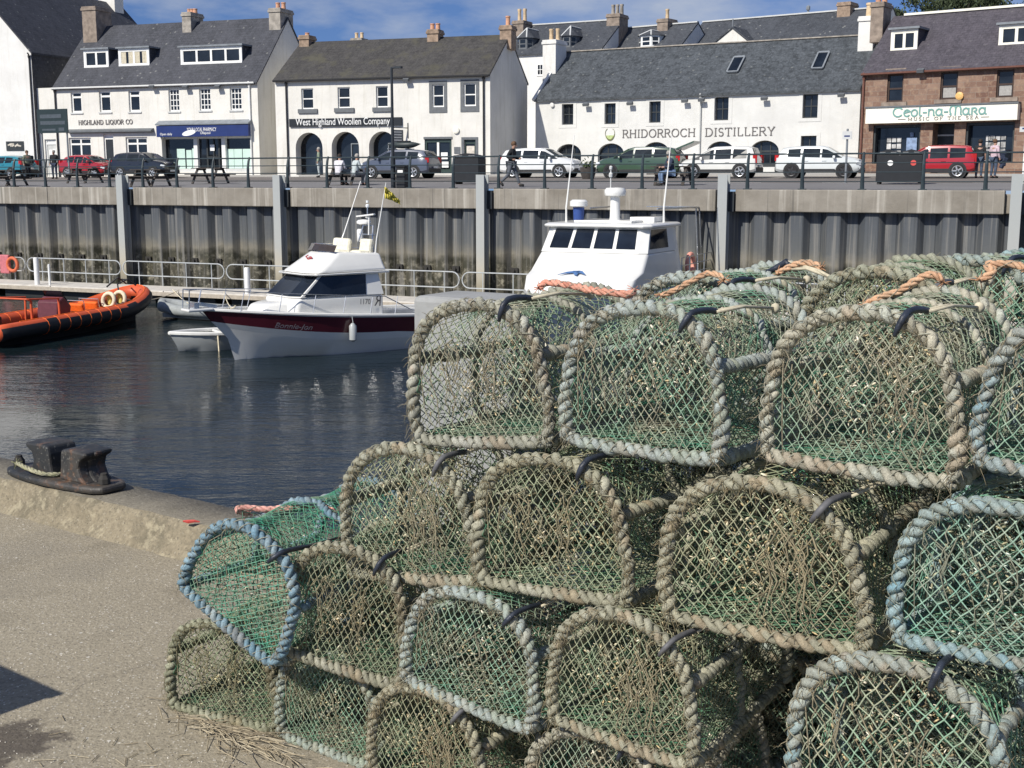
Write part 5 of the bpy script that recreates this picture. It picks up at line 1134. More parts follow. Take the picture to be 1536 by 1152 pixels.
cp = person('person in a pink shirt and dark trousers carrying a coat outside the music shop', on_ground(1489, 18.5), QRZ+R(140), dict(lw=(.20,-.26,1.10), lh=(.18,-.34,1.10)), 'cloth_pink', 'jeans_dark', 'hair_brown')
ct = MB(); rnd = random.Random(4)
for i in range(7): ct.box((rnd.gauss(0, .05), rnd.gauss(0, .05), -.1*i+.2), (.3-.02*i, .16, .2), (rnd.uniform(-.3, .3), rnd.uniform(-.3, .3), rnd.random()))
o = ct.build('draped_coat', M['cloth_navy'], bevel=.04); o.location = cp.location+Vector((.34, -.14, .95)); tag(o, 'dark blue coat held over the arm of the person in the pink shirt', 'coat')
# ------------------------------------------------------------------ boats
P_('gel_white', (.76, .755, .72), .25, .03, 2, coat=.5); P_('maroon', (.085, .012, .022), .22, .1, 2, coat=.6); P_('hull_grey', (.40, .42, .42), .3, .08, 2, coat=.3); P_('antifoul', (.02, .03, .05), .7)
P_('steel', (.55, .56, .57), .25, .1, 8, metal=.8); P_('vinyl_cream', (.74, .70, .56), .6); P_('teak', (.28, .17, .09), .7); P_('rubber_grey', (.30, .32, .32), .7); P_('orange_tube', (.60, .10, .035), .5, .12, 3); P_('orange_seat', (.82, .15, .02), .55); P_('tube_black', (.018, .019, .021), .55); P_('console_maroon', (.12, .035, .045), .4); P_('engine_black', (.012, .013, .016), .3); P_('rope_yellow', (.72, .58, .16), .8); P_('rope_cream', (.70, .62, .45), .9); P_('flag_yellow', (.70, .58, .08), .7); P_('blue_cover', (.03, .07, .25), .6); P_('decal_blue', (.06, .16, .38), .4); P_('decal_red', (.35, .03, .03), .4)
def boat_root(name, label, bow, stern, cat='boat'):
    d = Vector((bow.x-stern.x, bow.y-stern.y, 0)); t = thing(name, label, cat, (stern.x, stern.y, WATER), math.atan2(d.y, d.x)); return t, d.length
def hull(L, B, fb0, fb1, n=22, rake=.12, deep=.35, full=2.4, flare=.82, tr=.9):
    """sections from stern x=0 to stem x=L: keel, chine, knuckle, sheer"""
    out = []
    for i in range(n+1):
        f = i/n; x = L*f; w = (1-max(0, (f-.35)/.65)**full)*(tr+(1-tr)*min(1, f/.35)); w = max(w, .012)
        sh = fb0+(fb1-fb0)*f**1.8; ch = -.12+.5*fb1*max(0, (f-.55)/.45)**2
        xr = x+rake*L*f**3*1.0
        xw = lambda k: x*(1-0)+(xr-x)*k
        out.append([(xw(0), 0, -deep*(1-f**6)+0*f), (xw(.2), B/2*w*flare*.86*(1-.55*f**4), ch), (xw(.55), B/2*w*(flare+.06)*(1-.3*f**5), ch+(sh-ch)*.42), (xw(.9), B/2*w*.985, sh*.80+ch*.2), (xw(1), B/2*w, sh)])
    return out
def skin_rows(secs, rows, sd, off=0):
    m = MB(); n = len(secs)
    for i in range(n-1):
        for k in rows:
            p = [secs[i][k], secs[i+1][k], secs[i+1][k+1], secs[i][k+1]]
            p = [(a, (b+off)*sd, c) for a, b, c in p]
            m.quad(*(p if sd < 0 else p[::-1]))
    return m
def weld(o, ang=35):
    bm = bmesh.new(); bm.from_mesh(o.data); bmesh.ops.remove_doubles(bm, verts=bm.verts, dist=.002); bmesh.ops.recalc_face_normals(bm, faces=bm.faces); bm.to_mesh(o.data); bm.free()
    o.data.polygons.foreach_set('use_smooth', [True]*len(o.data.polygons)); o.data.set_sharp_from_angle(angle=R(ang)); return o
# ---- motor cruiser
bow = at_z(352, 540, WATER); far = at_z(640, 511, WATER); dr_ = (far-bow); dr_.z = 0; dr_.normalize(); stern = bow+dr_*8.6
B1, L1 = boat_root('motor_cruiser', 'white motor cruiser with a maroon hull band and flybridge moored below the quay', bow, stern)
HB = 3.0; S1_ = hull(L1, HB, .95, 1.50, rake=.11, full=3.3)
m = MB()
for sd in (1, -1):
    mm = skin_rows(S1_, (0, 1), sd); m.add(mm.v, mm.f)
m.add([S1_[0][k] for k in range(5)]+[(S1_[0][k][0], -S1_[0][k][1], S1_[0][k][2]) for k in (4, 3, 2, 1)], [tuple(range(9))])
weld(m.build('hull', M['gel_white'], B1))
bandm = MB(); upm = MB()
for sd in (1, -1):
    n = len(S1_)-1
    for i in range(n):
        def P2(ii, g):     # g: 0 knuckle .. 1 sheer
            a = Vector(S1_[ii][2]); b = Vector(S1_[ii][3]); c = Vector(S1_[ii][4]); 
            p = a.lerp(b, g*1.4) if g < .714 else b.lerp(c, (g-.714)/.286); return (p.x, p.y*sd, p.z)
        lo = lambda ii: (.32 if ii > n*.45 else .32-.32*(min(1, (n*.45-ii)/(n*.22))**1.3))
        for g0, g1, mb in ((0, None, upm), (None, .93, bandm), (.93, 1, upm)):
            a0 = lo(i) if g0 is None else g0; a1 = lo(i+1) if g0 is None else g0; b0 = lo(i) if g1 is None else g1; b1 = lo(i+1) if g1 is None else g1
            if max(b0-a0, b1-a1) < 1e-4: continue
            mb.quad(P2(i, a0), P2(i+1, a1), P2(i+1, b1), P2(i, b0))
weld(bandm.build('hull_band', M['maroon'], B1)); weld(upm.build('topside', M['gel_white'], B1))
m = MB(); n = len(S1_)-1
for i in range(n):
    a, b = S1_[i][4], S1_[i+1][4]; m.quad((a[0], a[1]-.02, a[2]-.03), (a[0], -a[1]+.02, a[2]-.03), (b[0], -b[1]+.02, b[2]-.03), (b[0], b[1]-.02, b[2]-.03))
m.build('deck', M['gel_white'], B1)
for sd in (1, -1): m = MB(); m.tube([(p[4][0], p[4][1]*sd, p[4][2]) for p in S1_], .045, 6); m.build('rub_rail', M['gel_white'], B1)
m = MB(); m.box((S1_[-1][4][0]+.12, 0, 1.50), (.75, .5, .08)); m.build('bow_platform', M['gel_white'], B1, bevel=.03)
# cabin: foredeck trunk + wheelhouse as lofted rings
def loft(rings, close=True):
    m = MB(); k = len(rings[0]); vs = [p for r_ in rings for p in r_]; fs = []
    for i in range(len(rings)-1):
        for j in range(k): fs.append((i*k+j, i*k+(j+1) % k, (i+1)*k+(j+1) % k, (i+1)*k+j))
    fs.append(tuple(range(k-1, -1, -1))); fs.append(tuple((len(rings)-1)*k+j for j in range(k)))
    m.add(vs, fs); return m
def rring(x0, x1, w0, w1, z0, z1, r=.0):  # plan ring: back x0 width w0, front x1 width w1 ; z at back / front
    return [(x0, -w0, z0), (x1-.35*(w1/1.2), -w1, z1), (x1, -w1*.62, z1), (x1, w1*.62, z1), (x1-.35*(w1/1.2), w1, z1), (x0, w0, z0)]
dz = 1.36
weld(loft([rring(4.6, 7.1, 1.05, .55, dz-.3, 1.2), rring(4.6, 6.85, 1.0, .50, dz+.34, 1.55), rring(4.6, 6.6, .85, .42, dz+.40, 1.62)]).build('trunk_cabin', M['gel_white'], B1), 30)
z1, z2 = dz+.40, dz+1.06
lowr = rring(2.2, 6.1, 1.28, 1.02, z1-.85, z1-.5); sill = rring(2.2, 5.95, 1.26, 1.04, z1, z1+.02); head = rring(2.35, 5.05, 1.14, .98, z2, z2); 
weld(loft([lowr, sill]).build('cabin_side', M['gel_white'], B1), 30)
# glazed band: windscreen (front three faces) and side windows, with white pillars between
def facep(a, b, c, d, m, k0, k1, j0=.06, j1=.94):
    A, B_, Cc, D_ = map(Vector, (a, b, c, d)); f = lambda s_, t_: (A.lerp(B_, s_)).lerp(D_.lerp(Cc, s_), t_)
    m.quad(f(k0, j0), f(k1, j0), f(k1, j1), f(k0, j1))
weld(loft([sill, head]).build('pillars', M['gel_white'], B1), 30)
cen = Vector((4, 0, z1))
def glass_on(idx, k0, k1, name, j0=.05, j1=.95, ring0=None, ring1=None, par=None, mat='boat_glass', o=.014):
    r0, r1 = ring0 or sill, ring1 or head; a, b, c, d = r0[idx], r0[(idx+1) % 6], r1[(idx+1) % 6], r1[idx]
    nn_ = (Vector(b)-Vector(a)).cross(Vector(d)-Vector(a)).normalized()
    mid = (Vector(a)+Vector(b)+Vector(c)+Vector(d))/4; cx = Vector((mid.x*.6+cen.x*.4, 0, mid.z)); nn_ = nn_ if nn_.dot(mid-cx) > 0 else -nn_
    m = MB(); facep(*[tuple(Vector(p)+nn_*o) for p in (a, b, c, d)], m, k0, k1, j0, j1); return m.build(name, M[mat], par or B1)
for idx in (1, 2, 3): glass_on(idx, .0 if idx > 1 else .1, 1 if idx < 3 else .9, 'windscreen')
for idx in (0, 4): glass_on(idx, (.22, .97)[0] if idx == 0 else .03, .97 if idx == 0 else .78, 'side_window', .03, .97)
# roof brim + flybridge coaming
brim = [rring(1.9, 5.32, 1.24, 1.16, z2, z2), rring(1.9, 5.36, 1.26, 1.18, z2+.07, z2+.05)]
weld(loft(brim).build('roof_brim', M['gel_white'], B1), 30)
fb = [rring(1.95, 5.2, 1.2, 1.10, z2+.06, z2+.06), rring(2.05, 4.75, 1.12, 1.0, z2+.30, z2+.30), rring(2.1, 4.05, .98, .82, z2+.62, z2+.68)]
weld(loft(fb).build('flybridge', M['gel_white'], B1), 30)
m = MB(); zf_ = z2+.68
arcp = [(4.0, .8, zf_), (4.12, .4, zf_+.03), (4.15, 0, zf_+.03), (4.12, -.4, zf_+.03), (4.0, -.8, zf_), (3.2, -.92, zf_-.02), (2.8, -.95, zf_-.02)]
for a, b in zip(arcp, arcp[1:]): m.quad(a, b, (b[0]-.14, b[1]*.95, b[2]+.2), (a[0]-.14, a[1]*.95, a[2]+.2))
m.build('fly_screen', P_('smoked', (.05, .04, .035), .15), B1); m = MB(); m.tube([(p[0]-.14, p[1]*.95, p[2]+.2) for p in arcp], .018, 5); m.build('screen_rail', M['steel'], B1)
for (x, y, w) in ((2.75, -.42, .95), (2.35, .5, .6)): 
    m = MB(); m.box((x, y, z2+.85), (.22, w, .62), (0, R(-10), 0)); m.box((x+.3, y, z2+.62), (.5, w, .2)); m.build('fly_seat', M['vinyl_cream'], B1, bevel=.09)
m = MB(); m.tube([(3.1, -.95, z2+.72), (2.55, -.9, z2+.66), (2.2, -.82, z2+.62)], .03, 6); m.build('teak_trim', M['teak'], B1)
# bow rail and stanchions
for sd in (1, -1):
    top = [(S1_[i][4][0]-(.0 if i < 20 else .0), S1_[i][4][1]*sd*.93, S1_[i][4][2]+.55*min(1, (i-8)/3)) for i in range(8, len(S1_))]
    m = MB(); m.tube(top, .016, 5)
    for i in range(10, len(S1_), 2): q_ = S1_[i][4]; m.bar((q_[0]+.12, q_[1]*sd*.96, q_[2]), (q_[0]-.02, q_[1]*sd*.93, q_[2]+.55), .012, 5)
    m.build('bow_rail', M['steel'], B1)
xb = S1_[-1][4][0]; m = MB(); m.tube([(xb+.45, -.2, 1.55), (xb+.42, -.2, 2.06), (xb+.42, .2, 2.06), (xb+.45, .2, 1.55)], .018, 5); m.tube([(xb-.02, .05, 2.05), (xb+.42, .2, 2.06)], .016, 5); m.tube([(xb-.02, -.05, 2.05), (xb+.42, -.2, 2.06)], .016, 5); m.build('pulpit', M['steel'], B1)
m = MB(); m.box((xb-.2, 0, 1.6), (.5, .1, .1), (0, R(-12), 0)); m.box((xb+.2, 0, 1.62), (.14, .3, .16)); m.build('anchor', M['steel'], B1)
# mast, radar, aerials
m = MB(); 
for y in (-.55, .55): m.tube([(1.95, y, z2+.1), (2.0, y*.75, z2+1.0), (1.85, y*.5, z2+1.75)], .03, 6)
m.bar((1.9, -.45, z2+1.35), (1.9, .45, z2+1.35), .03, 6); m.bar((1.85, -.3, z2+1.75), (1.85, .3, z2+1.75), .03, 6); m.bar((1.85, -.05, z2+1.75), (1.83, -.05, z2+2.5), .022, 6); m.tube([(2.05, -.7, z2+.75), (2.1, 0, z2+.76), (2.05, .7, z2+.75)], .015, 5); ms = m.build('mast', M['steel'], B1)
m = MB(); m.lathe([(.18, 0), (.26, .04), (.27, .13), (.22, .2), (.05, .23)], 14, (2.05, .0, z2+1.78)); m.build('radar_dome', M['gel_white'], ms, auto=50)
m = MB(); m.box((2.0, .05, z2+2.18), (.14, .8, .07), (R(8), 0, R(15))); m.lathe([(.1, 0), (.1, .09)], 10, (1.9, .05, z2+2.06)); m.build('radar_bar', M['gel_white'], ms, bevel=.02)
m = MB(); m.lathe([(.04, 0), (.07, .05), (.07, .12), (.04, .16)], 8, (1.83, -.05, z2+2.5)); m.lathe([(.05, 0), (.05, .1)], 8, (1.83, -.05, z2+2.72)); m.build('mast_light', M['head_lamp'], ms)
m = MB(); m.lathe([(.11, 0), (.12, .05), (.12, .5), (.09, .56)], 10, (1.75, -.62, z2+1.0)); m.build('satellite_drum', M['gel_white'], ms, auto=40)
m = MB(); m.bar((2.15, .4, z2+1.36), (2.12, .4, z2+2.1), .03, 6); m.build('loudhailer_post', M['gel_white'], ms)
m = MB(); m.tube([(2.6, .75, z2+.3), (2.0, .95, z2+1.5), (1.2, 1.0, z2+3.9)], [.03, .025, .012], 6); a1 = m.build('whip_aerial', M['gel_white'], B1)
m = MB(); m.tube([(1.7, -1.0, z2+.3), (1.6, -1.1, z2+1.5), (1.45, -1.25, z2+3.7)], [.03, .025, .012], 6); a2 = m.build('whip_aerial', M['gel_white'], B1)
fp = MB(); rr_ = random.Random(4); A = Vector((1.48, -1.22, z2+3.15)); prev = None
for i in range(9):
    f = i/8; w_ = .17*(1-.75*f); c_ = A+Vector((-.25*f-.1*f, -.45*f, -.28*f)); wob = .05*math.sin(i*1.7)
    cur = (tuple(c_+Vector((wob, wob, w_))), tuple(c_+Vector((-wob, -wob*.5, 0))), tuple(c_+Vector((wob, 0, -w_))))
    if prev: fp.quad(prev[0], cur[0], cur[1], prev[1]); fp.quad(prev[1], cur[1], cur[2], prev[2])
    prev = cur
o = fp.build('flag', M['flag_yellow'], B1, smooth=True); so_ = o.modifiers.new('thick', 'SOLIDIFY'); so_.thickness = .012
p = Vector(S1_[18][3]).lerp(Vector(S1_[18][4]), .0)
def side_text(body, i0, i1, g, h, mat, sd, name, off=.02, mirror=False, width=None):
    a = Vector(S1_[i0][3]); b = Vector(S1_[i1][3]); a0 = Vector(S1_[i0][2]); b0 = Vector(S1_[i1][2]); a = a0.lerp(a, g); b = b0.lerp(b, g); a.y *= sd; b.y *= sd
    return a, b
a, b = side_text('', 17, 20, .72, .2, None, 1, '')
# text on port side (faces the camera): local +y side
for (i0, i1, g, body, h) in ((16, 19, .70, 'Bonnie-Jon', .17),):
    a0 = Vector(S1_[i0][2]).lerp(Vector(S1_[i0][3]), g); b0 = Vector(S1_[i1][2]).lerp(Vector(S1_[i1][3]), g)
    up_ = (Vector(S1_[i0][3])-Vector(S1_[i0][2])).normalized(); xd = (a0-b0).normalized(); nn_ = xd.cross(up_).normalized(); up_ = nn_.cross(xd)
    q = Matrix((xd, up_, nn_)).transposed().to_4x4(); o = text_part(body, h, P_('decal_silver', (.30, .27, .29), .3), B1, (0, 0, 0), (0, 0, 0), 'boat_name', depth=.004, shear=.3)
    o.matrix_basis = Matrix.Translation((a0+b0)/2+nn_*.045) @ q
P_('decal_dark', (.06, .05, .06), .5)
a0, b0 = Vector(lowr[5]), Vector(lowr[4]); xd = (a0-b0).normalized(); zq = z1-.2; nn_ = Vector((xd.y, -xd.x, 0)); nn_ = nn_ if nn_.y > 0 else -nn_
q = Matrix((xd, Vector((0, 0, 1)), xd.cross(Vector((0, 0, 1))))).transposed().to_4x4()
pp_ = Vector((3.05, 1.262, zq))+nn_*.035
o = text_part('1170', .17, M['decal_dark'], B1, (0, 0, 0), (0, 0, 0), 'registration', depth=.004); o.matrix_basis = Matrix.Translation(pp_) @ q
o = text_part('R', .34, M['decal_dark'], B1, (0, 0, 0), (0, 0, 0), 'registration', depth=.004); o.matrix_basis = Matrix.Translation(pp_+xd*.52+Vector((0, 0, .06))) @ q @ Matrix.Scale(-1, 4, Vector((1, 0, 0)))
m = MB(); cp_ = Vector(fb[1][2]).lerp(Vector(fb[1][3]), .45).lerp(Vector(fb[2][2]).lerp(Vector(fb[2][3]), .45), .45)+Vector((.03, 0, .03))
rnd = random.Random(2)
for k in range(9): m.box(cp_+Vector((rnd.uniform(0, .03), rnd.gauss(0, .1), rnd.gauss(0, .04))), (.02, .12, .035), (rnd.uniform(-.8, .8), R(-50), 0))
m.build('roof_emblem', M['decal_red'], B1)
m = MB(); m.lathe([(.05, 0), (.09, .06), (.09, .26), (.05, .32)], 10, (1.9, 1.42, 1.0)); m.build('fender', M['gel_white'], B1, auto=40)
for x in (3.2, 2.6, 5.0): m = MB(); m.box((x, 1.33, 1.12), (.2, .05, .06)); m.build('cleat', M['steel'], B1)

Mt = Matrix.Translation((4.1-1.9*.77, 0, 1.0-.93)) @ Matrix.Diagonal((.77, .94, .93, 1))
SHIFT = {'trunk_cabin','cabin_side','pillars','windscreen','side_window','roof_brim','flybridge','fly_screen','screen_rail','fly_seat','teak_trim','mast','roof_emblem','registration'}
for o in list(B1.children):
    nm_ = o.name.split('.')[0]
    if nm_ in SHIFT: o.matrix_basis = Mt @ o.matrix_basis
    if nm_ in ('mast', 'fly_seat'):
        zr_ = (Mt @ Vector((0, 0, z2+.6))).z; kz = .74 if nm_ == 'mast' else .8; o.matrix_basis = Matrix.Translation((0, 0, zr_*(1-kz))) @ Matrix.Diagonal((1, 1, kz, 1)) @ o.matrix_basis
    if nm_ in ('flybridge', 'trunk_cabin', 'roof_brim', 'cabin_side'):
        bv = o.modifiers.new('round', 'BEVEL'); bv.width = .10 if nm_ != 'roof_brim' else .03; bv.segments = 4; bv.limit_method = 'ANGLE'; bv.angle_limit = R(12); o.data.polygons.foreach_set('use_smooth', [True]*len(o.data.polygons)); o.data.set_sharp_from_angle(angle=R(50))
    if o.name.split('.')[0] in ('whip_aerial', 'flag'): bpy.data.objects.remove(o)
bpy.context.view_layer.update(); b1i = B1.matrix_world.inverted()
def b1p(u, v, yl):      # point of the boat's own plane y = yl seen at a picture position
    o_ = b1i @ EYEV; d_ = b1i.to_3x3() @ ray(u, v); return o_+d_*((yl-o_.y)/d_.y)
for yl, pts in ((-.85, ((505, 379), (516, 350), (541, 272))), (.8, ((561, 400), (565, 358), (579, 274)))): m = MB(); m.tube([b1p(u, v, yl) for u, v in pts], [.028, .022, .012], 6); wa = m.build('whip_aerial', M['gel_white'], B1)
fp = MB(); prev = None; A = b1p(577, 289, .82)
for i in range(9):
    f = i/8; w_ = .17*(1-.7*f); c_ = A+Vector((-.5*f, .05*f, -.20*f-.10*f*f)); wob = .05*math.sin(i*1.9)
    cur = (tuple(c_+Vector((0, wob, w_))), tuple(c_+Vector((0, -wob, 0))), tuple(c_+Vector((0, wob, -w_))))
    if prev: fp.quad(prev[0], cur[0], cur[1], prev[1]); fp.quad(prev[1], cur[1], cur[2], prev[2])
    prev = cur
o = fp.build('flag', M['flag_yellow'], B1, smooth=True); so_ = o.modifiers.new('thick', 'SOLIDIFY'); so_.thickness = .012

# ---- small white tender in front of it
p0 = at_z(268, 527, WATER); p1 = at_z(345, 521, WATER)
T1, LT = boat_root('tender_dinghy', 'small white dinghy tucked under the bow of the motor cruiser', p0, p0+(p1-p0).normalized()*2.5); ST = hull(LT, 1.25, .48, .56, n=12, rake=.10, deep=.1, full=3, tr=.85)
m = MB()
for sd in (1, -1): mm = skin_rows(ST, (0, 1, 2, 3), sd); m.add(mm.v, mm.f)
m.add([ST[0][k] for k in range(5)]+[(ST[0][k][0], -ST[0][k][1], ST[0][k][2]) for k in (4, 3, 2, 1)], [tuple(range(9))])
weld(m.build('hull', M['hull_grey'], T1)); m = MB()
for sd in (1, -1): m.tube([(q_[4][0], q_[4][1]*sd, q_[4][2]) for q_ in ST], .06, 6)
m.build('gunwale', M['gel_white'], T1); m = MB()
for i in range(len(ST)-1): a, b = ST[i][4], ST[i+1][4]; m.quad((a[0], a[1], a[2]-.08), (a[0], -a[1], a[2]-.08), (b[0], -b[1], b[2]-.08), (b[0], b[1], b[2]-.08))
m.build('cover', M['gel_white'], T1); m = MB(); m.box((LT*.45, 0, .50), (.28, 1.0, .06)); m.build('thwart', M['gel_white'], T1)
m = MB(); m.tube([(LT*.6, .62, .5), (LT*.6, .66, .1), (LT*.6, .68, -.1)], .03, 5); m.build('rope_tail', M['rope_cream'], T1)
# ---- grey dinghy by the RIB bow
p0 = at_z(236, 474, WATER); p1 = at_z(300, 478, WATER); T2, LT = boat_root('grey_dinghy', 'small grey inflatable dinghy between the orange boat and the white cruiser', p0, p0+(p1-p0).normalized()*3.0)
m = MB(); pts = [(0, .55, .3), (1.6, .55, .32), (2.4, .38, .42), (2.75, 0, .5), (2.4, -.38, .42), (1.6, -.55, .32), (0, -.55, .3)]; m.tube(pts, [.2, .21, .2, .19, .2, .21, .2], 10); m.build('tube', M['rubber_grey'], T2, smooth=True)
m = MB(); m.bb((0, -.5, .05), (2.3, .5, .2)); m.build('floor', M['rubber_grey'], T2); m = MB(); m.bb((-.02, -.42, .1), (.06, .42, .55)); m.build('transom', M['gel_white'], T2)

# ---- orange rigid inflatable
a = at_z(0, 524, WATER); b = at_z(216, 487, WATER); dd = (b-a); dd.z = 0; dl = dd.length; dd.normalize()
bowp = b+dd*1.25; LR = 8.0; sternp = bowp-dd*LR; side = Vector((-dd.y, dd.x, 0)); half = 1.15
RB, _ = boat_root('rigid_inflatable', 'long orange and black rigid inflatable boat moored at the left', bowp+side*half, sternp+side*half)
def tube_path(off):
    P = []
    for i in range(13): f = i/12; P.append((LR*.74*f, -1.0, .56+.10*f))
    for i in range(1, 12): th = R(-90+180*i/12); P.append((LR*.74+LR*.26*math.cos(th)*1.0, 1.0*math.sin(th), .66+.46*max(0, math.cos(th))**1.3))
    for i in range(12, -1, -1): f = i/12; P.append((LR*.74*f, 1.0, .56+.10*f))
    return P
TP = tube_path(0); m = MB(); m.tube(TP, .26, 14)
o = m.build('tube', [M['orange_tube'], M['tube_black']], RB, smooth=True)
for pl_ in o.data.polygons:
    c_ = pl_.center; best = min(range(len(TP)), key=lambda i: (Vector(TP[i])-c_).length); k_ = Vector(TP[best]); out = Vector((0, k_.y, 0)).normalized() if k_.x < LR*.74 else Vector((k_.x-LR*.74, k_.y*2, 0)).normalized()
    pl_.material_index = 1 if ((c_-k_).dot(out) > .06 or c_.z < k_.z-.12) and c_.z-k_.z < .2 else 0
m = MB(); SH = hull(LR*.97, 1.9, .5, 1.0, n=16, rake=.02, deep=.5, full=2.2)
for sd in (1, -1): mm = skin_rows(SH, (0, 1, 2), sd); m.add(mm.v, mm.f)
m.add([SH[0][k] for k in range(4)]+[(SH[0][k][0], -SH[0][k][1], SH[0][k][2]) for k in (3, 2, 1)], [tuple(range(7))]); weld(m.build('hull', M['tube_black'], RB))
m = MB(); m.bb((.1, -.8, .35), (LR*.75, .8, .42)); m.build('floor', M['plastic_dark'], RB)
for i in range(3, 11, 1):
    if i % 2: continue
for i in (4, 5, 6, 7, 8, 9, 10, 11):
    for sgn_ in (0, 1):
        k_ = Vector(TP[i if sgn_ == 0 else len(TP)-1-i]); m = MB(); m.tube([k_+Vector((0, .265*math.cos(t_), .265*math.sin(t_))) for t_ in [R(x) for x in range(0, 360, 30)]], .012, 4, closed=True); m.build('tube_seam', M['orange_seat'], RB)
m = MB(); m.prism([(2.75, -.42, .4), (3.35, -.42, .4), (3.5, -.42, 1.25), (3.15, -.42, 1.72), (2.85, -.42, 1.5)], (0, .84, 0)); m.build('console', M['console_maroon'], RB, bevel=.05)
m = MB(); m.prism([(3.42, -.36, 1.3), (3.5, -.36, 1.3), (3.12, -.36, 1.98), (3.06, -.36, 1.98)], (0, .72, 0)); m.build('windscreen', M['boat_glass'], RB)
m = MB(); m.tube([(1.35, -.7, .6), (1.35, -.7, 1.75), (1.2, -.7, 1.85), (1.2, .7, 1.85), (1.35, .7, 1.75), (1.35, .7, .6)], .04, 8); m.tube([(2.6, -.7, .6), (2.6, -.68, 1.72), (1.2, -.7, 1.85)], .04, 8); m.tube([(2.6, .7, .6), (2.6, .68, 1.72), (1.2, .7, 1.85)], .04, 8); m.build('roll_frame', M['orange_tube'], RB)
for k in range(3):
    m = MB(); x = 3.85+k*.72; m.bb((x, -.42, .42), (x+.5, .42, .78)); m.box((x+.05, 0, 1.0), (.16, .8, .42), (0, R(-14), 0)); m.box((x+.3, 0, .84), (.5, .74, .14)); m.build('seat', M['orange_seat'], RB, bevel=.06)
    m = MB(); m.tube([(x+.1, -.4, .8), (x+.04, -.4, 1.32), (x+.04, .4, 1.32), (x+.1, .4, .8)], .022, 6); m.build('grab_rail', M['steel'], RB)
for y in (-.36, .36):
    m = MB(); m.box((.0, y, .95), (.55, .42, .62)); m.box((.05, y, .4), (.2, .2, .9)); m.build('outboard_engine', M['engine_black'], RB, bevel=.12)
for x in (LR*.70, LR*.77):
    m = MB(); m.tube([(x+.05*math.sin(t_), -.62+.24*math.cos(t_), 1.06+.24*math.sin(t_)) for t_ in [2*PI*i/16 for i in range(16)]], .07, 7, closed=True); fo = m.build('ring_fender', M['rope_cream'], RB, smooth=True)
    m = MB(); m.lathe([(.06, 0), (.12, .05), (.12, .36), (.06, .42)], 10, (x+.24, -.5, .85)); m.build('fender', M['rope_yellow'], RB, auto=40)
m = MB(); m.tube([(LR*.93, -.35, 1.42), (LR*.90, -.2, 1.65), (LR*.86, 0, 1.5), (LR*.82, -.3, 1.2)], .03, 6); m.tube([(LR*.95, .2, 1.45), (LR*.88, .1, 1.72), (LR*.84, .35, 1.4)], .03, 6); m.build('bow_line', M['plastic_dark'], RB)
m = MB(); m.tube([Vector(TP[i])+Vector((0, 0, .26)) for i in range(2, len(TP)-2)], .02, 5); m.build('lifeline', M['orange_seat'], RB)

# ---- white tour boat
f0 = at_y(897, 335, 40.0); hv = Vector((-.42, -.91, 0)).normalized()
bowq = f0+hv*4.6; sternq = f0-hv*7.4
SW, LS = boat_root('tour_boat', 'white tour boat with raked wheelhouse windows moored behind the creel stack', bowq, sternq)
SH = hull(LS, 4.4, 1.35, 1.75, n=22, rake=.05, deep=.6, full=2.8)
m = MB()
for sd in (1, -1): mm = skin_rows(SH, (0, 1, 2, 3), sd); m.add(mm.v, mm.f)
m.add([SH[0][k] for k in range(5)]+[(SH[0][k][0], -SH[0][k][1], SH[0][k][2]) for k in (4, 3, 2, 1)], [tuple(range(9))]); weld(m.build('hull', M['gel_white'], SW))
m = MB()
for i in range(len(SH)-1): a, b = SH[i][4], SH[i+1][4]; m.quad((a[0], a[1]-.02, a[2]-.06), (a[0], -a[1]+.02, a[2]-.06), (b[0], -b[1]+.02, b[2]-.06), (b[0], b[1]-.02, b[2]-.06))
m.build('deck', M['hull_grey'], SW)
for sd in (1, -1): m = MB(); m.tube([(q_[4][0], q_[4][1]*sd, q_[4][2]) for q_ in SH], .06, 6); m.build('rub_rail', M['gel_white'], SW)
XF = 7.4; zr = f0.z-WATER
def r2(x0, x1, w0, w1, z):
    w0 *= 1.14; w1 *= 1.14; x0 = x0+1.5
    return [(x0, -w0, z), (x1-.18, -w1, z), (x1, -w1*.86, z), (x1, w1*.86, z), (x1-.18, w1, z), (x0, w0, z)]
A0 = r2(3.6, XF+1.35, 1.78, 1.72, 1.2); A1 = r2(3.6, XF+1.25, 1.76, 1.66, 2.15); A2 = r2(3.75, XF+.55, 1.72, 1.6, 2.72); A3 = r2(3.9, XF+.02, 1.62, 1.5, 3.5)
weld(loft([r2(3.6, XF+2.4, 1.78, 1.5, 1.1), r2(3.6, XF+1.75, 1.76, 1.62, 2.0), A1, A2]).build('cabin', M['gel_white'], SW), 28)
weld(loft([A2, A3]).build('window_band', M['gel_white'], SW), 28)
cen = Vector((5, 0, 3))
for k in range(4): glass_on(2, .02+k*.245, .02+k*.245+.205, 'front_window', .16, .93, A2, A3, SW)
glass_on(4, .04, .72, 'side_window', .16, .93, A2, A3, SW); glass_on(0, .28, .96, 'side_window', .16, .93, A2, A3, SW)
weld(loft([r2(3.3, XF+.22, 1.74, 1.62, 3.5), r2(3.3, XF+.26, 1.76, 1.64, 3.58), r2(3.4, XF+.1, 1.66, 1.54, 3.64)]).build('roof', M['gel_white'], SW), 28)
m = MB(); m.bb((5.2, -1.0, 3.64), (XF-.4, 1.0, 3.71)); m.bb((4.9, .55, 3.64), (5.9, 1.4, 3.80)); m.build('roof_hatch', M['gel_white'], SW, bevel=.02)
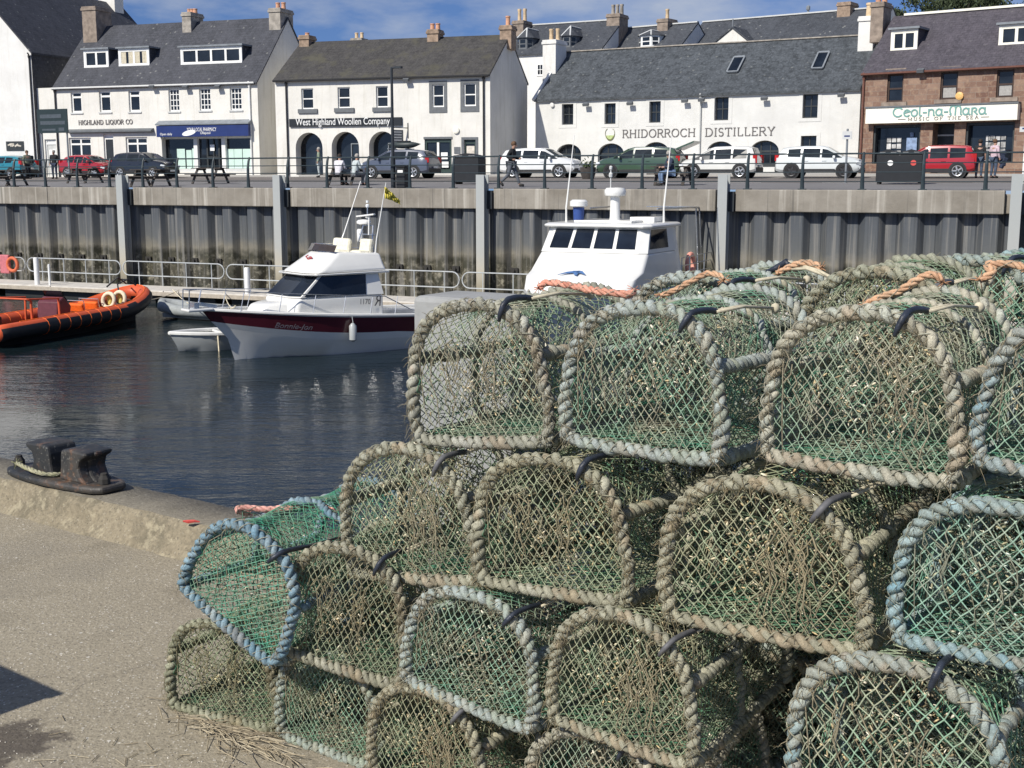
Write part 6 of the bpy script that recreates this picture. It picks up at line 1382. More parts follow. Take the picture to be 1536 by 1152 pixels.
m = MB(); m.lathe([(.2, 0), (.17, .2), (.16, .85)], 14, (6.1, .1, 3.62)); rp_ = m.build('radar_pedestal', M['gel_white'], SW, auto=40); m = MB(); m.lathe([(.2, 0), (.34, .03), (.36, .1), (.36, .2), (.3, .28), (.05, .3)], 18, (6.1, .1, 4.47)); m.build('radar_dome', M['gel_white'], rp_, auto=40)
m = MB(); m.bar((6.0, -.1, 4.7), (6.0, -.1, 5.45), .02, 6); m.lathe([(.06, 0), (.07, .1), (.03, .16)], 8, (6.0, -.1, 5.1)); m.lathe([(.05, 0), (.06, .08), (.03, .12)], 8, (6.0, -.1, 5.35)); m.build('mast_light', M['wall_grey'], rp_)
m = MB(); m.lathe([(.13, 0), (.17, .1), (.19, .52)], 12, (6.7, -.95, 3.6)); sl_ = m.build('searchlight_cover', M['blue_cover'], SW, auto=40); m = MB(); m.lathe([(.18, 0), (.3, .03), (.3, .18), (.22, .24)], 14, (6.7, -.95, 4.13)); m.build('radar_dome', M['gel_white'], sl_, auto=40)
for y, x, h in ((-1.55, 6.3, 2.9), (1.5, 5.2, 2.9)): m = MB(); m.tube([(x, y, 3.6), (x+.02, y, 4.1), (x-.6, y*1.0+.02, 3.6+h)], [.04, .03, .012], 6); m.build('whip_aerial', M['gel_white'], SW)
m = MB(); m.tube([(5.0, -1.2, 4.05), (1.5, -1.6, 4.05), (1.35, -1.6, 3.9), (.9, -1.6, 1.5)], .03, 6); m.tube([(5.0, 1.2, 4.05), (1.5, 1.6, 4.05), (1.35, 1.6, 3.9), (.9, 1.6, 1.5)], .03, 6); m.bar((1.5, -1.6, 4.05), (1.5, 1.6, 4.05), .03, 6); m.tube([(1.8, 1.6, 4.0), (1.4, 1.62, 1.5)], .03, 6); m.build('awning_frame', M['steel'], SW)
for sd in (1, -1):
    m = MB()
    for zz in (1.85, 2.15, 2.42): m.bar((.1, 1.95*sd, zz), (4.6, 2.0*sd, zz), .018, 5)
    for x in (.1, 1.0, 1.9, 2.8, 3.7, 4.6): m.bar((x, 1.97*sd, 1.3), (x, 1.97*sd, 2.42), .018, 5)
    m.build('stern_rail', M['steel'], SW)
m = MB(); m.tube([(3.2+.36*math.cos(t_), 1.85, 2.1+.36*math.sin(t_)) for t_ in [2*PI*i/18 for i in range(18)]], .09, 8, closed=True); m.build('life_ring', P_('buoy_salmon', (.75, .33, .25), .6), SW, smooth=True)
for sd in (1, -1): m = MB(); m.prism([(4.3, 1.99*sd, 1.4), (5.3, 1.99*sd, 1.4), (5.4, 1.84*sd, 3.5), (5.1, 1.84*sd, 3.5)], (0, -.06*sd, 0)); m.build('cabin_wing', M['gel_white'], SW)
def on_side(body, i0, i1, g, h, mat, name, w=None):
    a0 = Vector(SH[i0][3]).lerp(Vector(SH[i0][4]), g); b0 = Vector(SH[i1][3]).lerp(Vector(SH[i1][4]), g); xd = (a0-b0).normalized(); up_ = Vector((0, 0, 1)); nn_ = xd.cross(up_); up_ = nn_.cross(xd)
    o = text_part(body, h, mat, SW, (0, 0, 0), (0, 0, 0), name, depth=.004, width=w); o.matrix_basis = Matrix.Translation((a0+b0)/2+nn_*.03) @ Matrix((xd, up_, nn_)).transposed().to_4x4()
on_side('SHEARWATER', 1, 6, .1, .34, M['decal_dark'], 'boat_name', 2.6); on_side('Ullapool', 8, 11, -.3, .2, M['decal_dark'], 'home_port')
# bird emblem on the sloping front
a0 = Vector(A1[2]).lerp(Vector(A1[3]), .44); b0 = Vector(r2(3.6, XF+1.75, 1.76, 1.62, 2.0)[2]).lerp(Vector(r2(3.6, XF+1.75, 1.76, 1.62, 2.0)[3]), .44)
c_ = a0.lerp(b0, .5)+Vector((.02, 0, .045)); upd = (a0-b0).normalized()
m = MB()
for pts in ([(-.50, -.10), (-.28, .06), (-.07, .12), (.06, .10), (-.06, .02), (-.27, -.02)], [(.0, .13), (.20, .12), (.42, -.06), (.19, .02), (.04, .02)], [(-.12, .12), (.12, .14), (.14, -.10), (.02, -.06)]):
    m.prism([tuple(c_+Vector((0, x, 0))+upd*z*1.7) for x, z in pts], (.012, 0, .012))
m.build('bird_emblem', M['decal_blue'], SW)

for o in SW.children:
    if o.name.split('.')[0] in ('cabin', 'roof'): bv = o.modifiers.new('round', 'BEVEL'); bv.width = .07; bv.segments = 3; bv.limit_method = 'ANGLE'; bv.angle_limit = R(15); o.data.set_sharp_from_angle(angle=R(50))
RB.location.z -= .12
for o in RB.children:
    if o.name.split('.')[0] in ('console', 'windscreen', 'roll_frame', 'outboard_engine'): o.matrix_basis = Matrix.Translation((.5, 0, .42*.28)) @ Matrix.Diagonal((1, 1, .72, 1))
for o in RB.children:
    if o.name.split('.')[0] in ('seat', 'grab_rail'): o.matrix_basis = Matrix.Translation((0, 0, .42*.22)) @ Matrix.Diagonal((1, 1, .78, 1))
# mooring lines
def line(parent, a, b, sag=.25, r=.018, mat='rope_cream'):
    inv = parent.matrix_world.inverted(); a, b = Vector(a), inv @ Vector(b); m = MB()
    m.tube([a.lerp(b, i/8)+Vector((0, 0, -sag*4*(i/8)*(1-i/8))) for i in range(9)], r, 5); m.build('mooring_line', M[mat], parent)
bpy.context.view_layer.update()
line(B1, (8.4, -.25, 1.5), qp(s_at_u(330, -3.2), -3.2, DECK+.05)); line(B1, (8.6, .1, 1.5), qp(s_at_u(252, -3.2), -3.2, DECK+.05), .4)
line(RB, (LR*.9, 0, .95), qp(s_at_u(262, -3.2), -3.2, DECK+.05), .2); line(SW, (11.0, -.8, 1.75), qp(s_at_u(735, -3.2), -3.2, DECK+.05), .3)
for x, y in ((1.2, 1.5), (5.6, 1.5)):
    m = MB(); m.lathe([(.04, 0), (.11, .06), (.11, .46), (.04, .54)], 10, (x, y-.02, .42)); m.bar((x, y, .94), (x, y-.05, 1.15), .012, 4); m.build('fender', M['hull_grey'], B1, auto=40)
m = MB(); m.lathe([(.1, 0), (.1, .02)], 12, (6.6, .35, 1.56)); m.box((7.3, 0, 1.52), (.5, .5, .05)); m.build('deck_hatch', M['hull_grey'], B1)
# ------------------------------------------------------------------ creels
def fibre_mat(name, rough=.9, bump=.6, sc=260, spec=.2, dirt=.35):
    t = NT(name); a_ = t.n('ShaderNodeAttribute', attribute_name='Col'); oi = t.n('ShaderNodeObjectInfo'); v = t.coord()
    c = t.mix(1.0, a_.outputs['Color'], oi.outputs['Color'], 'MULTIPLY')
    c = t.mix(t.math('MULTIPLY', t.ramp(t.noise(v, 34, 4, .7), [(.45, 0), (.66, 1)]), dirt), c, (.215, .20, .155))
    c = t.mix(.45, c, t.mix(1.0, c, t.ramp(t.noise(v, 170, 3, .7), [(.3, .35), (.7, 1.55)]), 'MULTIPLY'))
    return t.done(c, rough, t.bump(t.noise(v, sc, 3, .7), bump, .004), spec=spec)
M['rope'] = fibre_mat('weathered_rope', .88, .9, 300); M['twine'] = fibre_mat('net_twine', .8, .3, 300, .3, .45); M['growth'] = fibre_mat('dried_growth', .95, .3, 300, .1, .2)
M['rope_new'] = fibre_mat('poly_rope', .7, .6, 300, .3, .12)
P_('hook_blue', (.022, .028, .042), .45, .5, 40, spec=.5, bump=.2); P_('hook_grey', (.10, .10, .105), .6, .3, 40); P_('bungee', (.50, .45, .33), .85, .2, 60); P_('bungee_black', (.02, .022, .025), .7)
def lerp3(a, b, f): return tuple(a[i]*(1-f)+b[i]*f for i in range(3))
PAL = {
 'grey': [(.48,.45,.36), (.40,.39,.31), (.32,.32,.26), (.45,.445,.39), (.29,.33,.27)],
 'green': [(.45,.415,.31), (.34,.38,.30), (.37,.415,.395), (.38,.34,.25), (.24,.32,.26)],
 'mixed': [(.47,.45,.36), (.42,.45,.39), (.44,.41,.32), (.37,.36,.28), (.34,.385,.33)],
 'blue': [(.20,.33,.40), (.30,.41,.46), (.16,.27,.34), (.36,.42,.43), (.24,.36,.40)],
 'paleblue': [(.30,.40,.42), (.24,.35,.38), (.34,.38,.36), (.28,.27,.21), (.38,.41,.40)],
}
def resample(P, step):
    P = [Vector(p) for p in P]; out = [P[0]]; acc = 0
    for a, b in zip(P, P[1:]):
        L = (b-a).length; d = step-acc
        while d <= L: out.append(a.lerp(b, d/L)); d += step
        acc = (acc+L) % step
    return out
def wrap(mb, path, Rr, rr, pitch, rnd, pal, starts=2, hand=1, per=11, sides=6, rust=.0):
    P = resample(path, pitch/per/1.0*1.0); k = len(P); T = []
    for i in range(k): T.append((P[min(k-1, i+1)]-P[max(0, i-1)]).normalized())
    N = T[0].orthogonal().normalized(); fr = []
    for i in range(k): N = (N-T[i]*N.dot(T[i])).normalized(); fr.append((N.copy(), T[i].cross(N)))
    ph0 = rnd.random()*6.28; no = rnd.random()*50
    for s_ in range(starts):
        pts = []; rads = []; cols = []; c0 = rnd.choice(pal); 
        for i in range(k):
            th = hand*2*math.pi*(i/per)+ph0+2*math.pi*s_/starts
            n1 = mnoise.noise((i*.05, no, s_*3)); n2 = 1.3*mnoise.noise((i*.22, no+9, s_*5)); n1 += 2.2*max(0, mnoise.noise((i*.06, no+71, 2))-.34)
            q = Rr*(1+.28*n1+.22*n2); pts.append(P[i]+fr[i][0]*(math.cos(th)*q)+fr[i][1]*(math.sin(th)*q))
            rads.append(rr*(1+.27*n2+.22*n1)*(1 if 2 < i < k-3 else .8))
            f = mnoise.noise((i*.035, no+20, s_*2))*1.3+mnoise.noise((i*.13, no+25, s_*2))*1.2+1.9; a = int(max(0, min(len(pal)-2, f))); fr_ = max(0, min(1, f-a))
            c = lerp3(pal[a], pal[a+1], fr_); br = 1+.25*n2+.18*mnoise.noise((i*.11, no+60, s_*9))
            rs = .6*mnoise.noise((i*.025, no+40, 7))+.75*mnoise.noise((i*.10, no+40, s_*7))
            if rust and rs > .46-rust: c = lerp3(c, (.36, .22, .12), .33)
            cols.append((c[0]*br, c[1]*br, c[2]*br, 1))
        mb.tube(pts, rads, sides, col=cols)
    if per >= 11:
        for s_ in range(2):
            pts = []; cols = []
            for i in range(k):
                th = -hand*2*math.pi*(i/(per*1.35))+ph0+math.pi*s_; q = (Rr+rr*.78)*(1+.08*mnoise.noise((i*.2, no, 5))); pts.append(P[i]+fr[i][0]*(math.cos(th)*q)+fr[i][1]*(math.sin(th)*q)); g = 1+.35*mnoise.noise((i*.3, no, 8)); cols.append((.34*g, .335*g, .265*g, 1))
            mb.tube(pts, rr*.17, 4, col=cols)
def seg4(mb, a, b, r, c, sides=4):
    mb.tube([a, b], r, sides, cap=False, col=[(*c, 1)]*2)
def net_col(p, base, dirt, no):
    f = mnoise.noise((p[0]*9+no, p[1]*9, p[2]*9)); g = mnoise.noise((p[0]*40+no, p[1]*40, p[2]*40))
    return tuple(x*(1+.3*g) for x in lerp3(base, dirt, max(0, min(1, .45+1.1*f))))
def planar_net(mb, O, ex, ez, w, h, hx, hz, r, base, dirt, rnd, inside=None, jit=.15, knots=True, bulge=None, no=0):
    O, ex, ez = Vector(O), Vector(ex), Vector(ez); nx, nz_ = int(w/hx)+2, int(h/hz)+2; nn_ = ex.cross(ez); pts = {}
    for i in range(nx+1):
        for j in range(nz_+1):
            if (i+j) % 2: continue
            x = i*hx+rnd.gauss(0, hx*jit); z = j*hz+rnd.gauss(0, hz*jit); pts[i, j] = (x, z)
    ins = inside or (lambda x, z: 0 <= x <= w and 0 <= z <= h)
    W_ = lambda x, z: O+ex*x+ez*z+nn_*((bulge(x, z) if bulge else 0)+.004*mnoise.noise((x*14, z*14, no)))
    for (i, j), (x, z) in pts.items():
        a_in = ins(x, z)
        if knots and a_in: p = W_(x, z); mb.ball(p, r*1.9, 4, 2, col=net_col(p, base, dirt, no))
        for dj in (1, -1):
            q = pts.get((i+1, j+dj))
            if q is None: continue
            b_in = ins(*q)
            if not (a_in or b_in): continue
            a, b = (x, z), q
            if a_in != b_in:
                lo, hi = (a, b) if a_in else (b, a)
                for _ in range(6):
                    m_ = ((lo[0]+hi[0])/2, (lo[1]+hi[1])/2)
                    if ins(*m_): lo = m_
                    else: hi = m_
                a, b = ((x, z) if a_in else q), lo
            pa, pb = W_(*a), W_(*b); mid = (pa+pb)/2
            mb.tube([pa, pb], r*rnd.uniform(.85, 1.2), 4, cap=False, col=[(*net_col(pa, base, dirt, no), 1), (*net_col(pb, base, dirt, no), 1)])
def surf_net(mb, S, nu, nv, r, base, dirt, rnd, jit=.15, no=0, sides=4, wrapu=False):
    P = {}
    for i in range(nu+1):
        for j in range(nv+1):
            if (i+j) % 2 == 0: P[i, j] = S(min(1, max(0, (i+(rnd.gauss(0, jit) if 0 < i < nu else 0))/nu)), min(1, max(0, (j+(rnd.gauss(0, jit) if 0 < j < nv else 0))/nv)))
    for (i, j), a in P.items():
        for dj in (1, -1):
            b = P.get((i+1, j+dj))
            if b is not None: mb.tube([a, b], r*rnd.uniform(.85, 1.2), sides, cap=False, col=[(*net_col(a, base, dirt, no), 1), (*net_col(b, base, dirt, no), 1)])
CW, CH, CL = .455, .375, .62
def dprof(t, w=CW, h=CH):       # 0..1 from bottom left over the arch to bottom right
    sp = h*.42; arc_l = (w/2+h-sp)*1.1; tot = 2*sp+arc_l; d = t*tot
    if d < sp: return (-w/2-.012*math.sin(math.pi*d/sp*.9), d)
    if d > tot-sp: e = tot-d; return (w/2+.012*math.sin(math.pi*e/sp*.9), e)
    th = math.pi*(1-(d-sp)/arc_l); ee = .86
    cs, sn = math.cos(th), math.sin(th); return (math.copysign(abs(cs)**ee, cs)*w/2, sp+(h-sp)*sn**.92)
def d_inside(x, z, m=.012):     # x measured from the left edge of the width
    x -= CW/2; sp = CH*.42
    if z < m: return False
    if z < sp: return abs(x) < CW/2-m*.3
    f = (z-sp)/(CH-sp); return f < 1 and abs(x) < CW/2*(1-f**2)**.5-m*.2
def creel_parts(seed, pal, net, dirt, grow, rust=.12, hook='hook_blue', cord='bungee', netr=.0014, hx=.0135, hz=.0185):
    rnd = random.Random(seed); out = []
    pal = PAL[pal]; hoop = lambda y: [(dprof(i/60)[0], y, dprof(i/60)[1]) for i in range(61)]
    lean, wob = rnd.uniform(-.07, .07), rnd.uniform(.004, .012)
    def part(name, mb, mat, **k):
        mb.v = [(x+lean*z+wob*math.sin(7*y+seed), y+.05*lean*x, z+wob*.7*math.sin(9*x+seed)*(z/CH)) for x, y, z in mb.v]; out.append((name, mb.mesh(name, M[mat] if not isinstance(mat, list) else mat, smooth=True, attr=True), k))
    m = MB(); wrap(m, hoop(0), .0098, .0110, .062, rnd, pal, rust=rust); wrap(m, [(-CW/2-.01, 0, .004), (-.1, 0, -.004), (.1, 0, -.004), (CW/2+.01, 0, .002)], .0092, .0104, .056, rnd, pal, rust=rust); part('front_hoop', m, 'rope')
    m = MB(); wrap(m, hoop(CL), .010, .0115, .055, rnd, pal, per=8, sides=5); wrap(m, [(-CW/2, CL, 0), (CW/2, CL, 0)], .009, .011, .05, rnd, pal, per=8, sides=5); part('back_hoop', m, 'rope')
    m = MB(); wrap(m, [(x*.99, CL*.5+.01*math.sin(i), z*.99) for i, (x, _, z) in enumerate(hoop(0))], .006, .009, .045, rnd, pal, per=8, sides=5); part('middle_hoop', m, 'rope')
    sx, sz = dprof(.36); 
    for k, (x, z) in enumerate(((-CW/2, 0), (CW/2, 0), (CW/2*.93, CH*.60), (-CW/2*.93, CH*.60))):
        m = MB(); wrap(m, [(x, .02, z), (x+rnd.gauss(0, .004), CL*.5, z-.008), (x, CL-.01, z)], .009, .0115, .047, rnd, pal, per=9, sides=5, rust=rust); part('side_bar', m, 'rope')
    no = seed*3.1
    m = MB(); planar_net(m, (-CW/2, .006, 0), (1, 0, 0), (0, 0, 1), CW, CH, hx, hz, netr, tuple(x*1.1+.06 for x in net), dirt, rnd, d_inside, .13, no=no, bulge=lambda x, z: .012*math.sin(math.pi*x/CW)*math.sin(math.pi*min(1, z/CH))); part('front_net', m, 'twine')
    m = MB(); planar_net(m, (-CW/2, CL-.006, 0), (1, 0, 0), (0, 0, 1), CW, CH, .026, .028, .0016, net, dirt, rnd, d_inside, .15, False, no=no+1); part('back_net', m, 'twine')
    def S(u, v): x, z = dprof(u); sag = 1-.05*math.sin(math.pi*v*2)**2; y = .01+v*(CL-.02); return Vector((x*sag, y, z*sag))
    m = MB(); surf_net(m, S, int(.9/hx), int(.62/hz), netr, lerp3(net, (.05, .25, .15), .45), dirt, rnd, .16, no+2); part('cover_net', m, 'twine')
    g2 = lerp3(net, (.02, .185, .11), .8)
    m = MB(); planar_net(m, (-CW/2, 0, .01), (1, 0, 0), (0, 1, 0), CW, CL, .019, .021, .0018, g2, dirt, rnd, None, .2, False, no=no+3); planar_net(m, (-CW/2, 0, .022), (1, 0, 0), (0, 1, 0), CW, CL, .026, .023, .0017, g2, dirt, rnd, None, .25, False, no=no+4); part('base_net', m, 'twine')
    # inner chamber net and entrance funnels
    m = MB(); planar_net(m, (-CW/2, CL*.52, 0), (1, 0, 0), (0, 0, 1), CW, CH, .017, .019, .0016, g2, dirt, rnd, d_inside, .25, False, no=no+5, bulge=lambda x, z: .05*math.sin(math.pi*x/CW)*math.sin(math.pi*min(1, z/CH)))
    for sd in (-1, 1):
        c1 = Vector((sd*CW*.47, .20+.08*sd, .17)); c2 = Vector((sd*.03, .26+.03*sd, .16))
        def F_(u, v, c1=c1, c2=c2, sd=sd):
            c = c1.lerp(c2, v); r_ = .135*(1-v)+.05*v; th = 2*math.pi*u; return c+Vector((0, math.cos(th)*r_, math.sin(th)*r_*.95))
        surf_net(m, F_, 26, 12, .0014, g2, dirt, rnd, .2, no+6, 3)
    part('inner_net', m, 'twine')
    # dried growth: stems, pale flecks and loose fibre
    m = MB(); cx, cz = rnd.uniform(-.08, .02), rnd.uniform(.15, .20)
    tan = [(.24,.20,.13), (.18,.155,.105), (.30,.26,.18), (.14,.13,.09)]; crm = [(.74,.67,.50), (.56,.48,.33), (.84,.79,.66), (.44,.36,.22), (.62,.5,.3)]
    for i in range(int(40*grow)):
        a = Vector((cx+rnd.gauss(0, .085), rnd.uniform(.06, .32) if rnd.random() < .8 else rnd.uniform(-.012, .0), cz+rnd.gauss(0, .075)))
        if not d_inside(a.x+CW/2, a.z, .02): continue
        d_ = Vector((rnd.gauss(0, 1), rnd.gauss(0, .35), rnd.gauss(-.15, 1))).normalized(); L = rnd.uniform(.03, .13); cv = Vector((rnd.gauss(0, 1), rnd.gauss(0, .3), rnd.gauss(-.4, 1)))*L*.3; c = rnd.choice(tan); r_ = rnd.uniform(.0007, .0015)
        pts = [a+d_*L*f+cv*f*f for f in (0, .3, .65, 1)]; pts = [p if d_inside(p.x+CW/2, p.z, .01) else Vector((max(-CW*.47, min(CW*.47, p.x)), p.y, max(.02, min(CH*.9, p.z)))) for p in pts]
        m.tube(pts, [r_, r_, r_*.8, r_*.5], 3, cap=False, col=[(*c, 1)]*4)
    for i in range(int(600*grow)):
        y = rnd.choice((.008, rnd.uniform(.27, .33), rnd.uniform(.27, .33), rnd.uniform(.1, .34))); p = Vector((cx+rnd.gauss(0, .085), y, cz+rnd.gauss(0, .068)))
        if not d_inside(p.x+CW/2, p.z, .015): continue
        c = rnd.choice(crm) if rnd.random() < .75 else rnd.choice(tan); L_ = rnd.uniform(.003, .0085); d_ = Vector((rnd.gauss(0, 1), rnd.gauss(0, .4), rnd.gauss(0, 1))).normalized()*L_; g_ = L_*rnd.uniform(.3, .5); m.tube([p-d_, p, p+d_], [g_*.5, g_, g_*.4], 4, col=[(*c, 1)]*3)
    for i in range(int(120*grow)):   # flecks on the cover net
        p = S(rnd.random(), rnd.random()); m.ball(p, rnd.uniform(.0016, .004), 4, 2, col=rnd.choice(crm))
    hp = hoop(0)
    for i in range(int(230*grow)):   # frayed fibre on the ropes
        p = Vector(rnd.choice(hp))+Vector((rnd.gauss(0, .01), -.016, rnd.gauss(0, .01))); d_ = Vector((rnd.gauss(0, 1), rnd.gauss(-.4, .4), rnd.gauss(-.5, .8))).normalized()*rnd.uniform(.012, .04); c = rnd.choice(tan)
        m.tube([p, p+d_*.6+Vector((0, 0, -.002)), p+d_+Vector((0, 0, -.008))], [.0009, .0008, .0004], 3, cap=False, col=[(*c, 1)]*3)
    bun = [(rnd.uniform(-.2, .16), rnd.uniform(.2, .33)) for _ in range(3)]
    for i in range(int(17*grow)):    # long stems hanging over the mesh
        bx_, bz_ = bun[i % 3]; x = rnd.gauss(bx_, .025); z = bz_+rnd.gauss(0, .03); L = rnd.uniform(.08, .24); c = rnd.choice(tan); w_ = rnd.gauss(0, .022); pts = []
        for k in range(6): f = k/5; pts.append((max(-.19, min(.19, x+w_*math.sin(f*3)+.012*math.sin(f*9+i))), -.008-.006*math.sin(f*3.1), max(.01, z-L*f)))
        m.tube(pts, [.0018, .0019, .0018, .0016, .0013, .0009], 4, cap=False, col=[(*lerp3(c, (.33, .30, .22), .5), 1)]*6)
    part('growth', m, 'growth', kind='stuff')
    # closing hook over the front hoop with its elastic cord
    t0 = .60+rnd.uniform(-.07, .035); ht = rnd.uniform(.7, 1.05); x, z = dprof(t0); m = MB(); o = Vector((x, 0, z)); nx = Vector((x*.8, 0, z-CH*.35)).normalized()
    pth = [o+nx*-.030*ht+Vector((-.004, -.022, 0)), o+nx*-.012+Vector((-.002, -.030, 0)), o+nx*.014+Vector((0, -.027, 0)), o+nx*.029+Vector((0, -.008, 0)), o+nx*.031+Vector((.004, .03, 0)), o+nx*.027+Vector((.010, .075, 0)), o+nx*.022+Vector((.014, .10, 0))]
    q = []; 
    for i in range(len(pth)-1):
        for f in (0, .33, .67): q.append(pth[i].lerp(pth[i+1], f))
    q.append(pth[-1]); m.tube(q, [.0052+.0032*min(1, i/5) for i in range(len(q))], 8, col=[(1, 1, 1, 1)]*len(q))
    out.append(('hook', m.mesh('hook', M[hook], smooth=True), {}))
    m = MB(); e = pth[-1]
    for dx in (-.007, .007): m.tube([e+Vector((dx, -.01, 0)), e+Vector((dx+.02, .12, .004)), e+Vector((.05, .26, -.012))], .0042, 6)
    m.ball(e+Vector((.05, .265, -.012)), .015, 6, 4); out.append(('elastic_cord', m.mesh('elastic_cord', M[cord], smooth=True), {}))
    return out
NG = (.085, .13, .075); ND = (.37, .355, .26)
VAR = {
 'A': creel_parts(11, 'grey', (.27, .33, .22), ND, 1.25, .10, 'hook_blue'),
 'B': creel_parts(12, 'green', (.18, .32, .215), ND, 1.0, .12, 'hook_blue'),
 'C': creel_parts(13, 'mixed', (.20, .32, .215), ND, 1.0, .16, 'hook_blue'),
 'D': creel_parts(14, 'grey', (.24, .31, .20), (.36, .34, .245), 1.45, .12, 'hook_grey', hx=.0145, hz=.0195),
 'E': creel_parts(15, 'blue', (.05, .30, .19), (.22, .33, .23), .4, .06, 'hook_blue', 'bungee_black', netr=.0014, hx=.0125, hz=.0135),
 'F': creel_parts(16, 'paleblue', (.18, .33, .23), (.38, .39, .29), .8, .16, 'hook_blue', netr=.0018, hx=.018, hz=.021),
}
KRZ = math.atan2(KE.y, KE.x)
def creel(var, s, t, z, label, yaw=0, roll=0, sx=1, sz=1, tint=(1, 1, 1), group=None, skip=(), sy=1.0, pitch=0):
    p = K0+KE*s+KN*t; o = thing('lobster_creel', label, 'creel', (p.x, p.y, z), 0, group or 'lobster creels in the stack')
    o.rotation_mode = 'XYZ'; o.rotation_euler = (R(pitch), R(roll), KRZ+R(yaw)); o.scale = (sx, sy, sz)
    for name, me, kw in VAR[var]:
        if name in skip: continue
        c = bpy.data.objects.new(name, me); C.objects.link(c); c.parent = o; c.color = (*tint, 1)
        for k, v_ in kw.items(): c[k] = v_
    return o
def fit(var, t, L, Rr, top, label, **kw):
    p0 = K0+KN*t; a = at_plane(*L, p0, KN); b = at_plane(*Rr, p0, KN); c = at_plane(*top, p0, KN)
    w = (b-a).length; mid = (a+b)/2; s = (mid-K0).dot(KE); hh = c.z-mid.z
    roll = math.degrees(math.atan2(a.z-b.z, (b-a).dot(KE))); z = kw.pop('z', mid.z)+.012
    sx = max(.88, min(1.15, (w-.045)/CW)); sz = max(.88, min(1.15, hh/(CH+.025)))
    return creel(var, s, t, z, label, roll=kw.pop('roll', roll*.8), sx=sx, sz=sz, **kw)
T1_, T2_, T3_, T4_ = 1.02, 1.08, 1.16, 1.12
fit('A', T1_, (630,668), (832,668), (735,447), 'pale grey creel at the left end of the top row', yaw=4)
fit('B', T1_, (845,665), (1090,700), (940,450), 'grey green creel second from left in the top row, with a blue plastic hook')
fit('C', T1_, (1140,690), (1440,735), (1285,462), 'large green netted creel third in the top row with tan cord')
fit('F', T1_, (1478,700), (1765,760), (1620,480), 'pale blue roped creel of the top row cut by the right edge')
fit('D', T2_, (528,865), (715,880), (605,668), 'grey creel at the left end of the second row, full of pale dried growth', tint=(1, 1, .95), yaw=6)
fit('A', T2_, (720,880), (955,910), (828,680), 'brownish creel second from left in the second row, draped with dry stems', tint=(.95, .93, .84))
fit('D', T2_, (990,930), (1300,985), (1130,720), 'brown creel third in the second row, thick with hanging seaweed stems', tint=(.98, .95, .86))
fit('F', T2_+.03, (1335,965), (1680,1030), (1500,752), 'blue roped creel at the right end of the second row', tint=(.92, 1.05, 1.1))
fit('A', T3_, (445,975), (590,1045), (520,815), 'small grey creel tilted beside the bright turquoise creel', tint=(.9, .88, .8), yaw=10)
fit('B', T3_, (605,1020), (805,1110), (700,890), 'creel with a partly blue base rope in the third row', tint=(.98, 1, 1))
fit('D', T3_, (820,1080), (1040,1160), (930,920), 'dusty creel in the third row with its open netted side towards the right', tint=(1.02, 1, .92))
fit('F', T3_, (1190,1232), (1530,1290), (1345,985), 'pale blue and rust roped creel at the bottom right', tint=(1.02, 1, .95))
fit('A', T4_, (268,1062), (415,1117), (335,940), 'low grey creel on the ground under the bright turquoise creel', z=.0, roll=0, tint=(.82, .84, .72), yaw=8, skip=('hook', 'elastic_cord'))
fit('B', T4_-.02, (432,1110), (560,1160), (490,978), 'ground row creel with a light blue base rope beside the low grey one', z=.0, roll=0, tint=(.95, .97, .92), skip=('hook', 'elastic_cord'))
fit('D', T4_+.04, (560,1160), (722,1225), (630,1035), 'creel on the ground packed with cream coloured flecks, lower middle', z=.0, roll=0, tint=(1.0, .96, .86))
fit('C', T4_, (785,1230), (1010,1320), (880,1102), 'creel at the bottom edge of which only the arched top shows', z=.0, roll=0)
creel('B', 5.25, T4_, .012, 'ground creel below the bottom right creel, almost out of view', tint=(.9, .9, .85))
# bright turquoise creel lying tilted over the low one
p0 = K0+KN*1.26; a = at_plane(276, 882, p0, KN); b = at_plane(405, 1003, p0, KN); mid = (a+b)/2; ew = (b-a).length
bt = creel('E', (mid-K0).dot(KE), 1.26, mid.z+.01, 'bright turquoise creel with blue rope frame lying tilted at the left end', yaw=3, roll=math.degrees(math.atan2(a.z-b.z, (b-a).dot(KE))), sx=ew/CW*.98, sz=.93, sy=1.05)
# second rank, of which mostly the tops show
bk = [('B', 4.34, .34, 1.13, -3, (1, 1, 1)), ('D', 4.92, .33, 1.16, 4, (.95, .97, .9)), ('C', 5.5, .31, 1.085, -2, (.95, 1, 1)), ('F', 6.05, .33, 1.02, 3, (.9, 1.02, 1.02))]
lab = ['grey green creel behind the second creel of the top row', 'matted grey creel top behind the large green netted creel', 'creel top with orange rope behind the right half of the top row', 'blue roped creel top at the right edge behind the top row']
for (v, s, t, z, y, tn), l_ in zip(bk, lab): creel(v, s, t, z, l_, yaw=y, tint=tn, group='creels of the rear rank')
creel('F', 5.02, -.30, 1.17, 'faded blue creel furthest back, its arched top rising above the stack', yaw=-6, tint=(.95, 1.02, 1.0), group='creels of the rear rank')
rnd = random.Random(21)
for k, z in enumerate((.012, .36, .69)):
    for j in range(4): creel('ABDC'[(j+k) % 4], 4.05+.56*j+.2*(k % 2), .37, z, 'grey creel stacked in the hidden rank behind the front creels', yaw=rnd.uniform(-5, 5), tint=(.9, .9, .85), group='creels of the hidden rank', skip=('hook', 'elastic_cord', 'middle_hoop'))
creel('D', 5.05, -.30, .78, 'grey creel stacked in the hidden rank behind the front creels', tint=(.9, .9, .85), group='creels of the hidden rank', skip=('hook', 'elastic_cord')); creel('A', 5.02, -.30, .40, 'grey creel stacked in the hidden rank behind the front creels', tint=(.9, .9, .85), group='creels of the hidden rank', skip=('hook', 'elastic_cord'))

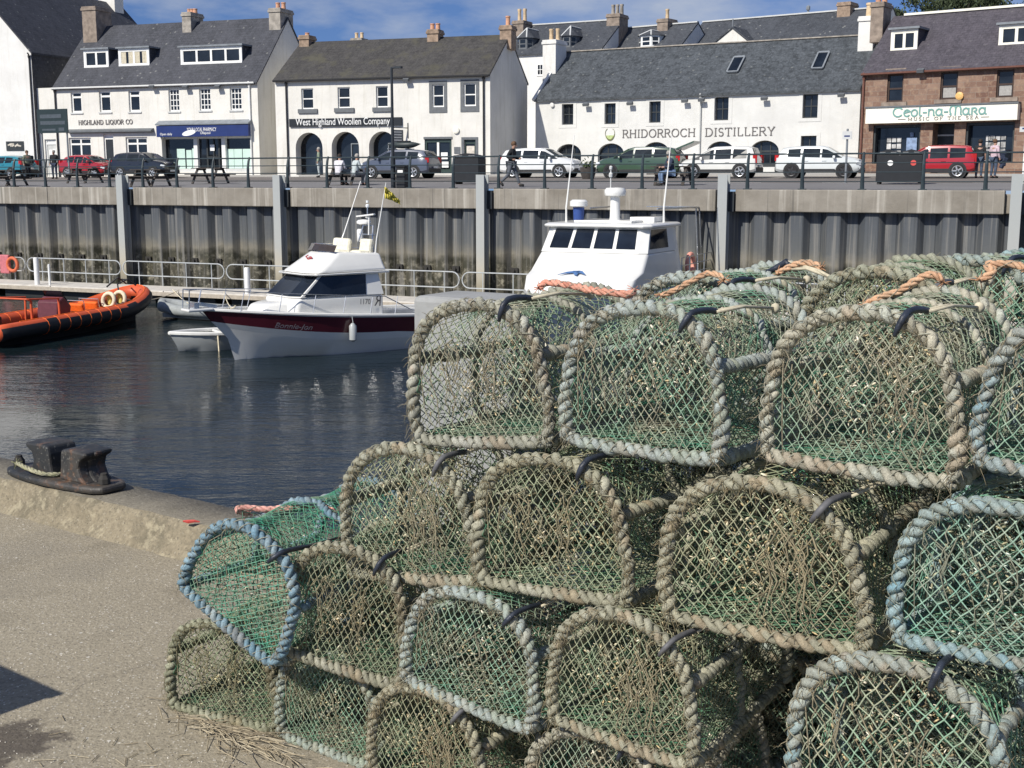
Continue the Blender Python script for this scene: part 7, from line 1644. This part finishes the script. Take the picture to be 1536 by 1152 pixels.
# ------------------------------------------------------------------ loose ropes on the creels
def laid_rope(name, label, path, r, cols, seed, mat='rope_new', group=None):
    rnd = random.Random(seed); P = [Vector(p) for p in path]; sm = []
    for i in range(len(P)-1):      # Catmull-Rom
        p0, p1, p2, p3 = P[max(0, i-1)], P[i], P[i+1], P[min(len(P)-1, i+2)]
        for k in range(10):
            f = k/10; sm.append(.5*((2*p1)+(p2-p0)*f+(2*p0-5*p1+4*p2-p3)*f*f+(3*p1-p0-3*p2+p3)*f**3))
    sm.append(P[-1]); m = MB(); wrap(m, sm, r*.52, r*.56, r*7.5, rnd, cols, starts=3, per=12, sides=6)
    for e_ in (sm[0], sm[-1]):
        for i in range(14): d_ = Vector((rnd.gauss(0, 1), rnd.gauss(0, 1), rnd.gauss(0, .6))).normalized()*r*rnd.uniform(1, 3); m.tube([e_, e_+d_], r*.12, 3, col=[(*cols[0], 1)]*2)
    o = m.build(name, M[mat], smooth=True, attr=True); tag(o, label, 'rope', group); return o
CORAL = [(.62,.25,.17), (.55,.22,.15), (.68,.33,.24), (.50,.24,.16), (.60,.30,.2)]; ORNG = [(.55,.30,.16), (.48,.27,.16), (.58,.36,.22), (.42,.28,.18), (.50,.34,.21)]; PINKR = [(.68,.30,.25), (.60,.25,.2), (.72,.38,.32), (.62,.3,.24), (.7,.35,.3)]
def on_t(t, pts, dz=0): return [at_plane(u, v, K0+KN*t, KN)+Vector((0, 0, dz)) for u, v in pts]
def ropepath(pts): return [at_plane(u, v, K0+KN*t, KN) for u, v, t in pts]
laid_rope('coral_rope', 'coral rope lying across the top of the leftmost top creel', ropepath([(808,432,.66),(822,424,.64),(850,427,.66),(880,434,.7),(915,439,.72),(945,441,.7),(952,434,.68)]), .011, CORAL, 1)
laid_rope('orange_rope', 'orange rope bridle over the creels right of the tour boat', ropepath([(992,443,.45),(1015,434,.44),(1040,420,.42),(1058,411,.40),(1075,412,.40),(1086,420,.4)]), .0095, ORNG, 2)
laid_rope('orange_rope', 'orange rope knotted near the middle of the stack top', ropepath([(1295,458,.45),(1325,444,.43),(1350,436,.42),(1378,418,.41),(1402,412,.4),(1415,424,.4)]), .010, ORNG, 3)
laid_rope('orange_rope', 'orange rope loop on the stack top by the right edge', ropepath([(1470,420,.3),(1490,408,.28),(1480,398,.27),(1500,396,.27),(1524,397,.27),(1540,405,.28)]), .011, ORNG, 4)
laid_rope('orange_rope', 'short orange rope behind the blue hook at the highest creel', ropepath([(1165,411,-.05),(1190,398,-.06),(1212,394,-.06),(1232,402,-.05)]), .011, ORNG, 5)
laid_rope('pink_rope', 'salmon pink rope lying on the bright turquoise creel', ropepath([(372,770,1.0),(356,766,1.05),(362,761,1.04),(400,764,.98),(440,761,.93),(475,757,.88),(500,768,.86),(492,772,.9)]), .0105, PINKR, 6)
hk = MB(); pth = ropepath([(1148,410,-.06),(1165,402,-.07),(1180,393,-.07),(1184,398,-.06)]); hk.tube(pth, [.008, .011, .012, .009], 8); ho = hk.build('plastic_hook', M['hook_blue'], smooth=True); tag(ho, 'blue plastic hook with a looped pale cord lying on the highest creel', 'hook')
cd = MB(); cd.tube(ropepath([(1178,392,-.07),(1205,399,-.06),(1228,406,-.04),(1250,418,.0)]), .0055, 6); cd.tube(ropepath([(1182,404,-.06),(1210,403,-.05),(1235,412,-.03),(1250,418,.0),(1240,424,.02),(1262,414,.0)]), .0055, 6); cd.build('elastic_cord', M['bungee'], ho, smooth=True)

# ------------------------------------------------------------------ pillar, bollard, litter on the pier
t = NT('pillar_concrete'); v = t.coord(); c = t.mix(t.ramp(t.noise(v, 3, 5, .6), [(.35, 0), (.7, 1)]), (.28, .285, .28), (.36, .365, .36)); c = t.mix(t.math('MULTIPLY', t.ramp(t.noise(v, 30, 4), [(.5, 0), (.7, 1)]), .2), c, (.18, .18, .17))
M['pillar'] = t.done(c, .85, t.bump(t.noise(v, 60, 4, .7), .3, .006), spec=.25)
pc = at_plane(620, 560, K0+KN*.27, KN); s0 = (pc-K0).dot(KE); zt_ = at_plane(640, 443, K0+KN*.27, KN).z
m = MB(); m.bb((-.21, -.14, 0), (.21, .14, zt_)); o = m.build('pillar', M['pillar'], bevel=.02); q_ = K0+KE*(s0+.235)+KN*.16; o.location = (q_.x, q_.y, 0); o.rotation_euler.z = KRZ+R(4); tag(o, 'smooth grey concrete pillar standing behind the leftmost top creel', 'pillar')
# double horn mooring bollard on the kerb
bb = thing('mooring_bollard', 'black cast iron double horned mooring bollard on the pier edge', 'bollard', (0, 0, 0), 0)
pz = KH+.005
sA_ = (at_plane(22, 708, K0-KN*.22, KN)-K0).dot(KE); sB_ = (at_plane(178, 745, K0-KN*.22, KN)-K0).dot(KE); q_ = K0+KE*((sA_+sB_)/2)-KN*.225; bb.location = (q_.x, q_.y, pz); bb.rotation_euler.z = KRZ; bl = (sB_-sA_)
t = NT('cast_iron'); v = t.coord(); c = t.mix(t.ramp(t.noise(v, 4, 6, .7), [(.45, 0), (.7, 1)]), (.022, .024, .026), (.075, .065, .055)); c = t.mix(t.math('MULTIPLY', t.ramp(t.noise(v, 9, 5, .7), [(.56, 0), (.66, 1)]), .7), c, (.17, .085, .045)); c = t.mix(t.math('MULTIPLY', t.ramp(t.noise(v, 60, 3), [(.6, 0), (.7, 1)]), .5), c, (.25, .24, .21))
M['cast_iron'] = t.done(c, .55, t.bump(t.noise(v, 28, 5, .7), .4, .008), spec=.45)
m = MB(); n = 24; m.prism([(max(-1, min(1, math.cos(a)*1.25))*bl*.46, math.sin(a)*.15, 0) for a in [2*math.pi*i/n for i in range(n)]], (0, 0, .04)); m.build('base_plate', M['cast_iron'], bb, bevel=.015)
for x0, sg_ in ((-bl*.10, -1), (bl*.20, 1)):
    m = MB(); pr = [(.11, 0), (.075, .035), (.055, .08), (.07, .125), (.115, .148), (.12, .172), (-.02, .178), (-.075, .17), (-.085, .13), (-.09, .07), (-.105, 0)]
    m.prism([(x0+sg_*x*1.05, -.09, z+.036) for x, z in pr], (0, .18, 0)); m.build('horn', M['cast_iron'], bb, bevel=.018)
    m = MB(); m.prism([(x0+sg_*(x*1.05+.012), -.03, z+.036) for x, z in pr], (0, .06, 0)); m.build('rib', M['cast_iron'], bb, bevel=.012)
for x in (-bl*.42, bl*.40): m = MB(); m.lathe([(.032, 0), (.032, .03), (.02, .05), (.02, .06)], 6, (x, -.02, .04)); m.build('bolt', M['tie_rust'], bb, bevel=.004)
laid_rope('mooring_rope', 'thin greenish rope passed round the bollard neck', [bb.location+Matrix.Rotation(KRZ, 3, 'Z')@Vector(p) for p in ((-bl*.28, -.12, .09), (-bl*.16, -.125, .075), (-.03, -.115, .06), (bl*.04, -.05, .055), (bl*.02, .1, .06), (-bl*.2, .13, .06))], .012, [(.33,.34,.16), (.25,.27,.14), (.38,.36,.24), (.3,.3,.2), (.28,.28,.18)], 9)
# straw-like dry stems on the ground and a red scrap on the kerb
m = MB(); rnd = random.Random(31); tan = [(.30,.25,.17), (.38,.32,.22), (.24,.2,.14), (.44,.38,.27)]
for i in range(75):
    u, v_ = rnd.gauss(345, 55), 0; base = 1062+(u-265)*.37; v_ = base+abs(rnd.gauss(10, 10)); p = at_z(u, v_, .006+rnd.random()*.02); a = KRZ+rnd.gauss(0, .5); L = rnd.uniform(.05, .2); d_ = Vector((math.cos(a), math.sin(a), rnd.gauss(0, .06)))*L; c = rnd.choice(tan)
    q2 = p+d_; q2.z = max(.003, q2.z); m.tube([p, (p+q2)/2+Vector((rnd.gauss(0, .01), rnd.gauss(0, .01), .008)), q2], .0017, 4, col=[(*c, 1)]*3)
for i in range(40):
    p = at_z(rnd.uniform(60, 420), rnd.uniform(1080, 1152), .004); a = rnd.random()*6; L = rnd.uniform(.02, .07); c = rnd.choice(tan); m.tube([p, p+Vector((math.cos(a), math.sin(a), .02))*L], .0014, 4, col=[(*c, 1)]*2)
o = m.build('dry_stems', M['growth'], attr=True); tag(o, 'loose dry stems scattered on the concrete below the low creel', 'dry stems', kind='stuff')
m = MB(); rr_ = random.Random(6)
for i in range(900):
    u, v_ = rr_.uniform(-40, 620), rr_.uniform(790, 1160); p = at_z(u, v_, .0)
    if (p-K0).dot(KN) < .1: continue
    g = rr_.uniform(.5, 1.2); m.box((p.x, p.y, .001), (rr_.uniform(.002, .006), rr_.uniform(.0015, .004), .003), (rr_.gauss(0, .3), rr_.gauss(0, .3), rr_.random()*6), col=(.62*g, .58*g, .50*g))
o = m.build('shell_grit', M['growth'], attr=True); tag(o, 'pale shell grit scattered over the pier concrete', 'shell grit', kind='stuff')
p = at_plane(268, 785, K0+KN*.02, KN); m = MB(); m.tube([(0, 0, .01), (.03, -.015, .012), (.06, -.02, .016), (.085, -.02, .012)], [.004, .009, .007, .003], 5); o = m.build('rope_scrap', P_('scrap_red', (.45, .06, .05), .7)); o.location = (p.x, p.y+.08, KH+.0); tag(o, 'small red scrap of rope on the kerb top', 'rope scrap')
# unseen stack of boxes, added outside the left edge to cast the lower left shadow
tip = at_z(90, 1040, 0); e1 = at_z(0, 1000, 0)-tip; e2 = at_z(0, 1076, 0)-tip; hb_ = .98; cor = tip+Vector((SUN.x, SUN.y, 0))/SUN.z*hb_
rzb = math.atan2(e1.y, e1.x); P_('shadow_caster_grey', (.30, .32, .33), .6)
e2p = Vector((-e1.y, e1.x, 0)); e2p = e2p if e2p.dot(e2) > 0 else -e2p; e1n, e2n = e1.normalized(), e2p.normalized()
for k in range(4):
    z0 = k*.245; t_ = thing('shadow_caster', ['lowest', 'second lowest', 'second highest', 'topmost'][k]+' grey plastic box of the unseen stack added to cast the left shadow', 'fish box', (cor.x, cor.y, z0), 0, 'unseen boxes added for the left shadow')
    def bxp(a, b, c, d, zz0, zz1): return [cor*0+e1n*a+e2n*b+Vector((0, 0, zz0)), e1n*c+e2n*b+Vector((0, 0, zz0)), e1n*c+e2n*d+Vector((0, 0, zz0)), e1n*a+e2n*d+Vector((0, 0, zz0))], Vector((0, 0, zz1-zz0))
    for nm, args in (('box_side', (0, 0, .8, .02, .01, .245)), ('box_side', (0, .43, .8, .45, .01, .245)), ('box_end', (0, .021, .02, .429, .01, .243)), ('box_end', (.78, .021, .8, .429, .01, .243)), ('box_base', (.021, .021, .779, .429, .01, .03)), ('rim', (-.015, -.015, .815, -.001, .2, .24))):
        m = MB(); pts, ex = bxp(*args); m.prism(pts, ex); m.build(nm, M['shadow_caster_grey'], t_)
